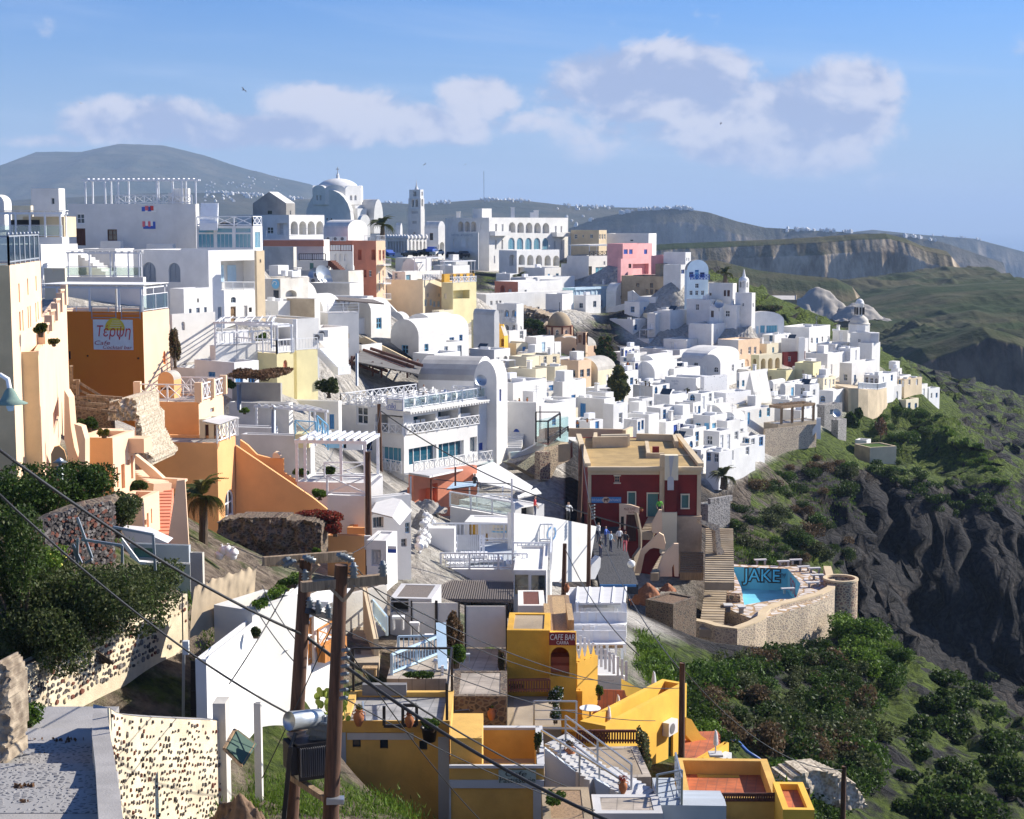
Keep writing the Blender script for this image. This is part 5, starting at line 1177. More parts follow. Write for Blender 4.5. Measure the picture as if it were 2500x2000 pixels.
for (y,dz) in ((608,0),):
 p,q=NK.fp('R',1352,625,.05),NK.fp('R',1940,538,.05); mb.obox(p,q-p,NK.nr*-.7,UP*.12)
 for i in range(30):r_=p+(q-p)*(i/30); mb.obox(r_-UP*.16,(q-p)/75,NK.nr*-.75,UP*.14)
mb.obj('awning','canvas',t)
s,e=sign(NK,'L','white restaurant sign with blue frame and lettering at the roof terrace corner',1232,520,1353,604,'cloth',off=.15)
for (a0,b0,c0,d0) in ((0,0,1,.05),(0,.95,1,1),(0,0,.03,1),(.97,0,1,1)):
 mb=MB(); mb.poly([e(a0,b0)-NK.nl*.02,e(c0,b0)-NK.nl*.02,e(c0,d0)-NK.nl*.02,e(a0,d0)-NK.nl*.02]); mb.obj('border','blue',s)
text_in(s,e,'niki','blue',.1,.12,.55,.62); text_in(s,e,'restaurant','shutter',.42,.68,.92,.84)
NT=bx('white round-topped tower wing with blue slit window at the restaurant end',2035,395,1010,158,1868,2115,26,'white',roof='vaultR',rise=2.0,Rr=[('s',2055,455,2070,545,'blue')])
bx('grey barrel-vaulted roof hall behind the restaurant terrace',1880,395,480,166,1455,2010,14,'white',roof='vaultL',rise=2.3,rk='grey')
V(540,800,3.026)
wallpoly('wall','sloping tan stair wall above the brown slatted pergola','wall',[(1012,82),(1062,70),(1410,245),(1410,300),(1012,300)],182,6,.5,'beige')
PG=thing('pergola','brown timber pergola with dark slats above the restaurant roof','pergola',P(1000,380,168))
for i in range(6):
 x0=830+i*55; beam(PG,'beam','brown',P(x0,205-i*10,176),P(x0+330+i*10,330-i*10,166),.22,.3)
for x,y in ((965,320),(1120,360),(1185,370),(1375,372)):beam(PG,'post','brown',P(x,y,167),P(x,y-110,167),.2)
for i in range(8):x0=930+i*75; beam(PG,'slat','brown',P(x0,180+i*8,176),P(x0-60,250+i*14,168),.12)
mb=MB(); mb.obox(P(1035,175,176),P(1490,265,172)-P(1035,175,176),P(1360,330,163)-P(1035,175,176)-(P(1490,265,172)-P(1035,175,176))*.8,UP*.1); mb.obj('roof','dgrey',PG)
# terraces left of the restaurant
CV=bx('white cave house front with shaded arches and sky-blue name board',868,545,770,132,445,890,14,'white',L=[('ao',655,602,778,745,'bluegrey',1.4),('ao',562,612,642,700,'bluegrey',1.4),('d',800,640,835,750,'mblue')],rk='roofwhite')
sign(CV,'L','sky-blue name board over the cave house arch',662,590,705,622,'sblue')
CN2=bx('bare grey concrete wall with electric box under the dry vine',440,412,640,116,82,452,10,'grey',par=.05,rk='soil')
bx('rough white-washed boulder wall below the concrete wall',500,560,660,114,60,530,10,'oldwhite',par=.05,rk='roofwhite')
TL=bx('long grey terrace wall below the boulder wall',372,742,850,106,62,420,12,'lgrey',par=.05,rk='paveg')
PW=pergola('white timber pergola with blue rail over the cave house terrace',P(265,830,112),P(775,880,106),P(200,780,124),2.4,9,w=.14,posts=((0,0),(1,0),(.85,0),(.4,1),(1,1)))
TB=bx('low grey and yellow terrace with flower bed and brown gate',660,800,1010,100,150,690,10,'lgrey',par=.05,rk='paveg',L=[('o',555,795,650,850,'dgrey',.5)])
railing(TB.t,P(548,845,99),P(700,855,99),1.35,'x','sblue',w=.07); railing(TB.t,P(712,830,98),P(790,905,95),1.5,'x','sblue',w=.07)
cube(TB.t,'yellow_block','paley',P(548,890,98.5),P(650,890,98.5)-P(548,890,98.5),(0,1.5,0),UP*.85)
for x,y,w,h,mk in ((905,905,140,62,'white'),(785,890,140,65,'skyblue')):
 mb=MB(); p=P(x,y,103); ww,hh=mm(w,103),mm(h,103); pts=[p,p+Vector((ww,0,0))]+[p+Vector((ww/2+ww/2*math.cos(R(a)),0,hh*(.55+.45*math.sin(R(a))))) for a in range(0,181,15)]
 mb.poly(pts); mb.poly([q+Vector((0,.4,0)) for q in pts])
 for i in range(len(pts)):mb.poly([pts[i],pts[(i+1) % len(pts)],pts[(i+1) % len(pts)]+Vector((0,.4,0)),pts[i]+Vector((0,.4,0))])
 tag(mb.obj('wall',mk),f"low rounded {'turquoise' if mk == 'skyblue' else 'white'} screen wall beside the restaurant arch",'wall')
T9=bx('white garden terrace with beige beams over a shaded bar below the restaurant',1090,1150,1280,93,560,1190,8,'white',par=.05,rk='lgrey')
pergola('broad white beamed pergola over the garden terrace bar',T9.on(.05,.02),T9.on(1.0,.02),T9.on(.05,.95),2.4,9,w=.17,posts=((0,0),(.35,0),(1,0),(0,1),(.9,.1)),bw=.12)
railing(T9.t,P(765,1130,95),P(1070,1130,95),1.1,'x','wf',post=2.2,w=.08)
TA=bx('white terrace bar with X rail above the peach ramp',1095,1245,1480,88,785,1120,10,'white',par=.05,rk='lgrey')
railing(TA.t,TA.on(.05,.02),TA.on(1,.02),1.1,'x','wf',post=2.2,w=.08)
# the tall peach stair ramp
RP=thing('stair_ramp','long peach stair ramp sloping down between two parapet walls','stairs',P(110,1400,92))
wallpoly('outer_wall','','',[(108,872),(400,1070),(672,1255),(920,1452),(922,1545),(790,1545),(770,1440),(680,1400),(110,1412)],90,-3,.35,'peach',RP)
wallpoly('inner_wall','','',[(140,830),(195,868),(265,940),(360,965),(462,968),(462,1068),(540,1120),(980,1450),(1110,1460),(1110,1520),(930,1500),(640,1260),(140,900)],93.5,-3,.35,'peach',RP)
stairs('',P(905,1610,90.4),P(140,1000,92),(0.05,2.6,0),30,'peach',parent=RP)
wallpoly('kiosk','','',[(378,965),(380,935),(398,925),(418,928),(434,945),(436,965)],93,-3,.8,'peachy',RP)
P2=bx('peach end house with an open roof court at the foot of the ramp',1068,1540,1740,84,784,1080,6,'peach',par=.1,rk='peach',lmk='peach')
P3=bx('peach parapet court behind the wooden pole',1222,1482,1600,87,930,1250,6,'peach',par=.7,rk='salmon')
G1=bx('white shop front with canvas awning at the path',1100,1260,1730,86,1060,1402,60,'white',par=.1,Rr=[('g',1120,1400,1200,1480,'wf',.3,'glass'),('row','w',2,1240,1590,1350,1590,40,60,'lgrey'),('w',1360,1440,1395,1520,'pblue')])
mb=MB(); a_,b_,c_,d_=P(1105,1360,84),P(1175,1235,88),P(1330,1270,86),P(1265,1400,82); mb.poly([a_,b_,c_,d_]); mb.poly([p-UP*.06 for p in (a_,b_,c_,d_)]); mb.poly([d_,c_,P(1410,1350,84),P(1320,1460,81)]); mb.obj('awning','canvas',G1.t)
wallpoly('terrace_wall','','',[(1098,1180),(1195,1095),(1195,1260),(1105,1340)],88,-50,.3,'white',G1.t)
G2=bx('small white kiosk house with navy sign beside the wooden pole',1220,1575,1760,78,1075,1300,8,'white',par=.1,L=[('d',1110,1640,1180,1760,'lgrey')])
s,e=sign(G2,'L','navy and white shop board by the path',1232,1612,1296,1662,'cloth'); mb=MB(); mb.poly([e(0,0)-G2.nl*.01,e(1,0)-G2.nl*.01,e(1,.55)-G2.nl*.01,e(0,.55)-G2.nl*.01]); mb.obj('print','blue',s)
rockface('ruined_wall','dark ruined stone yard wall under the peach ramp',[(-30,1445),(120,1415),(420,1412),(560,1435),(640,1425),(735,1470),(738,1740),(-30,1740)],81,4,'rubbled',.55,60,2.,'wall',1.6)
# salmon souvenir shop and its canopies
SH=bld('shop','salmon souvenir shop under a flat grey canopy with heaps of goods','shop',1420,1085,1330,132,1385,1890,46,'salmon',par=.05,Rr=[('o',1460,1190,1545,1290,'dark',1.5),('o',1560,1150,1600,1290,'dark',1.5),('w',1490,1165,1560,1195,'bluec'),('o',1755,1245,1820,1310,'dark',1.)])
mb=MB(); a_=P(1385,1085,128); mb.obox(a_,P(1540,1110,124)-a_,P(1640,1035,140)-a_,UP*.15); mb.obj('canopy','lgrey',SH.t)
for x,y in ((1550,1290),(1730,1200),(1400,1270)):beam(SH.t,'post','brown2' if x>1500 else 'wf',P(x,y,127),P(x,y-170,127),.14)
CA=thing('canopy','huge sloping white canvas canopy over the lower terrace','canopy',P(2000,1200,126))
mb=MB(); q=[P(1842,1050,140),P(2010,990,150),P(2118,1060,146),P(2300,1170,128),P(2260,1215,122),P(1900,1140,130)]
mb.poly([q[0],q[1],q[2],q[3],q[4],q[5]]); mb.poly([p-UP*.12 for p in q])
for i in range(6):mb.poly([q[i],q[(i+1) % 6],q[(i+1) % 6]-UP*.12,q[i]-UP*.12])
mb.obj('canvas','canvas',CA)
for x,y in ((1900,1300),(1835,1290),(2080,1290)):beam(CA,'post','metalw',P(x,y,124),P(x,y-120,124),.12)
mb=MB(); q=[P(1660,1195,124),P(1720,1140,132),P(1895,1135,130),P(1880,1165,122)]; mb.poly(q); mb.poly([p-UP*.08 for p in q])
tag(mb.obj('canopy','pblue'),'small pale flat sunshade over the blue gate','canopy')
V(1150,850,3.137)
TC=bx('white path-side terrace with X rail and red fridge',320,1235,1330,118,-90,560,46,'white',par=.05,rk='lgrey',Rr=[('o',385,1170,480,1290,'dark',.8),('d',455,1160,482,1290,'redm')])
railing(TC.t,P(45,1230,119),P(310,1230,119),1.1,'x','wf',post=2.,w=.1)
mb=MB(); q=[P(355,1130,116),P(500,1070,122),P(540,1110,120),P(360,1150,114)]; mb.poly(q); mb.poly([p-UP*.06 for p in q]); mb.obj('awning','canvas',TC.t)
LR=bx('white roof terrace with frosted panels beside the yellow steps',330,1300,1460,112,-160,420,44,'white',par=.05,rk='white')
railing(LR.t,LR.on(0,0),LR.on(1,0),1.1,'g','wf',post=2.4,w=.1)
YS=bx('white bar front with yellow doorways and painted board beside the yellow steps',310,1340,1520,104,-50,350,8,'white',par=.05,rk='white',L=[('o',-15,1340,50,1445,'yellow',.5),('o',112,1420,132,1530,'yellow',.4)])
s,e=sign(YS,'L','pale arched bar board with a painted seascape',158,1355,272,1410,'cream')
mb=MB(); mb.poly([e(.0,.0)-YS.nl*.01,e(1,0)-YS.nl*.01,e(1,.3)-YS.nl*.01,e(.5,.15)-YS.nl*.01,e(0,.25)-YS.nl*.01]); mb.obj('print','sblue',s); text_in(s,e,'cafe','mblue',.2,.4,.8,.7)
WD=Bld(); WD.t=wallpoly('wall','long white wedge-shaped wall with round blue painted emblem along the alley','wall',[(330,1262),(640,1300),(962,1366),(945,1450),(890,1790),(330,1790)],98,-56,.5,'white',gnd=1.)
WD.dr=Vector((math.cos(R(-56)),-math.sin(R(-56)),0)); WD.nr=Vector((math.sin(R(-56)),math.cos(R(-56)),0)); O_=P(330,1262,98); d_=ray(615,1420); q=d_*(O_.dot(WD.nr)/d_.dot(WD.nr))-WD.nr*.03; r=mm(56,108)
mb=MB()
for i in range(28):
 if i in (4,5,18,19):continue
 t0,t1=R(i*360/28),R((i+.8)*360/28)
 f=lambda t,k:q+WD.dr*r*1.15*k*math.cos(t)+UP*r*k*math.sin(t)
 mb.poly([f(t0,.72),f(t1,.72),f(t1,1.),f(t0,1.)])
mb.obj('emblem','mblue',WD.t)
# blue door block and glass bay
BD=bx('rounded cream-white block with arched cobalt door and outside steps',500,420,800,162,262,520,18,'white',L=[('ad',318,618,377,760,'blue')])
stairs('white outside steps beside the cobalt door',P(262,775,160),P(290,640,163),(1.6,0,0),8,'white')
wallpoly('wall','curved white parapet wall above the rubble bank','wall',[(300,800),(400,790),(495,740),(500,700),(560,700),(560,790),(420,850),(310,880)],158,-30,.4,'white')
GBY=bx('tall glass bay terrace in dark metal frame over the rubble bank',590,560,750,156,495,745,30,'clear',roof='open',gnd=None,ex=.1)
for q_ in ((560,1015,150),(700,1060,150),(640,930,154),(470,985,150),(760,900,158),(720,1180,146)):p=P(*q_); GCTRL.append((p.x,p.y,p.z-.5))
for x,y0,y1 in ((497,490,720),(590,555,745),(682,500,690),(742,600,640)):beam(GBY.t,'post','iron',P(x,y1,155.5),P(x,y0,155.5),.16)
beam(GBY.t,'rail','iron',P(497,560,155.5),P(590,560,155),.12); beam(GBY.t,'rail','iron',P(590,560,155),P(682,500,158),.14); beam(GBY.t,'rail','iron',P(497,490,158),P(682,490,160),.1); beam(GBY.t,'rail','iron',P(590,690,155),P(745,600,160),.1)
mb=MB(); mb.poly([P(500,720,157),P(590,745,154),P(745,620,160),P(690,600,170),P(500,620,170)]); mb.obj('floor','brown2',GBY.t)
wallpoly('retaining_wall','brown rubble retaining bank with a brick pilaster under the glass bay','wall',[(312,882),(420,850),(760,725),(762,860),(660,900),(610,1000),(560,1015),(480,970)],156,-42,1.5,'rubblel',gnd=1.)
mb=MB(); p=P(530,800,153); mb.obox(P(528,1010,152),(1.,.7,0),(-.5,.7,0),UP*mm(215,152)); tag(mb.obj('pilaster','rubble'),'dark brick pilaster on the rubble bank','pilaster')
wallpoly('wall','pale rounded plaster buttress beside the red building','wall',[(668,740),(760,730),(762,850),(720,870),(668,875)],157,10,1.5,'beige')
# red building
RD=bld('building','dark red building with cream cornice, ochre roof terraces and green shutters','building',1755,935,1700,140,893,1768,0,'red',par=.25,dr=22,xr=None) if 0 else \
 bld('building','dark red building with cream cornice, ochre roof terraces and green shutters','building',1755,912,1720,140,893,None,0,'red',dr=20.,par=.06,rk='rooftan',ex=4,gnd=0,
 L=[('w',1100,980,1138,1030,'peachy'),('s',1203,1105,1256,1198,'tgreen'),('d',1352,1115,1432,1290,'tgreen'),('s',1612,1125,1664,1222,'tgreen'),('ao',955,1295,998,1380,'dark',1.),('d',1195,1275,1265,1480,'brown'),('d',1148,1290,1172,1370,'dark')])
t=RD.t
def clad(x0,y0,x1,y1,mk,off=.06,name='trim'):
 a,b,c=RD.fp('L',x0,y1),RD.fp('L',x1,y1),RD.fp('L',x0,y0); cube(t,name,mk,a-RD.nl*off,b-a,RD.nl*off*.96,UP*(c.z-a.z))
clad(893,905,1768,932,'beige',.55,'cornice'); clad(893,934,1762,944,'beige',.35,'cornice'); clad(896,946,1757,968,'beige',.12,'frieze')
clad(893,970,918,1400,'beige',.14,'corner_pilaster'); clad(1728,970,1757,1280,'beige',.14,'corner_pilaster')
for (x0,y0,x1,y1) in ((1092,972,1147,980),(1092,1030,1147,1038),(1195,1097,1264,1105),(1195,1198,1264,1206),(1344,1106,1440,1115),(1604,1115,1674,1125),(1604,1222,1674,1232),(1195,1105,1203,1198),(1256,1105,1264,1198),(1604,1125,1612,1222),(1664,1125,1672,1222),(1343,1115,1351,1290)):clad(x0,y0,x1,y1,'cream',.1,'window_trim')
clad(1568,1282,1757,1720,'tan2',.5,'stained_base'); clad(1440,1245,1566,1560,'cream',.9,'buttress')
clad(1440,812,1475,1245,'beige',.5,'chimney_shaft'); clad(1476,812,1578,1000,'cream',.9,'chimney_shaft'); clad(1476,1002,1566,1244,'red',.8,'chimney_shaft')
mb=MB(); f=lambda x,y:RD.fp('L',x,y,.93); mb.poly([f(1508,812),f(1546,812),f(1524,970),f(1516,970)]); mb.obj('grey_inlay','lgrey',t)
mb=MB(); mb.poly([f(1496,1075),f(1545,1075),f(1545,1000)]+[f(1520+25*math.cos(R(a)),1000-30*math.sin(R(a))) for a in range(0,181,20)]+[f(1496,1000)]); mb.obj('grey_inlay','lgrey',t)
zr=RD.T0.z
for u in (0,1):cube(t,'coping','beige',RD.on(u,0)-Vector((.25,0,0)),(.5,0,0),RD.dr*RD.wr,UP*.35)
def rp(x,y,z=0.):return PZ(x,y,zr+z)
def rwall(x0,y0,x1,y1,h,mk='beige',th=.35,dz=-.5):
 a,b=PZ(x0,y0,zr+dz),PZ(x1,y1,zr+dz); d=(b-a); n=Vector((-d.y,d.x,0)).normalized()*th; cube(t,'roof_parapet',mk,a,d,n,UP*h)
rwall(935,800,1200,795,1.5,'beige'); rwall(1000,790,1215,785,1.6,'cream'); rwall(1340,880,1480,880,.9); rwall(1330,780,1345,880,.9); rwall(1390,845,1440,845,1.1,'red'); rwall(1265,740,1540,748,1.1); rwall(745,680,1180,690,.9); rwall(1185,720,1240,690,1.2); rwall(1540,745,1560,800,1.1); rwall(940,720,930,800,1.)
rwall(1582,860,1715,862,.5,'beige')
s,e=sign(RD,'L','long blue entrance board with white Greek and English lettering',921,1140,1149,1184,'mblue',off=.1)
text_in(s,e,'ΕΙΣΟΔΟΣ','cloth',.02,.28,.38,.7); text_in(s,e,'ENTRANCE','cloth',.60,.28,.98,.7)
mb=MB(); c0=e(.49,.5); mb.poly([c0-RD.nl*.02+Vector((.34*math.cos(R(18*i)),0,.28*math.sin(R(18*i)))) for i in range(20)]); mb.obj('medallion','peachy',s)
mb=MB(); [mb.obox(c0-RD.nl*.04+Vector((x,0,z)),(w,0,0),(0,.01,0),UP*h) for x,z,w,h in ((-.18,-.04,.32,.16),(-.18,-.18,.06,.16),(.08,-.18,.06,.16),(.12,.04,.12,.14))]; mb.obj('animal_silhouette','brown2',s)
PCH=thing('porch','cream porch with bar lettering before the red building','porch',P(1140,1390,137))
wallpoly('front','','',[(1136,1195),(1215,1198),(1290,1222),(1288,1275),(1190,1275),(1185,1390),(1172,1390),(1172,1290),(1148,1290),(1146,1380),(1138,1390)],137,0,.3,'peachy',PCH)
text_on(PCH,'MAGIC SUNSET','signred',P(1172,1243,136.9),P(1265,1243,136.9),P(1172,1222,136.9)); text_on(PCH,'Pool Bar','signred',P(1205,1266,136.9),P(1258,1266,136.9),P(1205,1250,136.9),italic=.2)
# stairs before the red building
SW=thing('staircase','cream walled stair climbing to the green door of the red building','stairs',P(1320,1725,126))
wallpoly('stair_wall','','',[(1385,1345),(1440,1240),(1462,1240),(1465,1400),(1440,1420),(1385,1418)],136,0,.35,'peachy',SW)
stairs('',P(1300,1415,136),P(1360,1290,139.5),P(1390,1415,136)-P(1300,1415,136),11,'tan',parent=SW)
wallpoly('stair_wall','','',[(1250,1725),(1300,1550),(1440,1415),(1475,1435),(1490,1500),(1485,1545),(1400,1530),(1370,1540),(1330,1580),(1300,1725)],131,6,.4,'peachy',SW)
wallpoly('stair_wall','','',[(1268,1260),(1300,1420),(1300,1530),(1250,1600),(1245,1740),(1290,1740),(1310,1500),(1310,1400),(1280,1262)],134,-40,.3,'tan',SW)
stairs('',P(1375,1725,126),P(1470,1560,133),P(1420,1725,126)-P(1360,1725,126),13,'tan',parent=SW)
wallpoly('stair_wall','','',[(1420,1725),(1470,1590),(1555,1500),(1590,1500),(1590,1750),(1560,1750),(1555,1650),(1540,1680),(1540,1750),(1420,1750)],127,0,.4,'peachy',SW)
stairs('steep narrow timber-edged stair down the side of the red building',P(1790,1800,128),P(1800,1380,140),(2.4,0,0),26,'tan')
wallpoly('wall','cream stair side wall with rubble below beside the timber stair','wall',[(1760,1312),(1900,1360),(1905,1400),(1915,1520),(1940,1560),(1985,1660),(1985,1800),(1950,1800),(1880,1560),(1870,1400),(1760,1345)],133,-25,.6,'rubblel')
stairs('shop stair with goods under an arch beside the red building',P(1600,1725,134),P(1605,1560,139),(2.0,0,0),10,'wood')
# alley
AL=[(960,1360,138),(1240,1360,138)]
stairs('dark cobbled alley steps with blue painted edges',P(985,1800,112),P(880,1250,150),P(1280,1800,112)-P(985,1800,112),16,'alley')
for i in range(7):
 f=(i+.3)/9; p=P(985,1800,112).lerp(P(880,1250,150),f); w_=P(1280,1800,112)-P(985,1800,112)
 n_=int(f*16); run=(P(880,1250,150)-P(985,1800,112))/16; q=P(985,1800,112)+run*n_+UP*run.z*1.0
 tag(cube(None,'painted_step_edge','mblue',q-Vector((0,.03,.16)),w_*.95,Vector((0,.05,0)),UP*.17),'blue painted step edge in the dark alley','step edge','blue painted step edges in the alley')
wallpoly('wall','white rounded ramp wall at the alley mouth','wall',[(895,1770),(925,1660),(985,1595),(995,1610),(990,1680),(950,1770)],110,-40,.5,'white')
# stone pool terrace of the neighbouring house
SP_=bx('grey stone pool terrace with blue water behind the red building',1815,1200,1345,172,1740,1985,50,'rubbleg',par=.35,rk='poolwater',gnd=.5,Rr=[('w',1760,1240,1790,1275)])
for i in range(6):cube(SP_.t,'merlon','rubbleg',SP_.on(.0,.1+i*.16,0),SP_.dr*.7,SP_.dl*.4,UP*.6)
# ------------------------------------------------------------------ derelict pool
V(1700,950,2.654)
ZD=-32.3
PO_=thing('swimming_pool','drained turquoise swimming pool with graffiti on its end wall','pool',PZ(450,1385,ZD-2.1))
rim=[(232,1152),(592,1166),(676,1262),(645,1362),(540,1362),(310,1400),(290,1290)]
Rm=[PZ(x,y,ZD) for x,y in rim]; Bt=[p-UP*2.1 for p in Rm]
mb=MB(); mb.poly(Bt); mb.obj('floor','poolw',PO_)
for i in (0,1,2,3,5,6):
 j=(i+1) % 7; mb=MB(); mb.poly([Rm[i],Rm[j],Bt[j],Bt[i]]); mb.obj('side_wall','poolw' if i != 6 else 'white',PO_)
text_on(PO_,'JAKE','cyanp',Rm[0].lerp(Rm[1],.2)-UP*1.65-Vector((0,.03,0)),Rm[0].lerp(Rm[1],.86)-UP*1.65-Vector((0,.03,0)),Rm[0].lerp(Rm[1],.2)-UP*.1-Vector((0,.03,0)),name='graffiti',off=.05)
# dark outline of the graffiti letters
text_on(PO_,'JAKE','black',Rm[0].lerp(Rm[1],.2)-UP*1.65-Vector((0,.03,0)),Rm[0].lerp(Rm[1],.86)-UP*1.65-Vector((0,.03,0)),Rm[0].lerp(Rm[1],.2)-UP*.1-Vector((0,.03,0)),name='graffiti_outline',off=.02,fat=.08)
text_on(PO_,'SOL','signm',Rm[1].lerp(Rm[2],.25)-UP*1.7,Rm[1].lerp(Rm[2],.7)-UP*1.7,Rm[1].lerp(Rm[2],.25)-UP*.4,name='graffiti',off=.05)
text_on(PO_,'TMP','black',Rm[0].lerp(Rm[1],.88)-UP*.9,Rm[0].lerp(Rm[1],.97)-UP*.9,Rm[0].lerp(Rm[1],.88)-UP*.45,name='graffiti',off=.04,italic=.3)
DK=thing('pool_deck','broken crazy-paved pool deck on the cliff edge','terrace',PZ(450,1420,ZD-1))
outer=[(205,1135),(700,1150),(820,1205),(858,1345),(720,1402),(400,1500),(285,1460),(160,1400)]
Ou=[PZ(x,y,ZD+.02) for x,y in outer]
def quadpair(o1,o2,i1,i2):
 mb.poly([o1,o2,i2,i1])
mb=MB()
ring_o=[Ou[0],Ou[1],Ou[2],Ou[3],Ou[4],Ou[5],Ou[6]]; ring_i=[Rm[0],Rm[1],Rm[2],Rm[3],Rm[4],Rm[5],Rm[6]]
prs=[(0,0),(1,1),(2,2),(3,3),(4,4),(5,5),(6,5),(7,6)]
for (a0,a1),(b0,b1) in zip(prs,prs[1:]+prs[:1]):
 I1,I2=Rm[a1]+UP*.02,Rm[b1]+UP*.02
 mb.poly([Ou[a0],Ou[b0],I2,I1] if (I1-I2).length>.01 else [Ou[a0],Ou[b0],I1])
mb.obj('paving','flag',DK)
mb=MB()
for a0,b0 in zip(Ou,Ou[1:]+Ou[:1]):mb.poly([a0,b0,b0-UP*5,a0-UP*5])
mb.obj('substructure','rubblel',DK)
for p in Ou:GCTRL.append((p.x,p.y,ZD-3.6))
GCTRL.append((*(sum((p for p in Rm),Vector())/7).xy,ZD-4.2))
def parapet(label,pix,z,h,th,mk,cap='beige',drop=3.5,name='parapet_wall'):
 T=thing(name,label,'wall',PZ(*pix[0],z)); pts=[PZ(x,y,z) for x,y in pix]; mb,mc=MB(),MB(); nn=[]
 for i,p in enumerate(pts):
  d=(pts[min(i+1,len(pts)-1)]-pts[max(0,i-1)]); nn.append(Vector((-d.y,d.x,0)).normalized()*th)
 for i in range(len(pts)-1):
  a,b,c,d=pts[i],pts[i+1],pts[i+1]+nn[i+1],pts[i]+nn[i]
  mb.poly([a-UP*drop,b-UP*drop,b+UP*h,a+UP*h]); mb.poly([d-UP*drop,c-UP*drop,c+UP*h,d+UP*h])
  for q in (0,.12):mc.poly([a+UP*(h+q),b+UP*(h+q),c+UP*(h+q),d+UP*(h+q)])
  mc.poly([a+UP*h,b+UP*h,b+UP*(h+.12),a+UP*(h+.12)]); mc.poly([d+UP*h,c+UP*h,c+UP*(h+.12),d+UP*(h+.12)])
 mb.obj('masonry',mk,T); mc.obj('coping',cap,T)
 for p in pts:GCTRL.append((p.x,p.y,p.z-drop+.6))
 return T
parapet('winding stone parapet with pale coping round the pool deck',[(822,1215),(852,1330),(845,1352),(770,1392),(650,1425),(500,1462),(430,1490),(400,1520),(395,1550),(330,1585),(235,1620),(160,1605),(90,1582),(0,1565),(-60,1540)],ZD-.6,.9,.7,'rubblel',drop=4.5)
TW2=thing('stone_tower','round dark stone turret with a pale rim at the end of the pool deck','tower',PZ(940,1420,ZD-4))
c=PZ(935,1235,ZD+.6); r_=mm(105,150); mb=MB(); mb.lathe([(r_*1.02,-9),(r_,-.2),(r_,.0),(r_*.86,.0),(r_*.86,-2.)],(c.x,c.y,c.z),28); mb.obj('masonry','rubble',TW2,True)
mb=MB(); mb.lathe([(r_*1.03,.0),(r_*1.03,.18),(r_*.84,.18),(r_*.84,.0)],(c.x,c.y,c.z),28); mb.obj('coping','beige',TW2)
GCTRL.append((c.x,c.y,c.z-6.5))
mb=MB(); q=[PZ(40,1585,ZD-3.2),PZ(240,1612,ZD-3.2),PZ(390,1540,ZD-3.2),PZ(380,1500,ZD-3.2),PZ(150,1490,ZD-3.2)]; mb.poly([PZ(x,y,ZD-1.2) for x,y in ((40,1560),(230,1600),(385,1530),(390,1490),(250,1460),(120,1470))]); tag(mb.obj('terrace_floor','flag'),'lower broken paved terrace with stone benches by the pool','terrace')
BR=thing('ruined_bar','ruined concrete bar counters with slab tops on the lower pool terrace','counter',PZ(200,1500,ZD-1))
for (x0,x1,y,h) in ((150,245,1500,1.),(250,330,1500,.9),(320,400,1490,.9),(180,240,1450,.5),(270,320,1460,.5)):
 p,q=PZ(x0,y,ZD-1.2+(0 if y>1470 else 1.2)),PZ(x1,y,ZD-1.2+(0 if y>1470 else 1.2)); cube(BR,'slab','lgrey',p+UP*h,q-p,(0,.9,0),UP*.12)
 cube(BR,'support','grey',p+Vector((.2,.2,0)),(.3,0,0),(0,.4,0),UP*h); cube(BR,'support','grey',q+Vector((-.5,.2,0)),(.3,0,0),(0,.4,0),UP*h)
for i,(x,y) in enumerate(((420,1140),(570,1150),(650,1140),(700,1185),(770,1195),(790,1240),(760,1290),(600,1330))):
 T=thing('stone_bench','broken concrete slab bench on the pool deck','bench',PZ(x,y,ZD),'slab benches round the pool'); p=PZ(x,y,ZD); cube(T,'seat','lgrey',p+Vector((-.6,0,.4)),(1.2,.1,0),(-.1,.4,0),UP*.1); [cube(T,'support','grey',p+Vector((x,.1,0)),(.18,0,0),(0,.25,0),UP*.4) for x in (-.45,.3)]
bx('rubble pump house with small windows beside the drained pool',285,1340,1470,134,150,300,20,'rubble',rk='beige',par=.3,L=[('p',215,1335,240,1365)],gnd=1)
wallpoly('wall','sloping pale rubble bank wall between the stair and the pool','wall',[(150,1060),(190,1060),(240,1200),(230,1260),(300,1370),(230,1370),(200,1290)],146,-20,1.2,'rubblel')
stairs('mossy stone stair beside the pool pump house',P(20,1560,125),P(60,1270,137),(1.9,0,0),18,'tan')
bx('dark rubble yard wall beneath the heap of red soil',-150,1395,1600,118,-330,0,40,'rubbled',rk='soil',par=.1,gnd=.5)
# ------------------------------------------------------------------ foreground
V(0,880,3.317)
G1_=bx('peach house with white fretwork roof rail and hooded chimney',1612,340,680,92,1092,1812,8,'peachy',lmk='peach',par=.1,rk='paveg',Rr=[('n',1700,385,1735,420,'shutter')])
railing(G1_.t,G1_.on(.0,.02),G1_.on(.98,.02),1.0,'xx','wf',post=1.6,w=.07); railing(G1_.t,G1_.on(0,0),G1_.on(0,1),1.,'xx','wf',post=1.6,w=.07); railing(G1_.t,G1_.on(0,1),G1_.on(.7,1),1.,'xx','wf',post=1.6,w=.07)
for u,v in ((0,0),(0,1),(0,.5),(.95,0)):cube(G1_.t,'parapet_pier','peachy',G1_.on(u,v)-Vector((.2,.1,0)),(.4,0,0),(0,.4,0),UP*1.15)
HC=bx('peach stair head with a rounded hood and towel rail on the peach roof',1410,160,345,95,1280,1470,10,'peach',roof='vaultR',rise=.5,gnd=None,L=[('n',1300,220,1390,240,'brown')])
G2_=bx('lower peach house with white canopy terrace and arched fan window',1765,672,1285,87,1130,1912,8,'peach',par=.15,rk='paveg',Rr=[('aw',1822,1045,1900,1275,'wf')],lmk='peach')
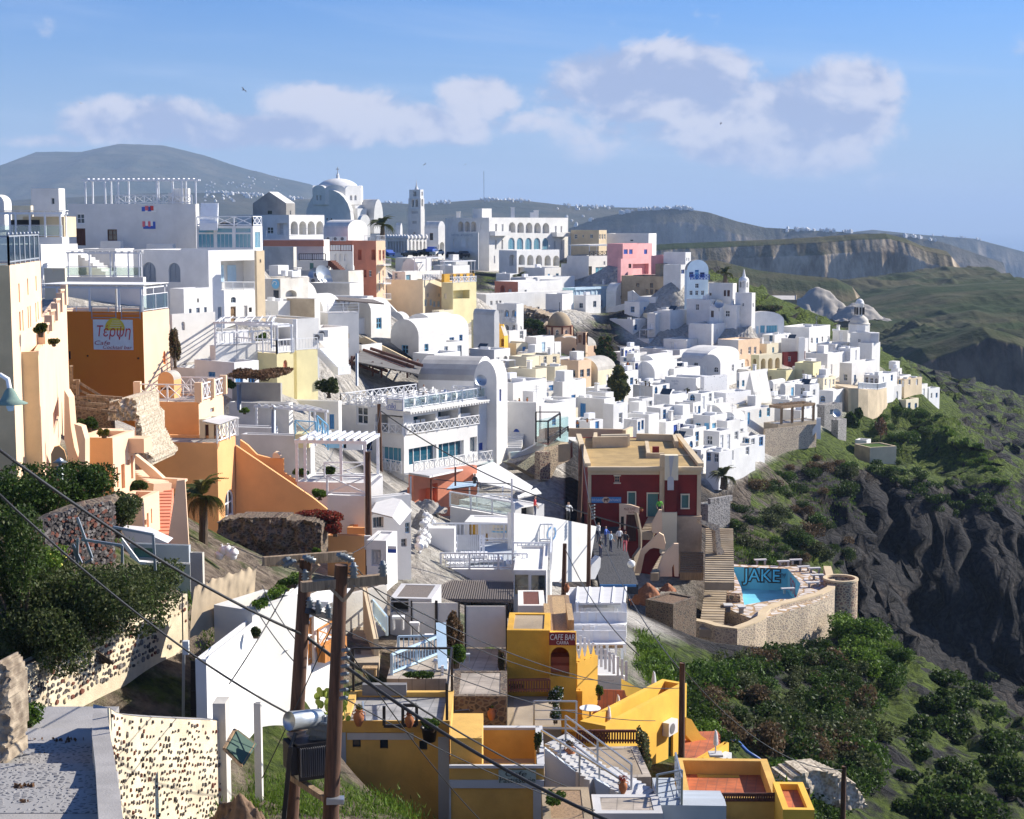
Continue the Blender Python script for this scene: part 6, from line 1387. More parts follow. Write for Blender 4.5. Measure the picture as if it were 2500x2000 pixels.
railing(G2_.t,G2_.on(0,0),G2_.on(0,1),1.0,'xx','wf',post=1.6,w=.07)
PRC=bx('small cream porch with two brown doors under a white slat canopy',1775,480,668,90,1615,1850,8,'cream',par=.05,gnd=None,L=[('s',1660,520,1690,635,'brown2'),('d',1732,520,1760,660,'brown2')])
mb=MB(); q=[P(1635,490,88.5),P(1780,520,86.5),P(1942,460,88),P(1800,440,91)]; mb.poly(q); mb.poly([p-UP*.06 for p in q]); mb.obj('canopy','canvas',PRC.t)
for x,y0,y1 in ((1858,495,640),(1922,470,610)):beam(PRC.t,'post','wf',P(x,y1,87.5),P(x,y0,87.5),.08)
# ruined rock between peach houses with fallen timbers
rockface('rock_outcrop','pale crumbling rock face between the peach houses',[(870,345),(1000,312),(1080,320),(1088,440),(1128,480),(1138,620),(1200,740),(1248,800),(1220,850),(1095,760),(1092,500),(860,490)],82,6,'rockp',.7,50,4.,f=2.)
bx('dark hollow of the ruined house under the fallen timbers',900,300,640,84,560,930,6,'rubbled',par=.6,rk='dark',gnd=.5)
TI=thing('fallen_timbers','weathered collapsed roof timbers on the ruined rock','timber',P(600,320,79))
for (x0,y0,x1,y1) in ((585,290,870,320),(595,340,880,360),(600,380,950,420),(640,180,850,310),(590,215,770,300),(780,400,960,335),(578,45,580,240),(605,160,605,290),(632,155,632,280),(580,205,640,215),(700,285,990,305),(870,320,880,360)):
 beam(TI,'timber','polel',P(x0,y0,78.5),P(x1,y1,78.5+random.uniform(0,1)),.16,.12)
# bright parapet of the lower pool-blue roof
V(0,880,3.317)
RB2=bx('white-rimmed flat roof with pale green tank and grass edge',1540,1650,1720,56,1130,1560,10,'oldwhite',par=.05,rk='bluegrey')
bx('long grey-white trough behind the flat roof with grass on its rim',1530,1500,1640,58,1050,1545,10,'bluegrey',par=.05,rk='grass',L=[('n',1075,1520,1250,1600,'tgreen')])
wallpoly('wall','thin white rim wall slanting down to the flat roof','wall',[(915,1380),(935,1370),(1130,1630),(1250,1640),(1250,1660),(1105,1655)],56,-15,.3,'white')
wallpoly('wall','pale concrete slab below the low peach terrace house','wall',[(935,1370),(1160,1390),(1360,1480),(1000,1480)],61,0,1.0,'lgrey')
bx('white broken block with hanging wires beside the flat roof',1640,1560,1700,52,1540,1655,10,'oldwhite',par=.05)
# dark stone garden wall under the left bushes
DW=thing('stone_wall','dark volcanic dry stone wall below the bushes','wall',P(230,1640,47))
pl=[(225,1345,1600,46),(350,1290,1600,46.3),(480,1240,1560,46.8),(620,1200,1640,47.2),(760,1170,1650,47.8),(880,1140,1660,48.4),(918,1170,1660,48.6)]
Wt=[(P(x,a,Y),P(x,b,Y)) for x,a,b,Y in pl]; mb=MB()
for (a0,a1),(b0,b1) in zip(Wt,Wt[1:]):mb.poly([a0,b0,b1,a1]); mb.poly([a0,b0,b0+Vector((0,.8,.1)),a0+Vector((0,.8,.1))])
mb.obj('core','rubbled',DW)
for a0,a1 in Wt:GCTRL.append((a1.x,a1.y,a1.z-.2)); GCTRL.append((a0.x,a0.y+1.5,a0.z-.1))
cells=[]
L_=(Wt[-1][1]-Wt[0][1]).length
def dwpt(u,v):
 f=u/L_*(len(Wt)-1); i=min(int(f),len(Wt)-2); f-= i; b=Wt[i][1].lerp(Wt[i+1][1],f); t_=Wt[i][0].lerp(Wt[i+1][0],f); return b.lerp(t_,v)
for i in range(34):
 for j in range(17):
  if random.random()<.93:k=random.uniform(.16,.27); cells.append(((i+random.uniform(.1,.9))/34*L_,(j+random.uniform(.2,.8))/17,k,k*random.uniform(.6,.9)))
dv=(Wt[-1][1]-Wt[0][1]); dv.z=0; dv.normalize()
stones(DW,dwpt,dv,Vector((-dv.y,dv.x,0)),cells,('stoned','stoned','stoneg','stoner','stoned'),1.2)
# tan stone wall with dark pebbles carrying the big bushes
V(0,1350,2.653)
SWL=bx('tall tan mortar wall studded with dark volcanic stones under the big bush',62,790,1150,39,-40,1216,17,'mortar',par=.05,rk='soil',ex=1.5,gnd=.4,clampw=20)
SWL.t.name='stone_wall'; SWL.t['category']='wall'
Wd,Hh_=SWL.wr,SWL.h
def top_(u):return Hh_
cells=[c for c in jitter_cells(Wd,Hh_,.17,.97) if not (c[0]>Wd*.80 and c[1]<Hh_*.62 and random.random()<.9) and not (c[1]>Hh_*.82 and random.random()<.75)]
stones(SWL.t,lambda u,v:SWL.C+SWL.dr*u+UP*v,SWL.dr,SWL.nr,[(u,v,w*1.35,h*1.3) for u,v,w,h in cells],('stoned','stoneg','stoner','stoneg','stoned','mortar'),.7)
beam(SWL.t,'conduit','galv',P(1187,1075,42),P(1190,640,42),.07); beam(SWL.t,'cable','black',P(1185,640,42),P(1180,260,42),.03)
cube(SWL.t,'meter_box','ac',P(1182,660,41.8),(mm(40,42),0,0),(0,.15,0),UP*mm(90,42))
# curved pebble parapet and stepped path
PAR=thing('parapet_wall','curved cream parapet wall studded with dark pebbles beside the path steps','wall',P(700,1725,27))
# face polyline (outer side), pixels of its top edge and distance
fpl=[(800,1740,22.5),(775,1560,24.8),(750,1380,27.),(715,1180,29.2),(697,1050,30.6),(694,1002,31.2),(712,1003,31.9),(745,1030,32.6),(800,1046,33.2),(900,1058,34.2),(1050,1068,35.6),(1200,1075,37.),(1432,1085,39.2)]
top=[P(*q) for q in fpl]; tz=top[5].z
inner=[P(x,y,Y) for x,y,Y in [(640,1740,22.5),(628,1560,24.8),(618,1380,27.),(595,1180,29.2),(600,1050,30.6),(604,980,31.4)]]
mb=MB()
for i in range(5):mb.poly([top[i],top[i+1],inner[i+1],inner[i]])
mb.poly([top[5],top[6],inner[5]]);
for i in range(6,12):a0,a1=top[i],top[i+1]; mb.poly([a0,a1,a1+Vector((-.3,.16,0)),a0+Vector((-.3,.16,0))])
mb.poly([top[6],top[6]+Vector((-.3,.16,0)),inner[5]])
mb.obj('coping','concrete',PAR)
mb=MB()
for i in range(12):mb.poly([top[i]-UP*.01,top[i+1]-UP*.01,top[i+1]-UP*4,top[i]-UP*4])
for i in range(5):mb.poly([inner[i]-UP*.01,inner[i+1]-UP*.01,inner[i+1]-UP*2,inner[i]-UP*2])
mb.poly([inner[5]-UP*.01,top[6]+Vector((-.3,.16,-.01)),top[6]+Vector((-.3,.16,-2)),inner[5]-UP*2])
for i in range(6,12):a0,a1=top[i]+Vector((-.3,.16,-.01)),top[i+1]+Vector((-.3,.16,-.01)); mb.poly([a0,a1,a1-UP*2,a0-UP*2])
mb.obj('masonry','mortar',PAR)
seg=[(top[i+1]-top[i]).length for i in range(6,12)]; cum=[0]
for s_ in seg:cum.append(cum[-1]+s_)
def fpt(u,v):
 for i in range(6):
  if u <= cum[i+1] or i == 5:f=(u-cum[i])/seg[i]; return top[6+i].lerp(top[7+i],f)-UP*(2.9-v)
def fU(u):
 i=max(j for j in range(6) if cum[j] <= u or j == 0); d=top[7+i]-top[6+i]; d.z=0; return d.normalized()
def fN(u):d=fU(u); return Vector((-d.y,d.x,0))
cells=[c for c in jitter_cells(cum[-1],2.85,.165,.8) if not (c[1]>2.2 and random.random()<.4)]
stones(PAR,fpt,fU,fN,[(u,v,w*.62,h*1.05) for u,v,w,h in cells],('stoned','stoneg','stoned','stoned','stoneg','stoner'),.7,name='pebble')
for q in ((1415,1075,39.),):cube(PAR,'pillar','oldwhite',P(1378,1080,39)-UP*2.5,(mm(85,39),0,0),(0,.6,0),UP*(2.5+mm(110,39)))
for p in top[6:]:GCTRL.append((p.x+.4,p.y,p.z-3.2))
for p in inner:GCTRL.append((p.x-.5,p.y,p.z-1.6))
# steps of the path
PT_=thing('path_steps','broad cobbled path steps with concrete edges and dry leaves','steps',P(300,1725,24))
ys=[(1730,24.6),(1600,26.),(1500,27.4),(1440,28.5),(1375,29.7),(1300,31.),(1200,32.6),(1125,34.8)]
zs=[P(300,y,Y).z for y,Y in ys]
for i in range(len(ys)-1):
 (y0,Y0),(y1,Y1)=ys[i],ys[i+1]; z=zs[i]
 xr_=P(640-i*6,y0,Y0).x; xl_=-14.5
 cube(PT_,'step','concrete',(xl_,Y0,z-.8),(xr_-xl_,0,0),(0,Y1-Y0+.02,0),UP*.8)
 if i<5:mb=MB(); mb.obox((xl_,Y0+.28,z-.02),(xr_-xl_-.05,0,0),(0,Y1-Y0-.3,0),UP*.03); mb.obj('cobbled_tread','cobble',PT_)
for y,Y in ys:p=P(300,y,Y); GCTRL.append((p.x,p.y,p.z-1.)); GCTRL.append((p.x-4,p.y,p.z-1.))
# trunk-like rock pier at the very left
rockface('rock_pier','dark weathered rock pier beside the path steps',[(-30,700),(20,760),(55,900),(60,1120),(40,1250),(50,1340),(-40,1400)],29,10,'rockt',.25,50,.8,f=4.)
# pillar, rubble and dark arch
bx('crooked white gate pillar of stacked blocks beside the pebbled wall',1690,975,1350,36,1645,1700,8,'oldwhite',par=.02,gnd=.3)
# white house with the turquoise ornament
V(600,1300,2.464)
WH=bx('long sunlit white house with turquoise fish ornament and timber posts',-234,764,1126,41,-300,347,9,'white',par=.2,rk='roofwhite',ex=2,Rr=[('o',140,735,200,985,'rubblel',.35),('o',208,690,265,925,'rubble',.5),('o',272,640,300,860,'dark',.6)])
mb=MB(); q=WH.fp('R',240,580,.06)
mb.poly([WH.fp('R',x,y,.07) for x,y in ((222,570),(238,465),(250,555),(246,575))]); tag(mb.obj('ornament','sblue'),'turquoise sail-shaped ornament on the white house wall','ornament')
mb=MB(); c0=WH.fp('R',270,560,.1); mb.lathe([(.0,.0),(.16,.03),(.2,.0),(.14,-.06),(0,-.08)],c0,14); tag(mb.obj('ornament','tgreen'),'round green glazed lamp on the white house wall','lamp')
sign(WH,'R','small turquoise name plate on the white house wall',215,585,258,640,'sblue')
mb=MB()
q=[WH.fp('R',x,y,o_) for x,y,o_ in ((145,735,.02),(300,590,.02),(300,612,.55),(140,700,.6))]; mb.poly(q); mb.obj('porch_slab','white',WH.t)
bx('white parapet roof with a yellow stained floor behind the white house',40,470,700,45,-190,330,30,'white2',par=.5,rk='beige',gnd=None)
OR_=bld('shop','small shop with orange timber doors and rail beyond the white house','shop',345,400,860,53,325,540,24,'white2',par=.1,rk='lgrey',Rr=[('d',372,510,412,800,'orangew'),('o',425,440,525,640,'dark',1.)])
mb=MB(); q=[OR_.fp('R',x,y,o_) for x,y,o_ in ((380,415,.0),(540,320,.0),(545,330,.7),(385,405,.9))]; mb.poly(q); mb.obj('awning','canvas',OR_.t)
railing(OR_.t,OR_.fp('R',420,720,.1),OR_.fp('R',535,650,.1),.8,'x','orangew',post=1.0); cube(OR_.t,'counter','orangew',OR_.fp('R',425,780,.05),OR_.dr*1.5,OR_.nr*-.3,UP*.6)
bx('weathered white side house behind the timber shop',600,380,520,70,440,850,40,'oldwhite',par=.1,rk='rubbled')
# left yellow house
YL=bx('weathered yellow house with grey trim, square windows and a tiled roof terrace',1225,1190,1760,52,552,None,0,'ochre',par=.18,rk='paveg',dr=4.6,ex=1.5,L=[('p',642,1238,692,1295,'dark'),('p',807,1243,856,1303,'dark'),('p',1043,1253,1092,1310,'dark')])
def ycl(B,x0,y0,x1,y1,mk,off=.05,name='trim'):
 a,b,c=B.fp('L',x0,y1),B.fp('L',x1,y1),B.fp('L',x0,y0); cube(B.t,name,mk,a-B.nl*off,b-a,B.nl*off*.96,UP*(c.z-a.z))
ycl(YL,552,1140,608,1725,'bluegrey'); ycl(YL,1160,1230,1225,1725,'bluegrey'); ycl(YL,610,1205,1010,1245,'lgrey',.04); ycl(YL,552,1130,1226,1200,'ochre',.07,'parapet')
t=YL.t
cube(t,'planter','dgrey',YL.on(.88,.93,-.1),YL.dl*-1.6,YL.dr*.3,UP*.4)
for u,v in ((.02,.02),(.02,.98),(.97,.02),(.97,.98)):beam(t,'rail_post','iron',YL.on(u,v,-.2),YL.on(u,v,1.6),.09)
beam(t,'rail','iron',YL.on(.02,.98,1.6),YL.on(.97,.98,1.6),.07); beam(t,'rail','iron',YL.on(.02,.0,1.3),YL.on(.02,.98,1.6),.07)
railing(t,YL.on(.75,.0,-.15),YL.on(.82,.45,-.15),.5,'x','shutter',post=.4)
WF=thing('window_frame','black picture frame standing on the yellow roof edge','frame',P(945,1170,51.6))
for a0,b0 in (((945,1160),(945,1040)),((1028,1160),(1028,1040)),((945,1040),(1028,1040)),((830,1165),(945,1165)),((832,1160),(832,1045)),((945,1160),(1028,1160))):beam(WF,'bar','iron',P(*a0,51.6),P(*b0,51.6),.1)
# patisserie
V(1050,1300,2.464)
PS=bld('cafe','ochre patisserie with sunken roof court and grey painted trim','cafe',685,1408,1800,49,116,None,0,'ochre',par=1.0,rk='tan',dr=3.9,ex=1.5)
ycl(PS,116,1395,686,1412,'lgrey',.12,'coping'); ycl(PS,116,1488,686,1535,'bluegrey',.06,'band'); ycl(PS,620,1540,686,1800,'bluegrey',.06,'corner'); ycl(PS,116,1540,126,1800,'bluegrey',.06,'corner')
e_=.12
cube(PS.t,'coping','lgrey',PS.on(0,0,.0)-Vector((.22,0,0)),(.24,0,0),PS.dr*PS.wr,UP*.08); cube(PS.t,'coping','lgrey',PS.on(1,1,.0)-Vector((.0,.22,0)),PS.dl*-PS.wl*.97,(0,.22,0),UP*.08)
cube(PS.t,'roof_box','ochre',PS.on(.99,.1,-.9),PS.dl*-1.0,PS.dr*2.6,UP*1.7)
s,e=sign(PS,'L','grey-green cafe board with black hand lettering',412,1425,637,1503,'tgreen2',off=.07)
text_in(s,e,'Cafe','black',.18,.52,.75,.95,.15); text_in(s,e,'Pattisserie','black',.02,.03,.97,.47,.1)
# courtyards and terraces between
CY1=bx('stone paved courtyard terrace with pots between the two ochre houses',462,985,1180,56,130,None,0,'rubbled',par=.02,rk='paving',dr=3.3,ex=3,gnd=.5)
CY2=bx('paved court with brown fence and white flowering shrub under the mustard wall',790,1170,1300,59.8,465,None,0,'tan',par=.02,rk='floorb',dr=4.,ex=3,gnd=.5)
CY3=bx('lower beige paved terrace with planter beside the white stair',1330,1470,1640,52,690,None,-4,'paving',par=.02,rk='floorb',dr=3.2,ex=3,gnd=.5)
CY4=bx('small plank floored landing with a planter below the white stair',980,1740,1850,45,680,None,0,'tan',par=.02,rk='wood',dr=2.9,ex=3,gnd=.5)
CY5=bx('grey tiled landing at the foot of the white stair',1400,1690,1850,46,985,None,0,'lgrey',par=.02,rk='paving',dr=1.6,ex=3,gnd=.5)
# white stair with grey treads
S1=thing('staircase','white painted stair with grey treads and steel handrails','stairs',P(690,1530,50))
wallpoly('stringer','','',[(690,1300),(955,1500),(965,1535),(690,1530)],50,0,.2,'bluegrey',S1)
wallpoly('stringer','','',[(985,1480),(1230,1620),(1228,1650),(1010,1650)],49,0,.2,'bluegrey',S1)
stairs('',P(960,1500,49.5),P(700,1270,51.5),(.1,1.3,0),11,'lgrey',parent=S1); stairs('',P(1235,1625,48),P(985,1470,49.8),(.1,1.3,0),9,'lgrey',parent=S1)
stairs('',P(1230,1640,49.4),P(860,1360,52),(.1,1.0,0),16,'tan',parent=S1)
for dy in (0,1.4):
 beam(S1,'handrail','galv',P(670,1190,51.2+dy),P(1140,1480,48.6+dy),.06)
 for f in (0,.25,.5,.75,1.):p=P(670,1190,51.2+dy).lerp(P(1140,1480,48.6+dy),f); beam(S1,'rail_post','galv',p,p-UP*1.1,.06)
railing(S1,P(625,1200,54),P(880,1200,54),1.1,'h','galv',post=1.2); railing(S1,P(815,1260,52),P(1210,1560,49),.9,'h','galv',post=1.5)
# cafe bar
CB=bld('cafe','mustard yellow cafe bar with a red sign over its arched entrance','cafe',720,590,985,64,462,None,2,'mustard',par=.05,rk='tan',dr=3,ex=1.5)
CBA=bx('mustard arched porch of the cafe bar with orange steps inside',880,675,985,63.5,718,None,2,'mustard',par=.05,rk='tan',dr=2.2,ex=1.5,L=[('ao',724,690,838,866,'orange',1.8)])
s,e=sign(CBA,'L','dark red cafe bar sign with white hand lettering',716,598,876,674,'signred',off=.12)
text_in(s,e,'CAFE BAR','cloth',.04,.42,.97,.88,.12); text_in(s,e,'CARRA','cloth',.28,.08,.74,.34)
for i in range(3):cube(CBA.t,'step','salmon',CBA.fp('L',726,866-i*38,-.3-.35*i),CBA.fp('L',836,866,0)-CBA.fp('L',726,866,0),(0,1.4-.35*i,0),UP*-.3)
DKW=bx('narrow wooden plank deck leading up to the glazed snack room',868,600,680,66,726,None,0,'wood',par=.01,rk='pinew',dr=6.8,ex=2,gnd=None)
for i,x in enumerate((690,830)):cube(DKW.t,'bench','pinew',P(x,590,66.4),P(x+36,590,66.4)-P(x,590,66.4),(0,3,0),UP*.45)
bx('brown plank platform with white edges before the snack room',690,440,590,70,530,None,0,'canvasg',par=.02,rk='brown2',dr=3.,gnd=None)
GT=bx('white snack room with glass doors stacked with plastic chairs',700,228,430,88,502,None,2,'white',par=.15,rk='white',dr=7,ex=2,L=[('p',506,252,594,380,'wf',.12,'clear2'),('p',606,255,694,385,'wf',.12,'clear2')])
RT=bx('long white roof terrace with white rails and stacked pallets',725,225,440,92,-60,None,2,'white',par=.08,rk='bluegrey',dr=8.5,ex=2,gnd=None)
t=RT.t
railing(t,RT.on(.18,0),RT.on(.84,0),.95,'v','metalw',sp=.25,w=.09); railing(t,RT.on(.0,.35),RT.on(.3,.35),1.,'v','metalw',sp=.25,w=.09); railing(t,RT.on(0,1),RT.on(1,1),1.1,'v','metalw',sp=.25,w=.09); railing(t,RT.on(.0,.0),RT.on(0,1),1.,'v','metalw',sp=.25,w=.09); railing(t,RT.on(1,.0),RT.on(1,1),1.,'v','metalw',sp=.25,w=.09)
cube(t,'cabinet','white',RT.on(.97,.35,-.05),RT.dl*-1.6,RT.dr*.9,UP*1.9)
RR_=thing('reed_roof','sloping grey reed roof below the pallet terrace','roof',P(200,410,88))
mb=MB(); q=[P(35,405,84),P(500,410,84),P(500,300,90.5),P(80,288,90.5)]; mb.poly(q); mb.poly([p-UP*.12 for p in q]); mb.poly([q[0],q[1],q[1]-UP*.12,q[0]-UP*.12]); mb.obj('thatch','reed',RR_)
for i in range(34):f=i/33; beam(RR_,'reed','reed',q[0].lerp(q[1],f)+UP*.04,q[3].lerp(q[2],f)+UP*.04,.06)
for x in (60,250,480):beam(RR_,'post','dark',P(x,560,84.5),P(x,410,84.5),.12)
for i,(x0,x1,y0,y1) in enumerate(((-110,35,415,620),(42,175,415,640),(212,460,432,690))):
 T=thing('screen_panel',('plain off-white canvas screen between the kitchen hut and the next panel','off-white canvas screen panel between two wider screens','widest off-white canvas screen beside the mustard wall')[i],'screen',P(x0,y1,67)); p,q=P(x0,y1,67),P(x1,y1,67)
 cube(T,'canvas','canvasg',p,q-p,(0,.05,0),UP*mm(y1-y0,67)); [beam(T,'post','iron',e-UP*.2,e+UP*(mm(y1-y0,67)+.1),.07) for e in (p,q)]
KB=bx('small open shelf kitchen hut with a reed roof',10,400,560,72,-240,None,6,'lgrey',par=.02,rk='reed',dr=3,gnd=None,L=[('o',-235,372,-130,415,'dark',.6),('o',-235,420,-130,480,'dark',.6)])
CY6=bx('long paved court with white posts before the canvas screens',455,980,1010,60,60,None,0,'paving',par=.01,rk='paving',dr=6.8,ex=3,gnd=.4)
CY7=bx('stepped beige paved terrace with white baluster ramp beside the court',100,880,960,58,-260,None,0,'paving',par=.01,rk='paving',dr=5.5,ex=3,gnd=.4)
railing(CY7.t,P(-230,860,58.5),P(60,740,61.5),.8,'v','pblue',sp=.2,w=.08); railing(CY7.t,P(-190,745,62),P(60,740,62),.8,'v','pblue',sp=.2,w=.08); railing(CY7.t,P(-350,500,72),P(-260,620,65),.8,'v','pblue',sp=.2,w=.08)
LN=thing('screen_panel','tall leaning pale blue board between the two paved courts','board',P(45,820,64)); mb=MB(); q=[P(48,822,58.5),P(105,822,58.5),P(95,550,61),P(35,550,61)]; mb.poly(q); mb.poly([p+UP*.05 for p in q]); mb.obj('board','pblue',LN); beam(LN,'leg','wf',P(75,900,58.5),P(75,800,58.5),.1)
# striped terraces with white stacked chairs and louvres
TR=bx('stepped white slat terraces with stacked chairs beside the cafe bar',1150,860,960,72,880,None,0,'white',par=.02,rk='lgrey',dr=18,ex=3,gnd=.5)
SHD=thing('pergola','grey boarded sun roof on white posts over the slat terraces','pergola',P(890,500,82)); mb=MB(); q=[P(880,425,82),P(1175,425,82),P(1185,330,90),P(890,328,90)]; mb.poly(q); mb.poly([p-UP*.1 for p in q]); mb.poly([q[0],q[1],q[1]-UP*.1,q[0]-UP*.1]); mb.obj('roof','lgrey',SHD)
for x,y in ((885,600),(1155,850),(1175,560),(1160,640)):beam(SHD,'post','wf',P(x,y,81),P(x,428,81.5),.14)
for i in range(5):beam(SHD,'beam','wf',P(880+i*72,425,82),P(890+i*72,330,90),.1)
for j,(y,Y) in enumerate(((590,80.),(690,76.),(520,84.))):
 beam(SHD,'rail','wood',P(885,y,Y),P(1160,y-5,Y),.14)
wallpoly('wall','white stair wall with posts rising beside the yellow crenellated block','wall',[(880,690),(930,770),(1180,870),(1180,900),(1000,860),(880,770)],74,-10,.3,'white')
# yellow crenellated block and terrace
YK=bx('bright yellow crenellated stair block at the terracotta terrace',885,785,1170,66,845,1008,38,'yellow',par=.05,rk='yellow',ex=2,gnd=.5)
for i in range(3):mb=MB(); p=YK.on(0,.1+.28*i); mb.poly([p,p+YK.dr*YK.wr*.24,p+YK.dr*YK.wr*.12+UP*.5]); mb.poly([p+YK.dl*.3,p+YK.dl*.3+YK.dr*YK.wr*.24,p+YK.dl*.3+YK.dr*YK.wr*.12+UP*.5]); mb.obj('merlon','yellow',YK.t)
bx('ochre garden wall below the crenellated block',915,955,1190,64,785,None,0,'mustard',par=.02,rk='mustard',dr=.4)
YF=bx('bright yellow house with terracotta roof terrace and white air conditioner',1055,1165,1500,60,900,1542,33,'yellow',par=.75,rk='terracotta',ex=2,gnd=.5,Rr=[('d',1433,1210,1462,1395,'green')])
wallpoly('parapet','','',[(1000,870),(1040,860),(1160,885),(1240,930),(1280,945),(1400,985),(1400,1040),(1170,1010),(1000,1010)],72,-38,.3,'yellow',YF.t)
wallpoly('terrace_floor','','',[(915,1190),(1000,1060),(1040,945),(1170,950),(1180,985),(1400,1050),(1400,1060),(1060,1160),(1050,1190)],66,-30,.05,'terracotta',YF.t)
V(1500,1350,2.653)
Y2=bx('lower yellow house with curved parapet stair and air conditioner',462,1395,1560,56,430,740,34,'yellow',par=.5,rk='terracotta',ex=2,gnd=.5,Rr=[('d',680,1430,715,1450,'wf')])
wallpoly('wall','wavy yellow stair parapet stepping down from the terrace','wall',[(462,1065),(500,1080),(560,1180),(640,1240),(725,1285),(735,1310),(640,1340),(560,1290),(462,1180)],62,-35,.35,'yellow')
stairs('orange tiled steps between the yellow parapets',P(450,1340,59),P(460,1160,64),(1.4,.4,0),9,'terracotta')
Y3=bx('low yellow terrace with terracotta floor and dark lattice fence',1085,1600,1760,50,445,None,2,'ochre',par=.5,rk='terracotta',dr=4.0,ex=2,gnd=.4,L=())
mb=MB(); a_,b_=Y3.fp('L',688,1600,.05),Y3.fp('L',1085,1600,.05); n_=26; hh=mm(46,50)
for i in range(n_):
 p=a_.lerp(b_,i/n_); q=a_.lerp(b_,(i+1)/n_); mb.bar(p,q+UP*hh,.04); mb.bar(p+UP*hh,q,.04)
mb.bar(a_,b_,.06); mb.bar(a_+UP*hh,b_+UP*hh,.06); mb.obj('lattice_fence','brown',Y3.t)
wallpoly('parapet','','',[(540,1450),(1025,1460),(1060,1560),(1040,1560),(1010,1500),(545,1485)],53.5,0,.25,'yellow',Y3.t)
bx('small yellow hut below the lattice fence',1295,1665,1800,48,1090,None,2,'yellow',par=.2,rk='terracotta',dr=2.5,ex=2,gnd=.3)
SG=bx('grey-blue concrete stair head with steel rails by the round pot',432,1640,1800,47,290,None,0,'bluegrey',par=.02,rk='bluegrey',dr=2.5,ex=2,gnd=.4)
stairs('grey-blue concrete steps beside the stair head',P(235,1600,47),P(230,1535,50),(2.3,0,0),5,'bluegrey')
railing(SG.t,P(275,1640,47.5),P(435,1610,47.5),1.,'h','galv',post=.9); railing(SG.t,P(395,1470,50),P(435,1640,47),.9,'h','galv',post=.9)
rockface('retaining_wall','curved whitewashed rough bank at the foot of the slope',[(1060,1620),(1120,1500),(1240,1440),(1400,1430),(1560,1500),(1640,1640),(1500,1660),(1300,1600),(1150,1640)],68,-15,'rockp',.5,40,2.,'wall')
V(600,1300,2.464)
st_=stairs('broad shallow cobbled path steps climbing behind the yellow roof',P(640,760,60),P(640,520,74),P(800,760,60)-P(640,760,60),12,'tan')
bx('weathered beige path wall beside the cobbled path steps',800,640,800,61,770,None,-8,'beige',par=.02,rk='beige',dr=9,gnd=None)
for i,(x,y,Y,w,h,mk,lb) in enumerate(((880,590,68,75,85,'wf','white side table before the kitchen hut'),(985,650,66,60,110,'cloth','white cloth hung to dry on a rack by the kitchen hut'),(1075,670,64,55,55,'cloth','white wrapped bundle beside the laundry'),(1130,850,59,90,80,'cloth','white covered furniture under plastic sheet at the railing'),(1300,950,60,50,75,'bluegrey','grey-blue box seat on the paved court'),(1310,790,64,40,60,'bluegrey','grey-blue box by the canvas screen'),(700,870,57,90,55,'pinew','pale plank bench on the beige court'),(1140,560,68,60,40,'grey','stacked grey crates by the canvas screens'))):
 T=thing('furniture',lb,'furniture',P(x,y,Y)); a=P(x,y,Y); W3=mm(w,Y); H3=mm(h,Y)
 mb=MB(); mb.obox(a+UP*H3*.82,(W3,0,0),(0,W3*.7,0),UP*H3*.18); mb.obj('top',mk,T)
 for u in (.05,.8):cube(T,'leg',mk,a+Vector((W3*u,.05,0)),(W3*.15,0,0),(0,W3*.5,0),UP*H3*.83)
# ------------------------------------------------------------------ ground
rng=np.random.default_rng(5)
def vnoise(x,y,seed=0):
 xi,yi=np.floor(x).astype(np.int64),np.floor(y).astype(np.int64); fx,fy=x-xi,y-yi
 fx=fx*fx*(3-2*fx); fy=fy*fy*(3-2*fy)
 def h(a,b):
  n=(a*374761393+b*668265263+seed*144665) & 0xffffffff
  n=((n ^ (n >> 13))*1274126177) & 0xffffffff
  return ((n ^ (n >> 16)) & 0xffff)/65535.0
 return (h(xi,yi)*(1-fx)+h(xi+1,yi)*fx)*(1-fy)+(h(xi,yi+1)*(1-fx)+h(xi+1,yi+1)*fx)*fy
def fbm(x,y,o=5,seed=0,ridged=False):
 s,a=np.zeros_like(x),.5
 for i in range(o):
  n=vnoise(x,y,seed+i*17)
  if ridged:n=1-np.abs(2*n-1)
  s+= a*n; x,y,a=x*2.03+11.3,y*2.03+7.7,a*.5
 return s
def grid_mesh(name,X,Y,Z,mk=None,attrs=None,smooth=True):
 nr,nc=X.shape; v=np.stack([X,Y,Z],-1).reshape(-1,3).astype(np.float32)
 i=np.arange(nr*nc).reshape(nr,nc); q=np.stack([i[:-1,:-1],i[:-1,1:],i[1:,1:],i[1:,:-1]],-1).reshape(-1,4)
 me=bpy.data.meshes.new(name); me.vertices.add(len(v)); me.vertices.foreach_set('co',v.ravel())
 me.loops.add(q.size); me.loops.foreach_set('vertex_index',q.ravel().astype(np.int32)); me.polygons.add(len(q))
 me.polygons.foreach_set('loop_start',np.arange(0,q.size,4,dtype=np.int32)); me.polygons.foreach_set('use_smooth',np.full(len(q),smooth))
 me.update(calc_edges=True)
 for k,a in (attrs or {}).items():
  at=me.attributes.new(k,'FLOAT','POINT'); at.data.foreach_set('value',a.ravel().astype(np.float32))
 if mk:me.materials.append(mk)
 return link(bpy.data.objects.new(name,me))
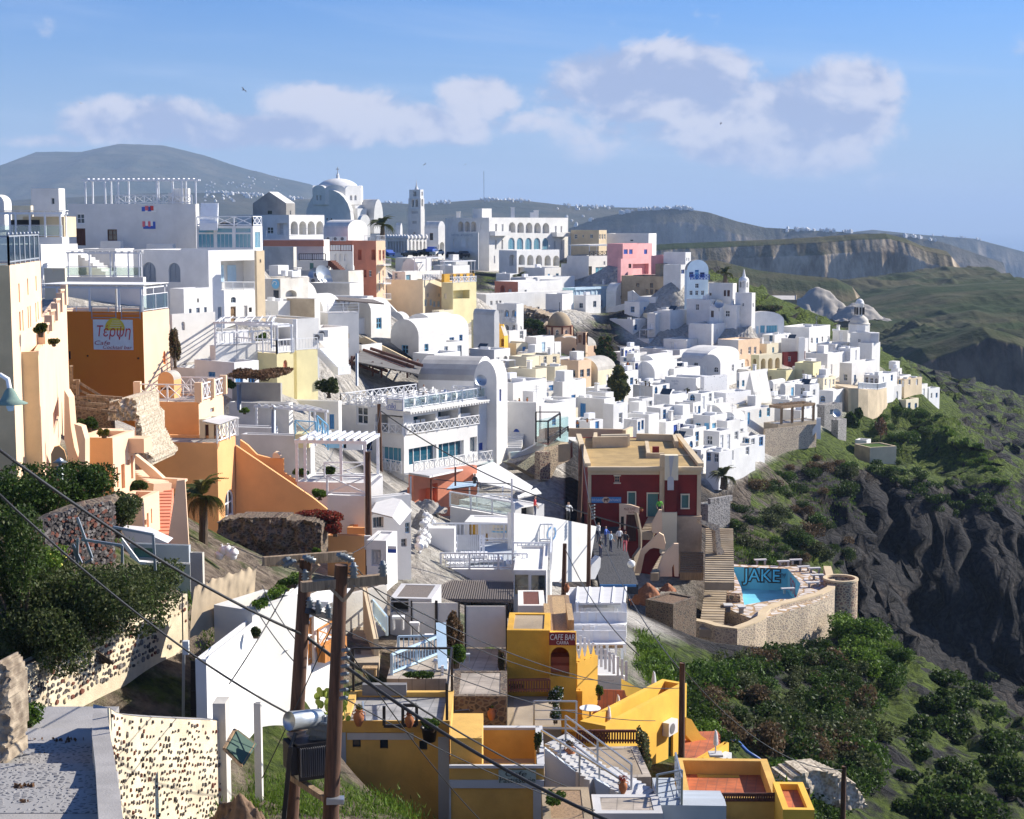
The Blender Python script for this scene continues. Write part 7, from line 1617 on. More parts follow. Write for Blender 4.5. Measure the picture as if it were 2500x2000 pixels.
def m_ground():
 m,nt,b=bsdf('ground'); L=nt.links.new
 g=N(nt,'ShaderNodeNewGeometry'); pos=g.outputs['Position']
 at=N(nt,'ShaderNodeAttribute',attribute_name='town'); gr=N(nt,'ShaderNodeAttribute',attribute_name='green'); bk=N(nt,'ShaderNodeAttribute',attribute_name='bare')
 n1=N(nt,'ShaderNodeTexNoise',i_Scale=.22,i_Detail=9.0,i_Roughness=.65); L(pos,n1.inputs['Vector'])
 n2=N(nt,'ShaderNodeTexNoise',i_Scale=1.7,i_Detail=8.0,i_Roughness=.7); L(pos,n2.inputs['Vector'])
 mp=N(nt,'ShaderNodeMapping'); L(pos,mp.inputs[0]); mp.inputs['Scale'].default_value=(.5,.5,.22)
 vo=N(nt,'ShaderNodeTexVoronoi',feature='DISTANCE_TO_EDGE',i_Scale=.9); L(mp.outputs[0],vo.inputs['Vector'])
 rock=mixc(nt,ramp(nt,n2.outputs[0],.28,.72),(.009,.009,.010),(.045,.043,.044))
 rock=mixc(nt,ramp(nt,vo.outputs[0],.0,.09,.75,0),rock,(.012,.012,.013))
 rock=mixc(nt,ramp(nt,n1.outputs[0],.52,.7,0,.6),rock,(.10,.08,.065))
 rock=mixc(nt,bk.outputs['Fac'],rock,mixc(nt,ramp(nt,n2.outputs[0],.3,.7),(.10,.075,.055),(.30,.24,.18)))
 green=mixc(nt,ramp(nt,n2.outputs[0],.3,.7),(.022,.036,.008),(.10,.14,.018))
 sp=N(nt,'ShaderNodeSeparateXYZ'); L(g.outputs['Normal'],sp.inputs[0])
 f=math_(nt,'ADD',gr.outputs['Fac'],math_(nt,'MULTIPLY',math_(nt,'SUBTRACT',n1.outputs[0],.5),1.4))
 f=math_(nt,'MULTIPLY',ramp(nt,f,.42,.6),ramp(nt,sp.outputs[2],.30,.55))
 c=mixc(nt,f,rock,green)
 town=mixc(nt,ramp(nt,n2.outputs[0],.3,.7),(.36,.33,.29),(.60,.57,.52))
 L(mixc(nt,at.outputs['Fac'],c,town),b.inputs['Base Color']); b.inputs['Roughness'].default_value=.95; b.inputs['Specular IOR Level'].default_value=.2
 bp=N(nt,'ShaderNodeBump',i_Strength=1.,i_Distance=.7); L(math_(nt,'ADD',n2.outputs[0],math_(nt,'MULTIPLY',ramp(nt,vo.outputs[0],0,.15),.35)),bp.inputs['Height']); L(bp.outputs[0],b.inputs['Normal'])
 return m
V(0,0,1)
HAND=[  # (px, py, distance) on the photograph
 # path and near left
 (100,1790,31),(100,2010,24),(-200,1900,28),(-400,1700,40),(560,2050,27),(760,2080,30),(900,2080,33),(520,1900,33),(300,2100,24),
 (60,1790,38),(150,1500,47),(330,1440,50),(60,1300,52),(250,1290,54),(-100,1200,50),(100,1120,54),(250,1160,58),
 # right slope below the pool and the yellow terraces
 (1480,2080,52),(1750,2060,56),(2000,2080,58),(1900,1930,72),(1750,1830,74),(1700,1700,82),(1620,1640,92),(1650,1560,104),
 (1850,1640,105),(1950,1600,112),(2050,1560,122),(2080,1500,134),(2000,1760,98),(2080,1700,108),(2100,1600,122),(2130,1680,114),(2140,1800,102),(2120,1950,86),(2100,2080,76),(2060,1880,88),
 # the ravine beyond it
 (2180,1640,192),(2250,1720,196),(2210,1860,180),(2300,1850,188),(2230,2000,170),(2400,1700,208),(2500,1750,208),(2450,1950,192),(2500,2080,186),(2350,2080,174),(2600,1800,230),(2600,2000,210),
 # dark cliff face: top edge, then its foot
 (2090,1250,212),(2150,1245,224),(2220,1250,228),(2300,1260,231),(2400,1270,231),(2500,1300,229),(2600,1360,226),
 (2110,1500,203),(2200,1530,214),(2300,1540,218),(2400,1545,219),(2500,1580,218),(2600,1640,216),
 # slope under the village
 (1800,1330,172),(1900,1350,172),(2000,1350,176),(2060,1370,180),(1760,1250,190),(1850,1250,200),(1950,1220,216),(2020,1200,226),(1900,1120,250),(1850,1170,232),
 (2000,1110,262),(2080,1140,252),(2180,1180,256),(2150,1090,286),(2200,1110,290),
 # the sunlit spur
 (2240,1000,312),(2290,1020,288),(2340,1060,266),(2390,1110,254),(2440,1160,246),(2480,1210,240),(2560,1300,234),(2230,1060,296),(2290,1110,270),(2340,1160,252),(2400,1210,240),(2250,1170,250),
 (2330,1015,350),(2420,1100,340),(2500,1190,330),(2600,1300,330),(2400,1060,380),(2500,1150,400),(2330,1000,380),
 # behind the village, down to the quarry valley
 (2320,960,420),(2200,900,440),(2100,860,450),(1950,800,450),(1800,760,460),(1500,720,460),(1200,690,470),(800,640,500),(300,640,520),(0,640,520),(2500,1000,480),(2600,1000,520),(-300,640,520),(-400,900,200),
 (2700,1500,260),(2700,1200,400),
]
def build_ground():
 pts=np.array([tuple(P(*h)) for h in HAND]+GCTRL)
 hand=len(HAND); pts[:hand,2]-= .0
 # merge crowded points, keep the lowest
 keep={}
 for x,y,z in pts:
  k=(round(x/2.5),round(y/2.5)); keep[k]=min(keep.get(k,(0,0,1e9)),(x,y,z),key=lambda t:t[2])
 pts=np.array(list(keep.values())); n=len(pts)
 D=np.linalg.norm(pts[:,None,:2]-pts[None,:,:2],axis=2)
 A=np.zeros((n+3,n+3)); A[:n,:n]=-D+np.eye(n)*1.0; A[:n,n]=1; A[:n,n+1:]=pts[:,:2]; A[n,:n]=1; A[n+1:,:n]=pts[:,:2].T
 w=np.linalg.solve(A,np.r_[pts[:,2],0,0,0])
 nA,nR=620,470
 az=np.linspace(R(-34),R(36),nA); rr=np.exp(np.linspace(math.log(14),math.log(560),nR))
 AA,RR=np.meshgrid(az,rr); X=np.sin(AA)*RR; Yy=np.cos(AA)*RR
 Z=np.empty(X.size); xf,yf=X.ravel(),Yy.ravel()
 tm=np.full(X.size,1e9)
 gp=np.array([(a,b) for a,b,c in GCTRL]) if GCTRL else np.zeros((1,2))
 for s in range(0,X.size,20000):
  e=slice(s,s+20000); d=np.hypot(xf[e,None]-pts[None,:,0],yf[e,None]-pts[None,:,1])
  Z[e]=-d @ w[:n]+w[n]+xf[e]*w[n+1]+yf[e]*w[n+2]
  tm[e]=np.hypot(xf[e,None]-gp[None,:,0],yf[e,None]-gp[None,:,1]).min(1)
 Z=Z.reshape(X.shape); tm=tm.reshape(X.shape)
 town=1-np.clip((tm-4)/3,0,1)
 px=1250+FPX*X/(Yy*CP-Z*SP)
 wild=np.clip((tm-3)/6,0,1)
 # crags: ridged relief on the caldera side
 far=np.clip((RR-60)/120,0,1)
 crag=np.clip((X-(8+.06*Yy))/14,0,1)*wild
 u=X*.9+Z*.35
 dz=(fbm(X*.09,Yy*.06,5,3,True)-.5)*7*crag*(.35+.65*far)+(fbm(X*.35,Yy*.3,5,9)-.5)*2.0*crag+(fbm(X*.9,Yy*.9,4,21)-.5)*.5*wild
 Z=Z+dz
 X2=X+(fbm(Z*.25+X*.1,Yy*.12,5,33,True)-.5)*7*crag*far
 Yy2=Yy+(fbm(X*.16,Z*.12,5,47,True)-.5)*13*crag*far
 Yy2=Yy2+(fbm(X*.55,Z*.5,5,57,True)-.5)*3.4*crag*far; X2=X2+(fbm(Z*.6,Yy*.4,5,77)-.5)*2.2*crag*far
 steep=np.abs(np.gradient(Z,axis=0))/np.maximum(np.abs(np.gradient(RR,axis=0)),1e-3)
 py=1000-FPX*(Yy*SP+Z*CP)/(Yy*CP-Z*SP)
 green=np.full(X.shape,.55)-np.clip((RR-150)/50,0,1)*np.clip((X-34)/8,0,1)*np.clip((-Z-33)/8,0,1)*.75
 green+= np.clip((Yy-228)/12,0,1)*.7
 green=np.where((Yy>105) & (X<4+.13*Yy),green-.8*np.clip((26-tm)/8,0,1),green)
 bare=np.clip(1-tm/9,0,1)*np.clip((X-5)/6,0,1)*.6
 wild_shade_px=np.maximum(np.clip((py-(1205-(px-1720)*.6))/25,0,1)*np.clip((px-1690)/30,0,1),(px>1375) & (px<1450) & (py>1060) & (Yy<175))  # wild slope; the alley box is coloured dark in place of cast shadow
 town=town*(1-wild_shade_px)*np.clip((Yy-74)/20,0,1)*(1-np.clip((X-6-.04*Yy)/6,0,1)*(Yy<190))
 bare=np.maximum(bare,(1-np.clip((Yy-80)/40,0,1))*np.clip((10-X)/6,0,1))
 green=np.where(Yy<100,green-.1*np.clip((6-X)/4,0,1),green)
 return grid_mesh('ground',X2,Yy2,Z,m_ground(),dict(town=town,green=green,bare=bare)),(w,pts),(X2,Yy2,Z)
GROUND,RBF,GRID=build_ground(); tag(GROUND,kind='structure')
def gz(x,y):
 w,pts=RBF; n=len(pts); d=np.hypot(pts[:,0]-x,pts[:,1]-y); return float(-d @ w[:n]+w[n]+x*w[n+1]+y*w[n+2])
GX,GY,GZ_=[a.ravel() for a in GRID]
GD=GY*CP-GZ_*SP; GPX=1250+FPX*GX/GD; GPY=1000-FPX*(GY*SP+GZ_*CP)/GD
def on_ground(px,py):
 '''the nearest point of the ground seen at a pixel of the photograph'''
 d=(GPX-px) ** 2+(GPY-py) ** 2; c=np.where(d<90)[0]
 i=c[np.argmin(GY[c])] if len(c) else int(np.argmin(d)); return Vector((float(GX[i]),float(GY[i]),float(GZ_[i])))
# ------------------------------------------------------------------ far land
def m_far(name,flat1,flat2,rk1,rk2,sc,lo=.55,hi=.8,strat=0.):
 m,nt,b=bsdf(name); L=nt.links.new
 g=N(nt,'ShaderNodeNewGeometry'); pos=g.outputs['Position']
 mp=N(nt,'ShaderNodeMapping'); L(pos,mp.inputs[0]); mp.inputs['Scale'].default_value=(sc,sc,sc*.8)
 n1=N(nt,'ShaderNodeTexNoise',i_Scale=1.0,i_Detail=9.0,i_Roughness=.6); L(mp.outputs[0],n1.inputs['Vector'])
 mq=N(nt,'ShaderNodeMapping'); L(pos,mq.inputs[0]); mq.inputs['Scale'].default_value=(sc*6,sc*6,sc*.8)
 n2=N(nt,'ShaderNodeTexNoise',i_Scale=1.0,i_Detail=7.0,i_Roughness=.65); L(mq.outputs[0],n2.inputs['Vector'])
 ml=N(nt,'ShaderNodeMapping'); L(pos,ml.inputs[0]); ml.inputs['Scale'].default_value=(sc*.5,sc*3.,sc*9)
 n3=N(nt,'ShaderNodeTexNoise',i_Scale=1.0,i_Detail=5.0); L(ml.outputs[0],n3.inputs['Vector'])
 fl=mixc(nt,ramp(nt,math_(nt,'ADD',math_(nt,'MULTIPLY',n1.outputs[0],.55),math_(nt,'MULTIPLY',n3.outputs[0],.45)),.40,.62),flat1,flat2)
 rk=mixc(nt,ramp(nt,n2.outputs[0],.3,.7),rk1,rk2)
 sp=N(nt,'ShaderNodeSeparateXYZ'); L(g.outputs['Normal'],sp.inputs[0])
 st=ramp(nt,math_(nt,'ADD',sp.outputs[2],math_(nt,'MULTIPLY',math_(nt,'SUBTRACT',n1.outputs[0],.5),.3)),lo,hi)
 L(mixc(nt,st,rk,fl),b.inputs['Base Color']); b.inputs['Roughness'].default_value=1.; b.inputs['Specular IOR Level'].default_value=.1
 bp=N(nt,'ShaderNodeBump',i_Strength=.5,i_Distance=.06/sc); L(n2.outputs[0],bp.inputs['Height']); L(bp.outputs[0],b.inputs['Normal'])
 return m
def ridge(name,sil,Y0,prof,mk,amp,freq,nc=260,nr=70,seed=1,ymin=None,gully=0.):
 """sil: skyline (px, py) at distance Y0; prof: [(fraction of Y towards the camera, drop in metres)] from the crest"""
 sx=np.array([s[0] for s in sil]); sy=np.array([s[1] for s in sil])
 px=np.linspace(sx[0],sx[-1],nc); py=np.interp(px,sx,sy)
 f=np.array([p[0] for p in prof]); dr=np.array([p[1] for p in prof])
 t=np.linspace(0,1,nr); ff=np.interp(t,np.linspace(0,1,len(f)),f); dd=np.interp(t,np.linspace(0,1,len(f)),dr)
 u=(px-1250)/FPX; v=(1000-py)/FPX; cy=CP+v*SP; cz=-SP+v*CP
 Xc,Zc=u/cy*Y0,cz/cy*Y0
 X=Xc[None,:]*np.ones((nr,1)); Yv=np.full((nr,nc),Y0)*(1+ff[:,None]); Z=Zc[None,:]-dd[:,None]
 k=np.clip(np.abs(ff)[:,None]/(np.abs(ff).max()*.25+1e-9),.12,1)
 if gully:Yv=Yv+(fbm(X*freq*2.2,Z*freq*.25,5,seed+5,True)-.5)*gully*k
 Z=Z+(fbm(X*freq,Yv*freq,6,seed)-.5)*amp*k+(fbm(X*freq*3,Yv*freq*3,5,seed+9,True)-.5)*amp*.5*k
 o=grid_mesh(name,X,Yv,Z,mk); tag(o,kind='structure'); return o
MF=m_far('far_hill',(.030,.038,.026),(.075,.068,.045),(.09,.075,.06),(.30,.25,.19),.004)
MQ=m_far('quarry_land',(.032,.048,.018),(.10,.085,.05),(.16,.125,.09),(.56,.46,.34),.012,.56,.8)
MV=m_far('valley_land',(.026,.042,.012),(.075,.070,.038),(.045,.036,.03),(.16,.125,.09),.02,.55,.8)
b_=[(-.004*i,30*i) for i in range(0)]
# mountain on the left
ridge('mountain',[(-900,640),(-400,560),(-150,470),(0,408),(90,372),(200,372),(290,352),(340,352),(400,356),(500,380),(600,412),(680,432),(760,450),(860,500),(1000,560)],7200,
 [(.14,260),(.06,90),(0,0),(-.04,60),(-.09,130),(-.15,210),(-.22,290),(-.3,360)],MF,90,.0016,260,80,3)
ridge('far_ridge',[(-600,470),(0,490),(400,470),(560,470),(740,485),(900,492),(1020,497),(1180,486),(1290,490),(1400,503),(1560,507),(1650,508),(1720,520),(1830,548),(2000,590),(2300,640)],4300,
 [(.15,120),(.05,40),(0,0),(-.06,45),(-.14,95),(-.22,130),(-.32,170),(-.42,200)],MF,26,.004,300,70,13)
ridge('cliff_ridge',[(1380,560),(1460,530),(1560,512),(1660,507),(1730,518),(1800,540),(1870,555),(1960,560),(2060,566),(2200,572),(2300,590),(2450,640)],3300,
 [(.15,130),(.05,25),(0,0),(-.01,30),(-.018,75),(-.05,120),(-.12,150),(-.2,190)],MF,16,.006,260,80,23,gully=120)
ridge('far_cape',[(2000,575),(2130,560),(2250,572),(2380,582),(2500,614),(2620,650),(2800,700)],5600,
 [(.1,150),(.04,40),(0,0),(-.012,60),(-.022,140),(-.05,220),(-.1,300)],MF,22,.004,200,60,31,gully=160)
# the quarry mesa with its pale cliffs
ridge('quarry_mesa',[(1450,640),(1560,600),(1650,594),(1760,590),(1900,584),(2000,578),(2090,572),(2160,570),(2210,582),(2250,600),(2310,612),(2340,650),(2380,740)],1250,
 [(.2,30),(.08,8),(0,0),(-.012,4),(-.02,14),(-.028,38),(-.05,46),(-.12,54),(-.2,62),(-.28,70)],MQ,6,.012,340,130,41,gully=55)
ridge('quarry_terrace',[(1500,700),(1640,640),(1750,635),(1850,660),(1950,672),(2040,680),(2080,700),(2150,790)],960,
 [(.12,20),(.04,3),(0,0),(-.01,4),(-.02,10),(-.05,24),(-.1,30),(-.2,40)],MQ,4,.02,220,70,51,gully=16)
ridge('valley',[(1300,760),(1700,745),(1950,745),(2100,740),(2250,705),(2400,695),(2520,690),(2700,690)],900,
 [(.25,2),(.1,4),(0,0),(-.06,4),(-.15,10),(-.25,18),(-.35,28),(-.45,34),(-.53,42)],MV,14,.016,300,150,61)
ridge('valley_crag',[(2180,900),(2250,850),(2330,825),(2400,800),(2460,815),(2560,850),(2700,900)],620,
 [(.2,8),(.08,3),(0,0),(-.02,4),(-.035,20),(-.05,36),(-.1,46),(-.2,60),(-.3,80)],MV,10,.02,220,110,71,gully=26)
# one sheet out to the horizon
mb=MB(); mb.poly([(-30000,-200,-262),(30000,-200,-262),(30000,40000,-262),(-30000,40000,-262)])
tag(mb.obj('sea','seaw',None),kind='structure')
# ------------------------------------------------------------------ the small houses and terraces packed between the others
V(0,0,1)
def inp(x,y,poly):
 r=False
 for (x0,y0),(x1,y1) in zip(poly,poly[1:]+poly[:1]):
  if (y0>y) != (y1>y) and x<(x1-x0)*(y-y0)/(y1-y0)+x0:r=not r
 return r
def fill(poly,n,where,seed,kinds='hhht',mats=('white','white','white','cream'),a=38,tries=900):
 rg=random.Random(seed); xs=[p[0] for p in poly]; ys_=[p[1] for p in poly]; k=0
 for _ in range(tries):
  if k >= n:break
  x,y=rg.uniform(min(xs),max(xs)),rg.uniform(min(ys_),max(ys_))
  if not inp(x,y,poly):continue
  p=on_ground(x,y); w,d=rg.uniform(3.,6.),rg.uniform(3.,6.); aa=R(a)
  c=p+Vector((-math.cos(aa),math.sin(aa),0))*w/2+Vector((math.sin(aa),math.cos(aa),0))*d/2
  if any((c-b.cen).xy.length<b.rad+.42*min(w,d) for b in BLD):continue
  kd=rg.choice(kinds); h=rg.uniform(2.5,3.4) if kd == 'h' else rg.uniform(.9,1.3); s=FPX/p.y; k+= 1
  py=float(1000-FPX*(p.y*SP+p.z*CP)/(p.y*CP-p.z*SP))
  px=float(1250+FPX*p.x/(p.y*CP-p.z*SP))
  if kd == 'h':hs(where,px,py-h*s,py,p.y,px-w*math.cos(aa)*s,px+d*math.sin(aa)*s,rg.choice((0,1,1)),rg.choice((1,2)),a+rg.uniform(-5,5),rg.choice(mats),rg.choice(('wf','wf','mblue','sblue','shutter')),gnd=None,roof=rg.choice(('flat','flat','flat','vaultR')))
  else:
   T=bld('terrace','walled white terrace with furniture '+where,'terrace',px,py-h*s,py,p.y,px-w*math.cos(aa)*s,px+d*math.sin(aa)*s,a+rg.uniform(-5,5),'white',par=.8,gnd=None,rk=rg.choice(('roofgrey','roofwhite','terracotta')),group='walled terraces of the town')
   for i in range(rg.choice((1,2,3))):q=T.on(rg.uniform(.2,.7),rg.uniform(.2,.7),-.8); cube(T.t,'lounger',rg.choice(('wf','brown2','cloth')),q,T.dl*.6,T.dr*1.6,UP*.35)
   if rg.random()<.4:q=T.on(.1,.1,-.8); [beam(T.t,'canopy_post','wf',q+T.dl*u+T.dr*v,q+T.dl*u+T.dr*v+UP*2.4,.1) for u in (0,2) for v in (0,2.)]; cube(T.t,'canopy','canvas',q+UP*2.4,T.dl*2.1,T.dr*2.1,UP*.06)
fill([(1500,690),(1620,740),(1660,880),(1560,900),(1480,860),(1400,780)],13,'near the pale blue house',1)
fill([(1060,640),(1200,640),(1400,700),(1400,760),(1200,720),(1060,700)],8,'on the slope under the hotel',2)
fill([(950,860),(1080,780),(1260,860),(1240,960),(1120,960),(980,900)],12,'above the yellow belfry',3)
fill([(1240,900),(1400,880),(1500,900),(1520,1000),(1380,1040),(1250,1020)],10,'in the lanes below the old church',4)
fill([(1640,800),(1900,820),(2050,860),(2120,960),(2000,1080),(1800,1160),(1600,1080),(1560,960)],26,'in the packed lanes of the village',5)
fill([(2120,990),(2170,950),(2230,965),(2220,1000),(2170,1015)],3,'by the cliff edge past the bastion',6,mats=('white','white2','cream'))
fill([(600,780),(760,700),(900,740),(960,860),(860,900),(700,880)],10,'on the terraces behind the gallery wall',7,mats=('white','white2','oldwhite'))
fill([(430,800),(560,820),(640,900),(600,1000),(480,960)],6,'beside the orange cafe garden',8,'htt',mats=('white','white2','cream'))
fill([(1250,1000),(1420,1020),(1400,1080),(1280,1100)],5,'above the rubble bank',9)
# ------------------------------------------------------------------ vegetation
V(0,0,1)
def leaf_mesh(name,C,size,mk,flat=.0,asp=.6,seed=0):
 rg=np.random.default_rng(seed); n=len(C)
 a=rg.normal(size=(n,3)); a[:,2]+= flat; a /= np.linalg.norm(a,axis=1)[:,None]
 b=np.cross(a,rg.normal(size=(n,3))); b /= np.linalg.norm(b,axis=1)[:,None]
 s=size*rg.uniform(.6,1.3,(n,1)); a,b=a*s,b*s*asp
 v=np.stack([C-a,C+b,C+a,C-b],1).reshape(-1,3).astype(np.float32)
 me=bpy.data.meshes.new(name); me.vertices.add(4*n); me.vertices.foreach_set('co',v.ravel()); me.loops.add(4*n); me.loops.foreach_set('vertex_index',np.arange(4*n,dtype=np.int32))
 me.polygons.add(n); me.polygons.foreach_set('loop_start',np.arange(0,4*n,4,dtype=np.int32)); me.update(calc_edges=True)
 mks=[mk] if isinstance(mk,str) else mk
 for k in mks:me.materials.append(MT(k))
 if len(mks)>1:me.polygons.foreach_set('material_index',rg.choice(len(mks),n,p=[.8]+[.2/(len(mks)-1)]*(len(mks)-1)).astype(np.int32))
 return me
def lumpy(n,lumps,seed=0,shell=.35):
 rg=np.random.default_rng(seed); L_=np.array([(x,y,z,r) for x,y,z,r in lumps]); w=L_[:,3] ** 2; k=rg.choice(len(L_),n,p=w/w.sum())
 d=rg.normal(size=(n,3)); d /= np.linalg.norm(d,axis=1)[:,None]; r=L_[k,3]*(1-shell*rg.random(n) ** 1.6)*rg.uniform(.9,1.12,n)
 return L_[k,:3]+d*r[:,None]
def rand_lumps(k,seed,flat=.6):
 rg=random.Random(seed); return [(rg.uniform(-.62,.62),rg.uniform(-.62,.62),rg.uniform(.1,.6)*flat+.1,rg.uniform(.28,.5)) for _ in range(k)]
BUSH={}
for i,mk in enumerate(('leafd','leafm','leafo','leafb','leafl')):
 for j in range(2):BUSH[mk,j]=leaf_mesh('foliage',lumpy(1500,rand_lumps(9,i*5+j),i*3+j),.07,mk,.3,.6,i+j)
TRUNK=MB(); TRUNK.tube([(0,0,-.3),(.02,0,.2),(0,.03,.45)],[.07,.05,.03],6)
for q in ((.3,.1,.6),(-.25,.2,.55),(.05,-.3,.6)):TRUNK.tube([(0,0,.1),q],[.035,.015],5)
TRUNK_ME=TRUNK.mesh('stem','bark')
def bush(p,s,mk,label,group=None,sz=1.,name='bush'):
 T=thing(name,label,'bush',p,group)
 M=Matrix.Translation(p) @ Matrix.Rotation(random.uniform(0,6.28),4,'Z') @ Matrix.Diagonal((s*random.uniform(.85,1.2),s*random.uniform(.85,1.2),s*sz*random.uniform(.8,1.1),1))
 link(bpy.data.objects.new('foliage',BUSH[mk,random.randrange(2)]),T,M); link(bpy.data.objects.new('stem',TRUNK_ME),T,M); return T
def in_poly(x,y,poly):
 r=False
 for (x0,y0),(x1,y1) in zip(poly,poly[1:]+poly[:1]):
  if (y0>y) != (y1>y) and x<(x1-x0)*(y-y0)/(y1-y0)+x0:r=not r
 return r
CNAME={'leafd':'dark green','leafm':'mid green','leafo':'grey-olive','leafb':'brownish','leafl':'bright green'}
def scatter_stuff(poly,n,smin,smax,mix,label,seed):
 rg=random.Random(seed); xs=[p[0] for p in poly]; ys=[p[1] for p in poly]; k=0; C=[]
 while k<n:
  x,y=rg.uniform(min(xs),max(xs)),rg.uniform(min(ys),max(ys))
  if not in_poly(x,y,poly):continue
  k+= 1; p=on_ground(x,y); s=rg.uniform(smin,smax); C.append(lumpy(420,rand_lumps(7,k),k)*s*np.array([1,1,.85])+np.array(p))
 tag(link(bpy.data.objects.new('scrub',leaf_mesh('scrub',np.concatenate(C),.13,mix,.3,.7,seed))),label,'scrub',kind='stuff')
def scatter(poly,n,smin,smax,mix,where,grp,seed):
 rg=random.Random(seed); xs=[p[0] for p in poly]; ys=[p[1] for p in poly]; k=0
 while k<n:
  x,y=rg.uniform(min(xs),max(xs)),rg.uniform(min(ys),max(ys))
  if not in_poly(x,y,poly):continue
  k+= 1; p=on_ground(x,y); mk=rg.choice(mix); bush(p-UP*.15,rg.uniform(smin,smax),mk,f'{CNAME[mk]} rounded bush {where}',grp)
scatter([(1590,1680),(1700,1640),(1860,1600),(1900,1560),(2050,1500),(2110,1560),(2150,1680),(2130,1800),(2080,1960),(1960,1990),(1860,1880),(1760,1800),(1660,1740)],115,.9,1.9,('leafd','leafo','leafo','leafb','leafm','leafd'),'on the slope between the pool and the yellow terraces','bushes on the slope below the pool',1)
scatter([(1570,1560),(1640,1620),(1720,1690),(1760,1770),(1740,1830),(1620,1700),(1560,1630)],22,.6,1.2,('leafm','leafd','leafl'),'beside the yellow terrace parapet','bushes beside the yellow terraces',2)
scatter([(1720,1840),(1850,1880),(1960,1960),(1990,2000),(1700,2000),(1690,1960),(1900,1960)],18,.5,1.0,('leafm','leafl','leafd'),'at the foot of the slope by the blue pipe','bushes by the blue pipe',3)
scatter([(1790,1215),(1830,1190),(1900,1150),(1960,1120),(2050,1110),(2110,1180),(2060,1300),(2080,1370),(1990,1390),(1860,1390),(1790,1340),(1760,1270)],66,.8,1.9,('leafd','leafd','leafo','leafm','leafb'),'on the gully slope below the white village','bushes on the slope below the village',4)
scatter([(2150,1010),(2200,990),(2260,1010),(2260,1060),(2200,1110),(2140,1080)],22,1.,2.,('leafm','leafd'),'beside the bastion stair at the village end','bushes at the village end',5)
scatter_stuff([(2120,1130),(2200,1120),(2330,1180),(2480,1230),(2400,1260),(2200,1240)],40,.8,1.7,('leafd','leafm'),'dense dark scrub on the shaded flank of the spur',6)
scatter([(2040,1500),(2120,1490),(2200,1580),(2180,1680),(2100,1640)],24,1.,1.9,('leafl','leafm'),'below the round stone turret','bushes below the turret',7)
scatter_stuff([(2200,1650),(2500,1620),(2500,2000),(2220,2000)],70,.6,1.5,('leafd','leafm','leafo'),'scattered dark scrub on the lower cliff slope',8)
scatter_stuff([(2270,1000),(2350,1050),(2470,1180),(2440,1200),(2330,1090)],26,.5,1.0,('leafl','leafm','leafo'),'low scrub on the sunlit top of the spur',9)
# grass: nobody could count it
def grass(name,polys,n,h,mk,label,seed):
 rg=np.random.default_rng(seed); m=np.zeros(len(GPX),bool)
 for poly in polys:
  xs=[p[0] for p in poly]; ys=[p[1] for p in poly]; c=np.where((GPX>min(xs)) & (GPX<max(xs)) & (GPY>min(ys)) & (GPY<max(ys)))[0]
  for i in c:
   if in_poly(GPX[i],GPY[i],poly):m[i]=True
 idx=np.where(m)[0]
 if not len(idx):return
 k=rg.choice(idx,n); C=np.stack([GX[k],GY[k],GZ_[k]],1)+rg.normal(0,.35,(n,3))*(1,1,.1)
 s=h*rg.uniform(.5,1.3,(n,1)); d=rg.normal(0,.35,(n,3)); d[:,2]=1; w=rg.normal(size=(n,3)); w[:,2]=0; w /= np.linalg.norm(w,axis=1)[:,None]
 v=np.stack([C-w*s*.16,C+w*s*.16,C+d*s],1).reshape(-1,3).astype(np.float32)
 me=bpy.data.meshes.new(name); me.vertices.add(3*n); me.vertices.foreach_set('co',v.ravel()); me.loops.add(3*n); me.loops.foreach_set('vertex_index',np.arange(3*n,dtype=np.int32)); me.polygons.add(n); me.polygons.foreach_set('loop_start',np.arange(0,3*n,3,dtype=np.int32)); me.update(calc_edges=True); me.materials.append(MT(mk))
 tag(link(bpy.data.objects.new(name,me)),label,'grass',kind='stuff')
grass('grass',[[(2240,1000),(2330,1020),(2440,1140),(2500,1210),(2500,1260),(2380,1200),(2280,1080)],[(1900,1190),(2040,1160),(2110,1260),(2010,1290)],[(1560,1540),(1650,1640),(1760,1760),(1720,1820),(1560,1640)],[(1650,1950),(1900,1900),(1960,2000),(1650,2000)],[(1750,1280),(1850,1300),(1930,1370),(1800,1380)],[(2040,1480),(2200,1560),(2150,1640),(2050,1560)]],60000,.3,'grass','patches of bright green grass on the caldera slopes',11)
grass('grass',[[(0,1150),(120,1120),(260,1190),(280,1300),(0,1700)],[(600,1880),(1000,1960),(1000,2000),(560,2000)],[(440,1420),(560,1480),(560,1640),(480,1620)]],26000,.14,'grass','green weeds between the walls in the foreground',12)
# big individual bushes on the left
def big_bush(px,py,Y,w,h,n,mk,label,leaf=.05,lumps=None,seed=0,d=None,flowers=None):
 c=P(px,py,Y); sx,sz=w/SC/FPX*Y/2,h/SC/FPX*Y/2; sy=d or sx*.8
 C=lumpy(n,lumps or rand_lumps(14,seed,1.4),seed,.3); C[:,2]-= .45; C=C*np.array([sx,sy,sz])*1.1
 T=thing('bush',label,'bush',c-UP*sz*.9)
 link(bpy.data.objects.new('foliage',leaf_mesh('foliage',C,leaf,mk,.4,.55,seed)),T,Matrix.Translation(c))
 mb=MB()
 for i in range(7):mb.tube([c-UP*sz*1.1+Vector((random.uniform(-.3,.3)*sx,0,0)),c+Vector((random.uniform(-.7,.7)*sx,random.uniform(-.4,.4)*sy,random.uniform(-.2,.5)*sz))],[.05,.015],5)
 mb.obj('stem','bark',T)
 if flowers:
  k=np.random.default_rng(seed+3).choice(len(C),flowers[1]); link(bpy.data.objects.new('blossom',leaf_mesh('blossom',C[k]*1.03,leaf*.8,flowers[0],0,.9,seed)),T,Matrix.Translation(c))
 return T
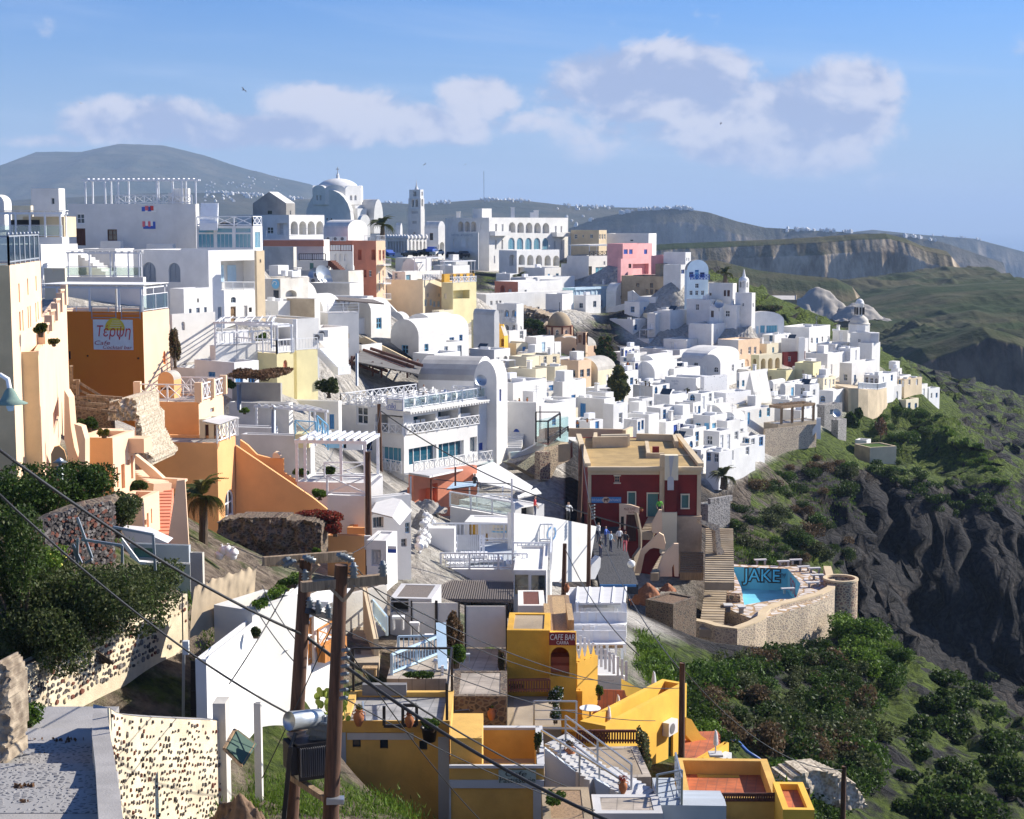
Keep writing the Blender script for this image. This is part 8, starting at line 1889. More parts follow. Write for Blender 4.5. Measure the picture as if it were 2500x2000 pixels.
big_bush(215,1490,43,430,250,26000,('leafo','leafd'),'broad grey-green bush spilling over the tan stone wall',.055,seed=21,d=2.2)
big_bush(90,1560,41,260,200,12000,('leafo','leafd'),'dark tangle of scrub at the path end of the tan stone wall',.055,seed=22,d=1.2)
big_bush(330,1430,46,240,130,10000,('leafo','leafd'),'flat-topped grey-green shrub above the tan stone wall',.05,seed=23,d=1.5)
big_bush(30,1390,41,170,330,9000,('leafd','leafo'),'tall dark bush beside the yellow flowering bush',.055,seed=24,d=1.2)
big_bush(95,1205,50,230,170,8000,('leafd','leafm'),'dark green flowering bush below the ochre block',.06,seed=25,d=1.6,flowers=('twig',120))
big_bush(205,1195,52,150,150,6000,('leafd','leafm'),'leafy dark bush beside the metal flue',.06,seed=26,d=1.3)
big_bush(290,1255,50,110,110,4000,('leafo','leafd'),'spiky olive shrub at the end of the dark stone wall',.06,seed=27,d=1.0)
big_bush(100,1370,44,120,110,4000,('leafl','leafm'),'yellow flowering bush above the path',.045,seed=28,d=.9,flowers=('flowy',260))
big_bush(55,1755,33,100,70,2600,('leafm','leafl'),'low ivy clump at the head of the path steps',.04,seed=29,d=.6)
V(0,880,3.317)
big_bush(710,520,64,150,110,3000,('leafd','leafm'),'rounded potted shrub on the peach terrace',.06,seed=31); big_bush(840,590,63,90,70,1200,('leafy','leafm'),'small yellow-leaved shrub on the peach terrace parapet',.05,seed=32)
big_bush(1110,1020,66,180,100,3500,('leafd','leafm'),'clipped round shrub in the brick planter beside the terracotta steps',.06,seed=33)
V(0,380,3.317)
big_bush(330,1410,60,100,110,1500,('leafd','leafy'),'potted shrub on the balustrade terrace of the peach wing',.06,seed=34); big_bush(435,1510,60.5,90,60,900,('leafy','leafd'),'trailing plant over the peach wing parapet',.05,seed=35)
big_bush(1415,1560,104,80,300,4000,('leafb','leafo'),'tall dry creeper on the corner of the orange cafe',.1,seed=36,d=.8)
V(540,800,3.026)
big_bush(300,345,114,440,90,6000,('twig','leafb'),'dry reddish brown vine spread over the concrete wall',.12,seed=37,d=2.5)
big_bush(785,440,128,160,150,3500,('leafo','leafd'),'grey-green shrub beside the restaurant wall',.11,seed=38); big_bush(300,80,136,80,90,1500,('leafm','leafl'),'small green tree on the pale yellow terrace',.1,seed=39)
big_bush(720,1400,83,330,130,6000,('leafr','twig'),'red-leaved bougainvillea over the dark ruin wall',.075,seed=40,d=1.0); big_bush(840,1480,82,120,120,1600,('leafr','twig'),'straggling red bougainvillea end hanging over the ramp',.07,seed=41,d=.6)
big_bush(800,1060,96,80,80,1500,('leafd','leafm'),'spiky dark succulent in the garden terrace',.1,seed=42); big_bush(590,1070,95,110,60,1500,('leafl','leafm'),'bright green plants in the garden terrace bed',.08,seed=43)
big_bush(730,1230,89,120,80,1800,('leafl','leafm'),'bright green bed beside the peach ramp',.07,seed=44); big_bush(310,830,104,260,34,2200,('leafl','leafm'),'grassy bed along the grey terrace',.08,seed=45)
big_bush(30,420,114,120,90,1800,('leafm','leafd'),'green shrub beneath the dry vine pergola',.1,seed=46); big_bush(175,615,111,70,45,700,('leafl','leafm'),'low cushion plant below the steel flue',.08,seed=47)
big_bush(700,1650,80,60,60,700,('leafl','leafm'),'weed tuft beside the white ruin wall',.06,seed=48)
V(600,1300,2.464)
big_bush(1250,640,62,110,320,4500,('leafb','twig'),'tall reddish dry conifer between the canvas screens',.06,seed=51,d=.5); big_bush(1265,740,61,110,150,2600,('leafm','leafl'),'bright green bush at the foot of the dry conifer',.06,seed=52,d=.5)
big_bush(1035,855,53,190,40,1500,('leafd','leafm'),'planter of dark green plants on the yellow roof',.05,seed=53,d=.25); big_bush(60,600,44,60,70,900,('leafo','leafd'),'grey shrub tuft on the white wall end',.04,seed=54); big_bush(270,300,46,140,60,1500,('leafd','leafl'),'dark plant over the white roof edge',.045,seed=55)
big_bush(1110,1150,51,110,100,1600,('leafm','leafl'),'green plant in the black pot on the yellow roof edge',.045,seed=56,d=.35)
for i,(x,y,Y) in enumerate(((95,425,45.5),(170,370,47),(240,320,48.5),(305,270,50))):big_bush(x,y,Y,110,60,700,('leafl','leafm'),'strip of grass and cactus along the white roof edge',.05,seed=90+i,d=.5)['group']='plants along the white roof edge'
V(1050,1300,2.464)
big_bush(755,990,60,90,150,2200,('leafd','leafo'),'white flowering climber on a post below the mustard wall',.05,seed=57,d=.5,flowers=('floww',260)); big_bush(755,1100,58,70,90,900,('leafd','leafo'),'lower part of a white flowering shrub in a planter',.05,seed=58,d=.4,flowers=('floww',110))
big_bush(525,930,64,100,40,900,('leafd','leafm'),'plants in a long stone trough by the brown fence',.05,seed=59); big_bush(750,1600,46,120,60,1800,('leafm','leafl'),'bright green bed of plants by the plank landing',.045,seed=60,d=.6)
big_bush(1290,1320,55,70,260,2200,('leafo','leafb'),'row of succulents along the stone planter wall',.06,seed=61,d=1.8); big_bush(430,800,60,40,220,1200,('leafb','leafo'),'dry climbing plant along the wall of the court',.05,seed=62); big_bush(1017,960,66,40,90,700,('leafm','leafl'),'potted plant at the crenellated block',.06,seed=63)
big_bush(650,1270,50,40,160,900,('leafo','leafm'),'potted creepers along the sunken court rim',.05,seed=64); big_bush(-110,520,76,60,60,700,('leafr','leafy'),'red geraniums in a clay pot before the kitchen hut',.06,seed=65)
V(1050,480,3.317)
big_bush(840,1040,302,150,90,1500,('leafd','leafm'),'dark ivy on the tan rock under the long white house',.35,seed=66); big_bush(905,1105,298,60,70,700,('leafd','leafm'),'small dark shrub beside the domed church',.3,seed=67)
V(1600,560,3.026)
big_bush(835,590,345,180,50,1500,('leafo','leafb'),'dry olive scrub behind the long vaulted house',.4,seed=68); big_bush(1240,610,0,0,0,0,'','') if 0 else None
# trees
def tree(label,px,py0,py1,Y,w,n,mk,leaf,seed,crown_z=.35,dense=16):
 b=P(px,py1,Y); t=P(px,py0,Y); h=t.z-b.z; rw=w/SC*Y/FPX/2
 T=thing('tree',label,'tree',b); mb=MB(); rg=random.Random(seed)
 mb.tube([b-UP*.5,b+UP*h*.3+Vector((.1,0,0)),b+UP*h*.62],[h*.035,h*.028,h*.015],8)
 for i in range(9):a=rg.uniform(0,6.28); z=rg.uniform(.28,.6); e=b+Vector((math.cos(a)*rw*.7,math.sin(a)*rw*.7,h*(z+rg.uniform(.1,.3)))); mb.tube([b+UP*h*z*.8,(b+UP*h*z+e)/2+UP*h*.02,e],[h*.014,h*.009,h*.004],5)
 mb.obj('trunk','bark',T)
 lumps=[]
 for i in range(dense):z=rg.uniform(crown_z,.93); k=1-max(0,(z-.55)/.5) ** 1.3; a=rg.uniform(0,6.28); r=rg.uniform(.1,.72)*k; lumps.append((math.cos(a)*rw*r,math.sin(a)*rw*r,z*h,rw*rg.uniform(.26,.45)*(.6+.4*k)))
 link(bpy.data.objects.new('crown',leaf_mesh('crown',lumpy(n,lumps,seed,.6),leaf,mk,.2,.6,seed)),T,Matrix.Translation(b)); return T
V(1050,480,3.317)
tree('dark cypress-like tree beside the old domed church',1425,1110,1420,270,190,5000,('leafd','leafb'),.32,71,.25); tree('olive-yellow crowned tree among the white terraces',1512,1370,1720,222,250,6500,('leafo','leafy'),.3,72,.1,22)
V(1700,950,2.654)
for i,(x,y,w) in enumerate(((1190,300,120),)):tree('bare twiggy tree in the dark gully',x,190,340,262,130,260,('twig','leafb'),.25,73)
tree('dark rounded tree under the bastion wall',1000,165,260,268,120,2400,('leafd','leafm'),.4,74,.1); tree('low green-black tree at the foot of the bastion',1050,120,200,272,70,1200,('leafd','leafo'),.35,75,.1)
FR=[]
for k in range(3):
 mb=MB(); L_=1.; rg=random.Random(k); pts=[Vector((t,0,.42*math.sin(t*2.0)-(.55+.12*k)*t*t)) for t in [i/14 for i in range(15)]]
 mb.tube(pts,[.012-.0007*i for i in range(15)],4)
 for i in range(2,15):
  for j in (0,.5):
   if i+j>14:continue
   t=(i+j)/14; p=pts[int(i)].lerp(pts[min(14,i+1)],j); ln=.26*math.sin(math.pi*min(1,t*.9+.12))+.05
   for s in (-1,1):d=Vector((.55,s*.9,-.15-.25*t+rg.uniform(-.1,.1))).normalized()*ln; w_=Vector((.018,0,.012)); mb.poly([p-w_,p+d*.5-w_*.8+UP*.01,p+d,p+d*.5+w_*.8,p+w_])
 FR.append(mb)
FRM={}
def palm(label,px,pyc,pyb,Y,rad,n=34,trunk=.22,mk='palm',dead=0,name='palm_tree'):
 b,c=P(px,pyb,Y),P(px,pyc,Y); T=thing(name,label,'palm',b); rr=rad/SC*Y/FPX; mb=MB()
 zs=[i/12 for i in range(13)]; mb.tube([b.lerp(c,z)+Vector((.05*math.sin(z*3),0,0)) for z in zs],[trunk*(1.15-.3*z)*(1+.08*(i % 2)) for i,z in enumerate(zs)],10); mb.obj('trunk','bark',T)
 for i in range(n+dead):
  dd=i >= n; k=i % 3; m_='palmd' if dd else mk
  if (k,m_) not in FRM:FRM[k,m_]=FR[k].mesh('frond',m_)
  e=random.uniform(-.9,-.5) if dd else -.35+1.45*((i*.618) % 1.0) ** 1.1; s=rr*random.uniform(.85,1.1)*(.8 if dd else 1)
  M=Matrix.Translation(c) @ Matrix.Rotation(i*2.4,4,'Z') @ Matrix.Rotation(-e,4,'Y') @ Matrix.Scale(s,4); link(bpy.data.objects.new('frond',FRM[k,m_]),T,M)
 return T
V(0,880,3.317); palm('shaggy date palm with drooping dead fronds beside the peach house',1640,1115,1600,74,235,30,.2,dead=16)
V(560,380,3.317); palm('tall dark palm before the cathedral',1238,570,680,318,110,40,.45)
V(1600,560,3.026); palm('dark palm beside the white chapel',515,330,395,322,72,40,.4)
V(1150,850,3.137); palm('squat dark palm at the foot of the white village',1935,990,1080,178,110,44,.4); palm('short palm bush beside the old church roof',850,85,120,262,60,26,.3)
V(1050,480,3.317); palm('bushy low palms on the hotel terrace',730,665,700,345,75,34,.4)
V(1150,850,3.137)
for i,(x,y) in enumerate(((1265,250),(1335,265),(1365,268),(1655,320))):palm('small potted yucca on a white roof terrace',x,y,y+25,222,22,14,.1,name='yucca').__setitem__('group','yuccas on the white roofs')
# prickly pear
V(600,1300,2.464)
CC=thing('cactus','yellow-green prickly pear beside the wooden poles','cactus',P(500,1150,47)); rg=random.Random(4)
pad=MB(); pad.lathe([(0,0),(.3,.15),(.5,.5),(.42,.85),(.2,1.),(0,1.02)],(0,0,0),10); PADM=pad.mesh('pad','cactus',True)
for i in range(34):
 p=P(rg.uniform(430,610),rg.uniform(975,1140),46.6+rg.uniform(0,.8)); s=rg.uniform(.2,.34)
 link(bpy.data.objects.new('pad',PADM),CC,Matrix.Translation(p) @ Matrix.Rotation(rg.uniform(0,3.1),4,'Z') @ Matrix.Rotation(rg.uniform(-.9,.9),4,'Y') @ Matrix.Diagonal((s*.75,s*.16,s,1)))
# ------------------------------------------------------------------ things: poles, pots, furniture, people, cars
def pole(label,x0,y0,x1,y1,Y,r=.14,mk='pole',extra=2.):
 a,b=P(x0,y0,Y),P(x1,y1,Y); d=(b-a).normalized(); mb=MB(); n=10; e=b+d*extra
 T=thing('utility_pole',label,'pole',e); mb.tube([a.lerp(e,i/n) for i in range(n+1)],[r*(.8+.3*i/n) for i in range(n+1)],12); mb.obj('shaft',mk,T,True); return T
INS=MB(); INS.lathe([(0,.3),(.04,.29),(.05,.24),(.09,.22),(.05,.2),(.09,.15),(.05,.13),(.09,.08),(.05,.06),(.07,.01),(0,0)],(0,0,0),10); INS_ME=INS.mesh('insulator','ins',True)
def insulator(T,p,s=1.,M=None):return link(bpy.data.objects.new('insulator',INS_ME),T,M or Matrix.Translation(p) @ Matrix.Scale(s,4))
V(600,1300,2.464)
PL=pole('wooden utility pole carrying a double crossarm and the transformer',363,165,270,1740,33,.165)
beam(PL,'crossarm','polel',P(105,172,32.7),P(605,135,33.6),.13,.17); beam(PL,'crossarm','polel',P(130,180,33.2),P(640,148,34.1),.13,.17)
for x0,y0,x1,y1 in ((285,185,350,250),(440,195,378,260)):beam(PL,'brace','polel',P(x0,y0,32.8),P(x1,y1,32.9),.06)
for x,y in ((190,185),(225,200),(420,175),(625,160),(650,172)):insulator(PL,P(x,y,32.9),1.,Matrix.Translation(P(x,y,32.9)) @ Matrix.Rotation(1.2 if x<400 else -1.2,4,'Y'))
beam(PL,'crossarm','iron',P(370,470,32.8),P(540,520,33.6),.12)
for x,y in ((385,470),(437,490),(497,515),(358,300)):insulator(PL,P(x,y,32.9),1.)
PR=pole('wooden utility pole with a single crossarm beside the transformer',575,195,510,1740,31.5,.165)
beam(PR,'crossarm','polel',P(335,328,31.2),P(845,278,31.9),.16,.2)
for x0,y0,x1,y1 in ((500,325,585,412),(655,325,590,412)):beam(PR,'brace','polel',P(x0,y0,31.2),P(x1,y1,31.3),.06)
for x,y in ((650,275),(825,265)):insulator(PR,P(x,y,31.5),1.1)
for i in range(7):insulator(PR,P(572,720+i*46,31.3),.7,Matrix.Translation(P(575-i*2,712+i*48,31.25)) @ Matrix.Rotation(1.4,4,'Y') @ Matrix.Scale(.6,4))
TF=thing('transformer','dark grey oil transformer with cooling fins hung between the poles','transformer',P(390,1530,32.4))
p=P(320,1500,31.9); a=Vector((mm(175,32),.25,0)); b=Vector((-.3,.75,0)); hgt=UP*mm(220,32)
cube(TF,'tank','iron',p,a,b,hgt); cube(TF,'lid','iron',p+hgt-a*.05-b*.05,a*1.1,b*1.1,UP*.06)
for i in range(13):cube(TF,'cooling_fin','dgrey',p+a*(.08+.07*i)-Vector((-.03,.14,0))+UP*.12,a*.018,Vector((-.05,.14,0)),hgt*.82)
for i in range(9):cube(TF,'cooling_fin','iron',p+b*(.08+.1*i)+Vector((-.14,-.05,.12)),Vector((.14,.05,0)),b*.03,hgt*.82)
mb=MB(); q0,q1=P(260,1135,31.8),P(440,1118,32.4); mb.tube([q0,q0.lerp(q1,.5),q1],.2,14); mb.obj('expansion_tank','galv',TF,True)
for i,(x,y) in enumerate(((410,1250),(440,1255),(465,1262),(488,1268))):o=insulator(TF,P(x,y,32.3),2.0); o.name='bushing'
beam(TF,'bracket','polel',P(255,1455,32.6),P(510,1620,31.4),.14,.12); beam(TF,'pipe','black',P(270,1290,31.8),P(230,1720,31.8),.09); beam(TF,'stay','black',P(300,1205,32),P(272,1290,31.9),.06)
cube(TF,'clamp','galv',P(485,1640,31.2),(.35,.05,0),(0,.25,0),UP*.1)
V(540,800,3.026); p3=pole('thin brown wooden pole rising from the peach court to the terrace bar',1083,918,1090,1570,80,.17); p4=pole('dark pole with a spotlight before the restaurant corner',1166,565,1178,1080,138,.2)
cube(p3,'base','wf',P(1072,1760,79.6),(.55,0,0),(0,.4,0),UP*mm(190,80)); cube(p3,'meter_box','ac',P(1058,1640,79.5),(.3,0,0),(0,.2,0),UP*.7)
V(1150,850,3.137); pole('dark pole against the red building alley with white insulators',850,738,828,1310,136,.2); p6=pole('slim brown pole at the alley mouth with insulators',906,1185,900,1725,104,.14); pole('short brown pole with coiled wires beside the long white wall',718,1498,712,1770,88,.14)
for i in range(5):insulator(p6,P(920,1210+i*24,104),1.3,Matrix.Translation(P(918,1210+i*24,103.8)) @ Matrix.Rotation(1.3,4,'Y'))
V(1500,1350,2.653); pole('tall dark pole in front of the yellow house corner',440,712,432,1560,57,.13); pole('leaning dark pole low on the slope',1487,1382,1478,1800,68,.13); pole('stubby wooden post by the whitewashed bank',1253,1525,1250,1650,64,.12)
V(1150,850,3.137)
T=thing('flag_mast','thin white mast on the roof terrace','mast',P(318,1725,92)); beam(T,'shaft','metalw',P(318,1725,92),P(312,1000,92),.09)
V(0,0,1)
def wire(label,a,b,sag,r=.018,grp='overhead wires'):
 mb=MB(); a,b=P(*a),P(*b); n=16; mb.tube([a.lerp(b,i/n)-UP*sag*4*(i/n)*(1-i/n) for i in range(n+1)],r,5); return tag(mb.obj('wire','black',None,True),label,'wire',grp)
W_=[((-20,1085,26),(745,1552,33),.25,.03),((-20,1190,26),(700,1740,32),.3,.022),((745,1552,33),(1760,2110,30),.5,.04),((832,1600,31.5),(1500,1960,55),.4,.025),((760,1500,33),(1600,1760,58),.6,.014),((850,1420,31.5),(1500,1660,60),.6,.014),((850,1400,31.5),(1660,1680,57),.7,.014),((640,1380,33),(930,1300,80),.5,.018),((860,1375,33.6),(1220,1660,52),.5,.014),((895,1110,80),(930,990,138),.6,.02),((925,1000,138),(1560,1290,104),1.2,.05),((1437,1230,104),(1664,1640,57),1.,.025),((1380,1340,88),(1560,1600,57),.6,.025),((1664,1630,57),(2060,1880,68),1.,.02),((1420,1085,136),(1440,1230,104),.5,.03),((832,1560,31.5),(1180,2010,40),.2,.014),((832,1700,31.5),(1500,1990,48),.3,.014),((560,1670,30),(700,1440,33),.05,.014),((832,1480,31.5),(640,1900,33),.05,.012),((620,1480,44),(740,1640,33),.1,.014),((640,1430,44),(720,1560,33),.1,.012),((1060,1170,112),(1250,1180,112),.1,.03),((1055,1190,112),(1250,1200,112),.1,.03)]
for i,(a,b,s,r) in enumerate(W_):
 lab={0:'heavy black cable crossing the bushes to the double-armed utility pole',1:'second black cable below the heavy one over the dark stone wall',2:'thick black cable sagging over the patisserie roof court',10:'black cable from the restaurant pole across the canopy'}.get(i,'thin overhead wire strung between the utility poles and roofs')
 wire(lab,a,b,s,r)
# bell lamp at the left edge
V(0,880,3.317)
LP=thing('street_lamp','weathered green bell street lamp on a curved white pipe','lamp',P(80,400,22)); c=P(80,250,22); r=mm(140,22)
mb=MB(); mb.lathe([(r*.14,r*.2),(r*.3,.0),(r*.42,-r*.25),(r*.55,-r*.5),(r*1.0,-r*.72),(r*.98,-r*.74),(r*.5,-r*.55)],(c.x,c.y,c.z),24); mb.obj('shade','lampg',LP,True)
mb=MB(); mb.tube([c+UP*r*.1,c+Vector((-r*.1,0,r*.7)),c+Vector((-r*.5,0,r*.95)),c+Vector((-r*1.2,0,r*.8))],r*.14,10); mb.obj('pipe','wf',LP,True)
mb=MB(); mb.lathe([(0,-r*.55),(r*.22,-r*.6),(r*.24,-r*.95),(r*.15,-r*1.15),(0,-r*1.18)],(c.x,c.y,c.z),12); mb.obj('bulb','pblue',LP,True)
# flues, frames, scaffolds
def flue(label,x,y0,y1,Y,w,hat=True,V_=None):
 a,b=P(x,y1,Y),P(x,y0,Y); T=thing('flue',label,'chimney',a); mb=MB(); mb.tube([a,b],w,12); mb.obj('pipe','galv',T,True)
 if hat:mb=MB(); mb.lathe([(w*.5,0),(w*.5,w),(w*2,w),(0,w*2.4)],b,12); mb.obj('cap','galv',T,True)
flue('steel flue with a conical cap among the bushes below the ochre block',488,855,1010,52,.12); V(540,800,3.026); flue('slanted grey steel flue against the concrete wall',132,420,610,113,.15,False); flue('fat steel flue with red top on the terrace wall',387,610,800,104,.14); flue('tall white flue pipe on the restaurant roof',1002,190,430,150,.14,False)
V(0,880,3.317)
SC_=thing('pipe_frame','leaning steel pipe frame before the dark stone wall','frame',P(620,1640,46))
for a0,b0 in (((625,1270),(745,1600)),((630,1440),(625,1640)),((590,1490),(660,1640)),((660,1450),(990,1500)),((990,1500),(990,1690)),((915,1350),(1240,1410)),((1240,1410),(1258,1700)),((690,1640),(745,1610)),((590,1490),(630,1640))):beam(SC_,'pipe','galv',P(*a0,45.5),P(*b0,45.5),.07)
# pots
POT=MB(); POT.lathe([(0,0),(.13,0),(.15,.03),(.26,.28),(.3,.48),(.27,.64),(.16,.76),(.15,.8),(.2,.86),(.2,.9),(.16,.9),(.14,.8)],(0,0,0),18); POT_ME=POT.mesh('pot','pot',True)
HND=MB()
for s in (-1,1):HND.tube([(.17*s,0,.82),(.33*s,0,.78),(.36*s,0,.66),(.28*s,0,.58)],.03,6)
HND_ME=HND.mesh('handle','pot',True)
def pot(label,x,yb,Y,h,plant=None,handles=True):
 p=P(x,yb,Y); s=mm(h,Y)/.9; T=thing('clay_pot',label,'pot',p); M=Matrix.Translation(p) @ Matrix.Rotation(random.uniform(-.4,.4),4,'Z') @ Matrix.Scale(s,4)
 link(bpy.data.objects.new('vessel',POT_ME),T,M)
 if handles:link(bpy.data.objects.new('handle',HND_ME),T,M)
 if plant:C=lumpy(260,rand_lumps(5,int(x)),int(x))*np.array([.28,.28,.34])*s; link(bpy.data.objects.new('plant',leaf_mesh('plant',C,.05*s,plant,.3,.5,int(x))),T,Matrix.Translation(p+UP*s*.9))
V(600,1300,2.464); pot('terracotta amphora with red flowers on the yellow roof corner',680,1165,51.4,105,'leafy'); pot('terracotta amphora with geraniums behind the black frame',985,1175,51.5,90,'leafr')
mb=MB(); p=P(1105,1255,51.2); s=mm(90,51); mb.lathe([(0,0),(s*.42,0),(s*.55,s*.9),(s*.62,s*.92),(s*.62,s),(s*.5,s)],p,16); tag(mb.obj('planter_pot','black',None,True),'black plastic plant pot hung on the yellow roof edge','pot')
pot('clay pot of red flowers before the kitchen hut',1010,545,76,60,'leafr',False)
V(1050,1300,2.464); pot('terracotta amphora with a spiky plant on the stone courtyard',370,1130,56,80,'leafl'); pot('round terracotta pot beside the steel handrail of the white stair',842,1372,51.2,95,'leafb'); pot('terracotta pot with reddish plant lower down the white stair',1160,1570,48.6,85,'leafr'); pot('clay bowl with a green cactus by the court wall',430,965,60,45,'leafy',False); pot('yellow ochre clay jar at the head of the plank deck',822,362,86,55,None,False)
V(1500,1350,2.653); pot('clay pot with an orange plant at the grey-blue steps',262,1660,48,50,'leafb',False)
V(1150,850,3.137)
for i,(x,y) in enumerate(((890,570),(780,585),(815,585),(1200,135),(1310,1255),(430,410),(370,415),(1300,1250))):pot('small clay pot with a plant on a white terrace',x,y,180 if i<3 else (245 if i == 3 else (136 if i in (4,7) else 172)),26,'leafm',False); bpy.data.objects[-1] if 0 else None
for o in [o for o in col.objects if o.get('label') == 'small clay pot with a plant on a white terrace']:o['group']='small pots on the terraces'
# parasols
def parasol(label,x,y0,y1,Y,mk='cloth',group=None):
 a,b=P(x,y1,Y),P(x,y0,Y); h=b.z-a.z; T=thing('parasol',label,'parasol',a,group); beam(T,'pole','wf',a,b,.05)
 mb=MB(); w=h*.085; mb.lathe([(w*.5,h*.38),(w*1.05,h*.42),(w*1.15,h*.55),(w*.9,h*.75),(w*.55,h*.93),(w*.1,h)],a,9); mb.obj('closed_canopy',mk,T); cube(T,'base','lgrey',a-Vector((.25,.25,0)),(.5,0,0),(0,.5,0),UP*.08)
V(1050,1300,2.464); parasol('closed cream parasol in the middle of the terracotta terrace',1130,978,1140,66); parasol('closed cream parasol at the front edge of the terracotta terrace',1075,1045,1180,62); parasol('closed white parasol behind the slat terraces',1345,835,985,70)
V(1500,1350,2.653); parasol('closed cream parasol on the wavy yellow parapet',655,1148,1310,57); parasol('closed cream parasol by the tall dark pole',408,1390,1490,55)
V(1050,480,3.317); parasol('closed bright blue parasol on the crenellated balcony',622,930,1000,281,'mblue','blue parasols'); parasol('closed bright blue parasol on the crenellated balcony',690,925,1000,281,'mblue','blue parasols')
V(1050,1300,2.464)
TB_=thing('table','small round white table on the terracotta terrace','table',P(962,1165,61.5)); p=P(962,1165,61.5); mb=MB(); mb.lathe([(0,.72),(.42,.72),(.42,.75),(0,.76)],p,20); mb.obj('tabletop','cloth',TB_); beam(TB_,'stem','iron',p,p+UP*.72,.06)
for a in (0,2.1,4.2):beam(TB_,'leg','iron',p+UP*.2,p+Vector((.3*math.cos(a),.3*math.sin(a),0)),.04)
# air conditioners and dishes
def acunit(label,p,u,s=1.):
 T=thing('air_conditioner',label,'air conditioner',p,'outdoor air conditioner units'); u=u.normalized(); n=Vector((u.y,-u.x,0))
 if n.y>0:n=-n
 cube(T,'casing','ac',p,u*.85*s,n*-.32*s,UP*.6*s); mb=MB(); c=p+u*.32*s+UP*.3*s+n*.015
 mb.poly([c+u*.23*s*math.cos(R(20*i))+UP*.23*s*math.sin(R(20*i)) for i in range(18)]); mb.obj('fan_grille','dgrey',T)
 return T
V(1500,1350,2.653)
acunit('white air conditioner on the bright yellow house wall',YF.fp('R',308,1185,.32),YF.dr,.95); acunit('white air conditioner on the lower yellow house',Y2.fp('R',650,1410,.32),Y2.dr,.9)
V(560,380,3.317)
for i,(x,y,Y) in enumerate(((780,692,288),(838,692,288),(895,692,288),(655,1035,203),(680,990,203),(410,940,233),(680,1500,150),(720,1470,152),(150,1390,140))):acunit('grey fan air conditioner unit on a white rooftop',P(x,y,Y),Vector((1,.05,0)),1.3 if Y>250 else 1.1)
def dish(label,x,y,Y,r,az=.4):
 c=P(x,y,Y); T=thing('satellite_dish',label,'satellite dish',c-UP*r*1.4); mb=MB(); mb.lathe([(r*t,.35*r*t*t) for t in (0.02,.3,.55,.8,1.)],(0,0,0),18)
 mb.obj('reflector','galv',T,True,Matrix.Translation(c) @ Matrix.Rotation(az,4,'Z') @ Matrix.Rotation(R(68),4,'X')); beam(T,'mast','iron',c-UP*r*1.5,c,.08)
dish('large grey satellite dish standing on the old white roof',745,975,203,1.3,.9); dish('smaller satellite dish beside the large one',790,1015,203,.7,.6); dish('tilted satellite dish between air conditioners on the old roof',690,965,206,.9,-.8)
V(540,800,3.026); dish('white satellite dish on the restaurant vault end',1915,395,156,.6,.3)
V(1600,560,3.026); dish('white dish on the grey stone tower house',1335,1360,250,.7,.3); dish('black round dish beside the chapel',472,555,312,.9,-.3)
# pallets
V(1050,1300,2.464)
zp=RT.T0.z
def pallet(p,rz,tilt=0.):
 T=thing('pallet','white painted timber pallet on the roof terrace','pallet',p,'white pallets on the roof terrace'); M=Matrix.Translation(p) @ Matrix.Rotation(rz,4,'Z') @ Matrix.Rotation(tilt,4,'X')
 def c_(n,x,y,z,w,d,h):
  a,b,c=M.to_3x3() @ Vector((w,0,0)),M.to_3x3() @ Vector((0,d,0)),M.to_3x3() @ Vector((0,0,h)); cube(T,n,'wf',M @ Vector((x,y,z)),a,b,c)
 for i in range(7):c_('slat',-.8+.24*i,-.6,.16,.17,1.2,.03)
 for y in (-.6,-.06,.48):c_('bearer',-.8,y,.02,1.6,.12,.13)
for (x,y,k,rz) in ((130,195,0,0),(160,190,0,.05),(165,160,1,0),(210,175,0,0),(250,150,0,0),(265,145,1,.03),(355,170,0,.04),(180,120,0,.1),(225,85,0,0),(540,195,0,.05),(130,150,1,0)):pallet(PZ(x,y,zp+.02+k*.2),rz)
for x,y in ((215,75),(250,75)):pallet(PZ(x,y,zp+.5),0.,1.2)
# white plastic chairs and restaurant furniture
CH_=MB(); CH_.obox((-.22,-.22,.42),(.44,0,0),(0,.44,0),(0,0,.04)); CH_.obox((-.22,.2,.46),(.44,0,0),(0,.04,0),(0,0,.42))
CHS=CH_.mesh('seat','wf'); lg=MB(); lg.obox((-.02,-.02,0),(.04,0,0),(0,.04,0),(0,0,.42)); LGM=lg.mesh('leg','wf')
def chair(p,rz,label,group,s=1.):
 T=thing('chair',label,'chair',p,group); M=Matrix.Translation(p) @ Matrix.Rotation(rz,4,'Z') @ Matrix.Scale(s,4); link(bpy.data.objects.new('seat',CHS),T,M)
 for x in (-.19,.19):
  for y in (-.19,.19):link(bpy.data.objects.new('leg',LGM),T,M @ Matrix.Translation((x,y,0)))
random.seed(3)
zf=NK.T0.z-.1
for i in range(5):
 for j in range(7):
  u,v=.1+.17*i,.08+.125*j; p=NK.on(u,v,-.11); T=thing('table','white square dining table on the restaurant roof','table',p,'restaurant roof tables'); cube(T,'tabletop','cloth',p+Vector((-.4,-.4,.72)),(.8,0,0),(0,.8,0),UP*.04); beam(T,'stem','wf',p,p+UP*.72,.1)
  for a in (0,1):r=random.uniform(-.3,.3); d=Vector((math.cos(a*math.pi+r),math.sin(a*math.pi+r),0))*.75; chair(p+d,math.atan2(d.y,d.x)-math.pi/2,'white slatted chair at a restaurant roof table','restaurant roof chairs',1.15)
for k,(xa,xb,ya,yb) in enumerate(((1375,1570,782,752),(1610,1745,748,728),(1775,1895,722,706))):
 V(540,800,3.026)
 for i in range(5):f=(i+.5)/5; p=NK.fp('R',xa+(xb-xa)*f,ya+(yb-ya)*f,-.8); chair(p,NK.a,'white chair behind the crossed railing of the middle floor','middle floor chairs',1.1)
V(1050,1300,2.464)
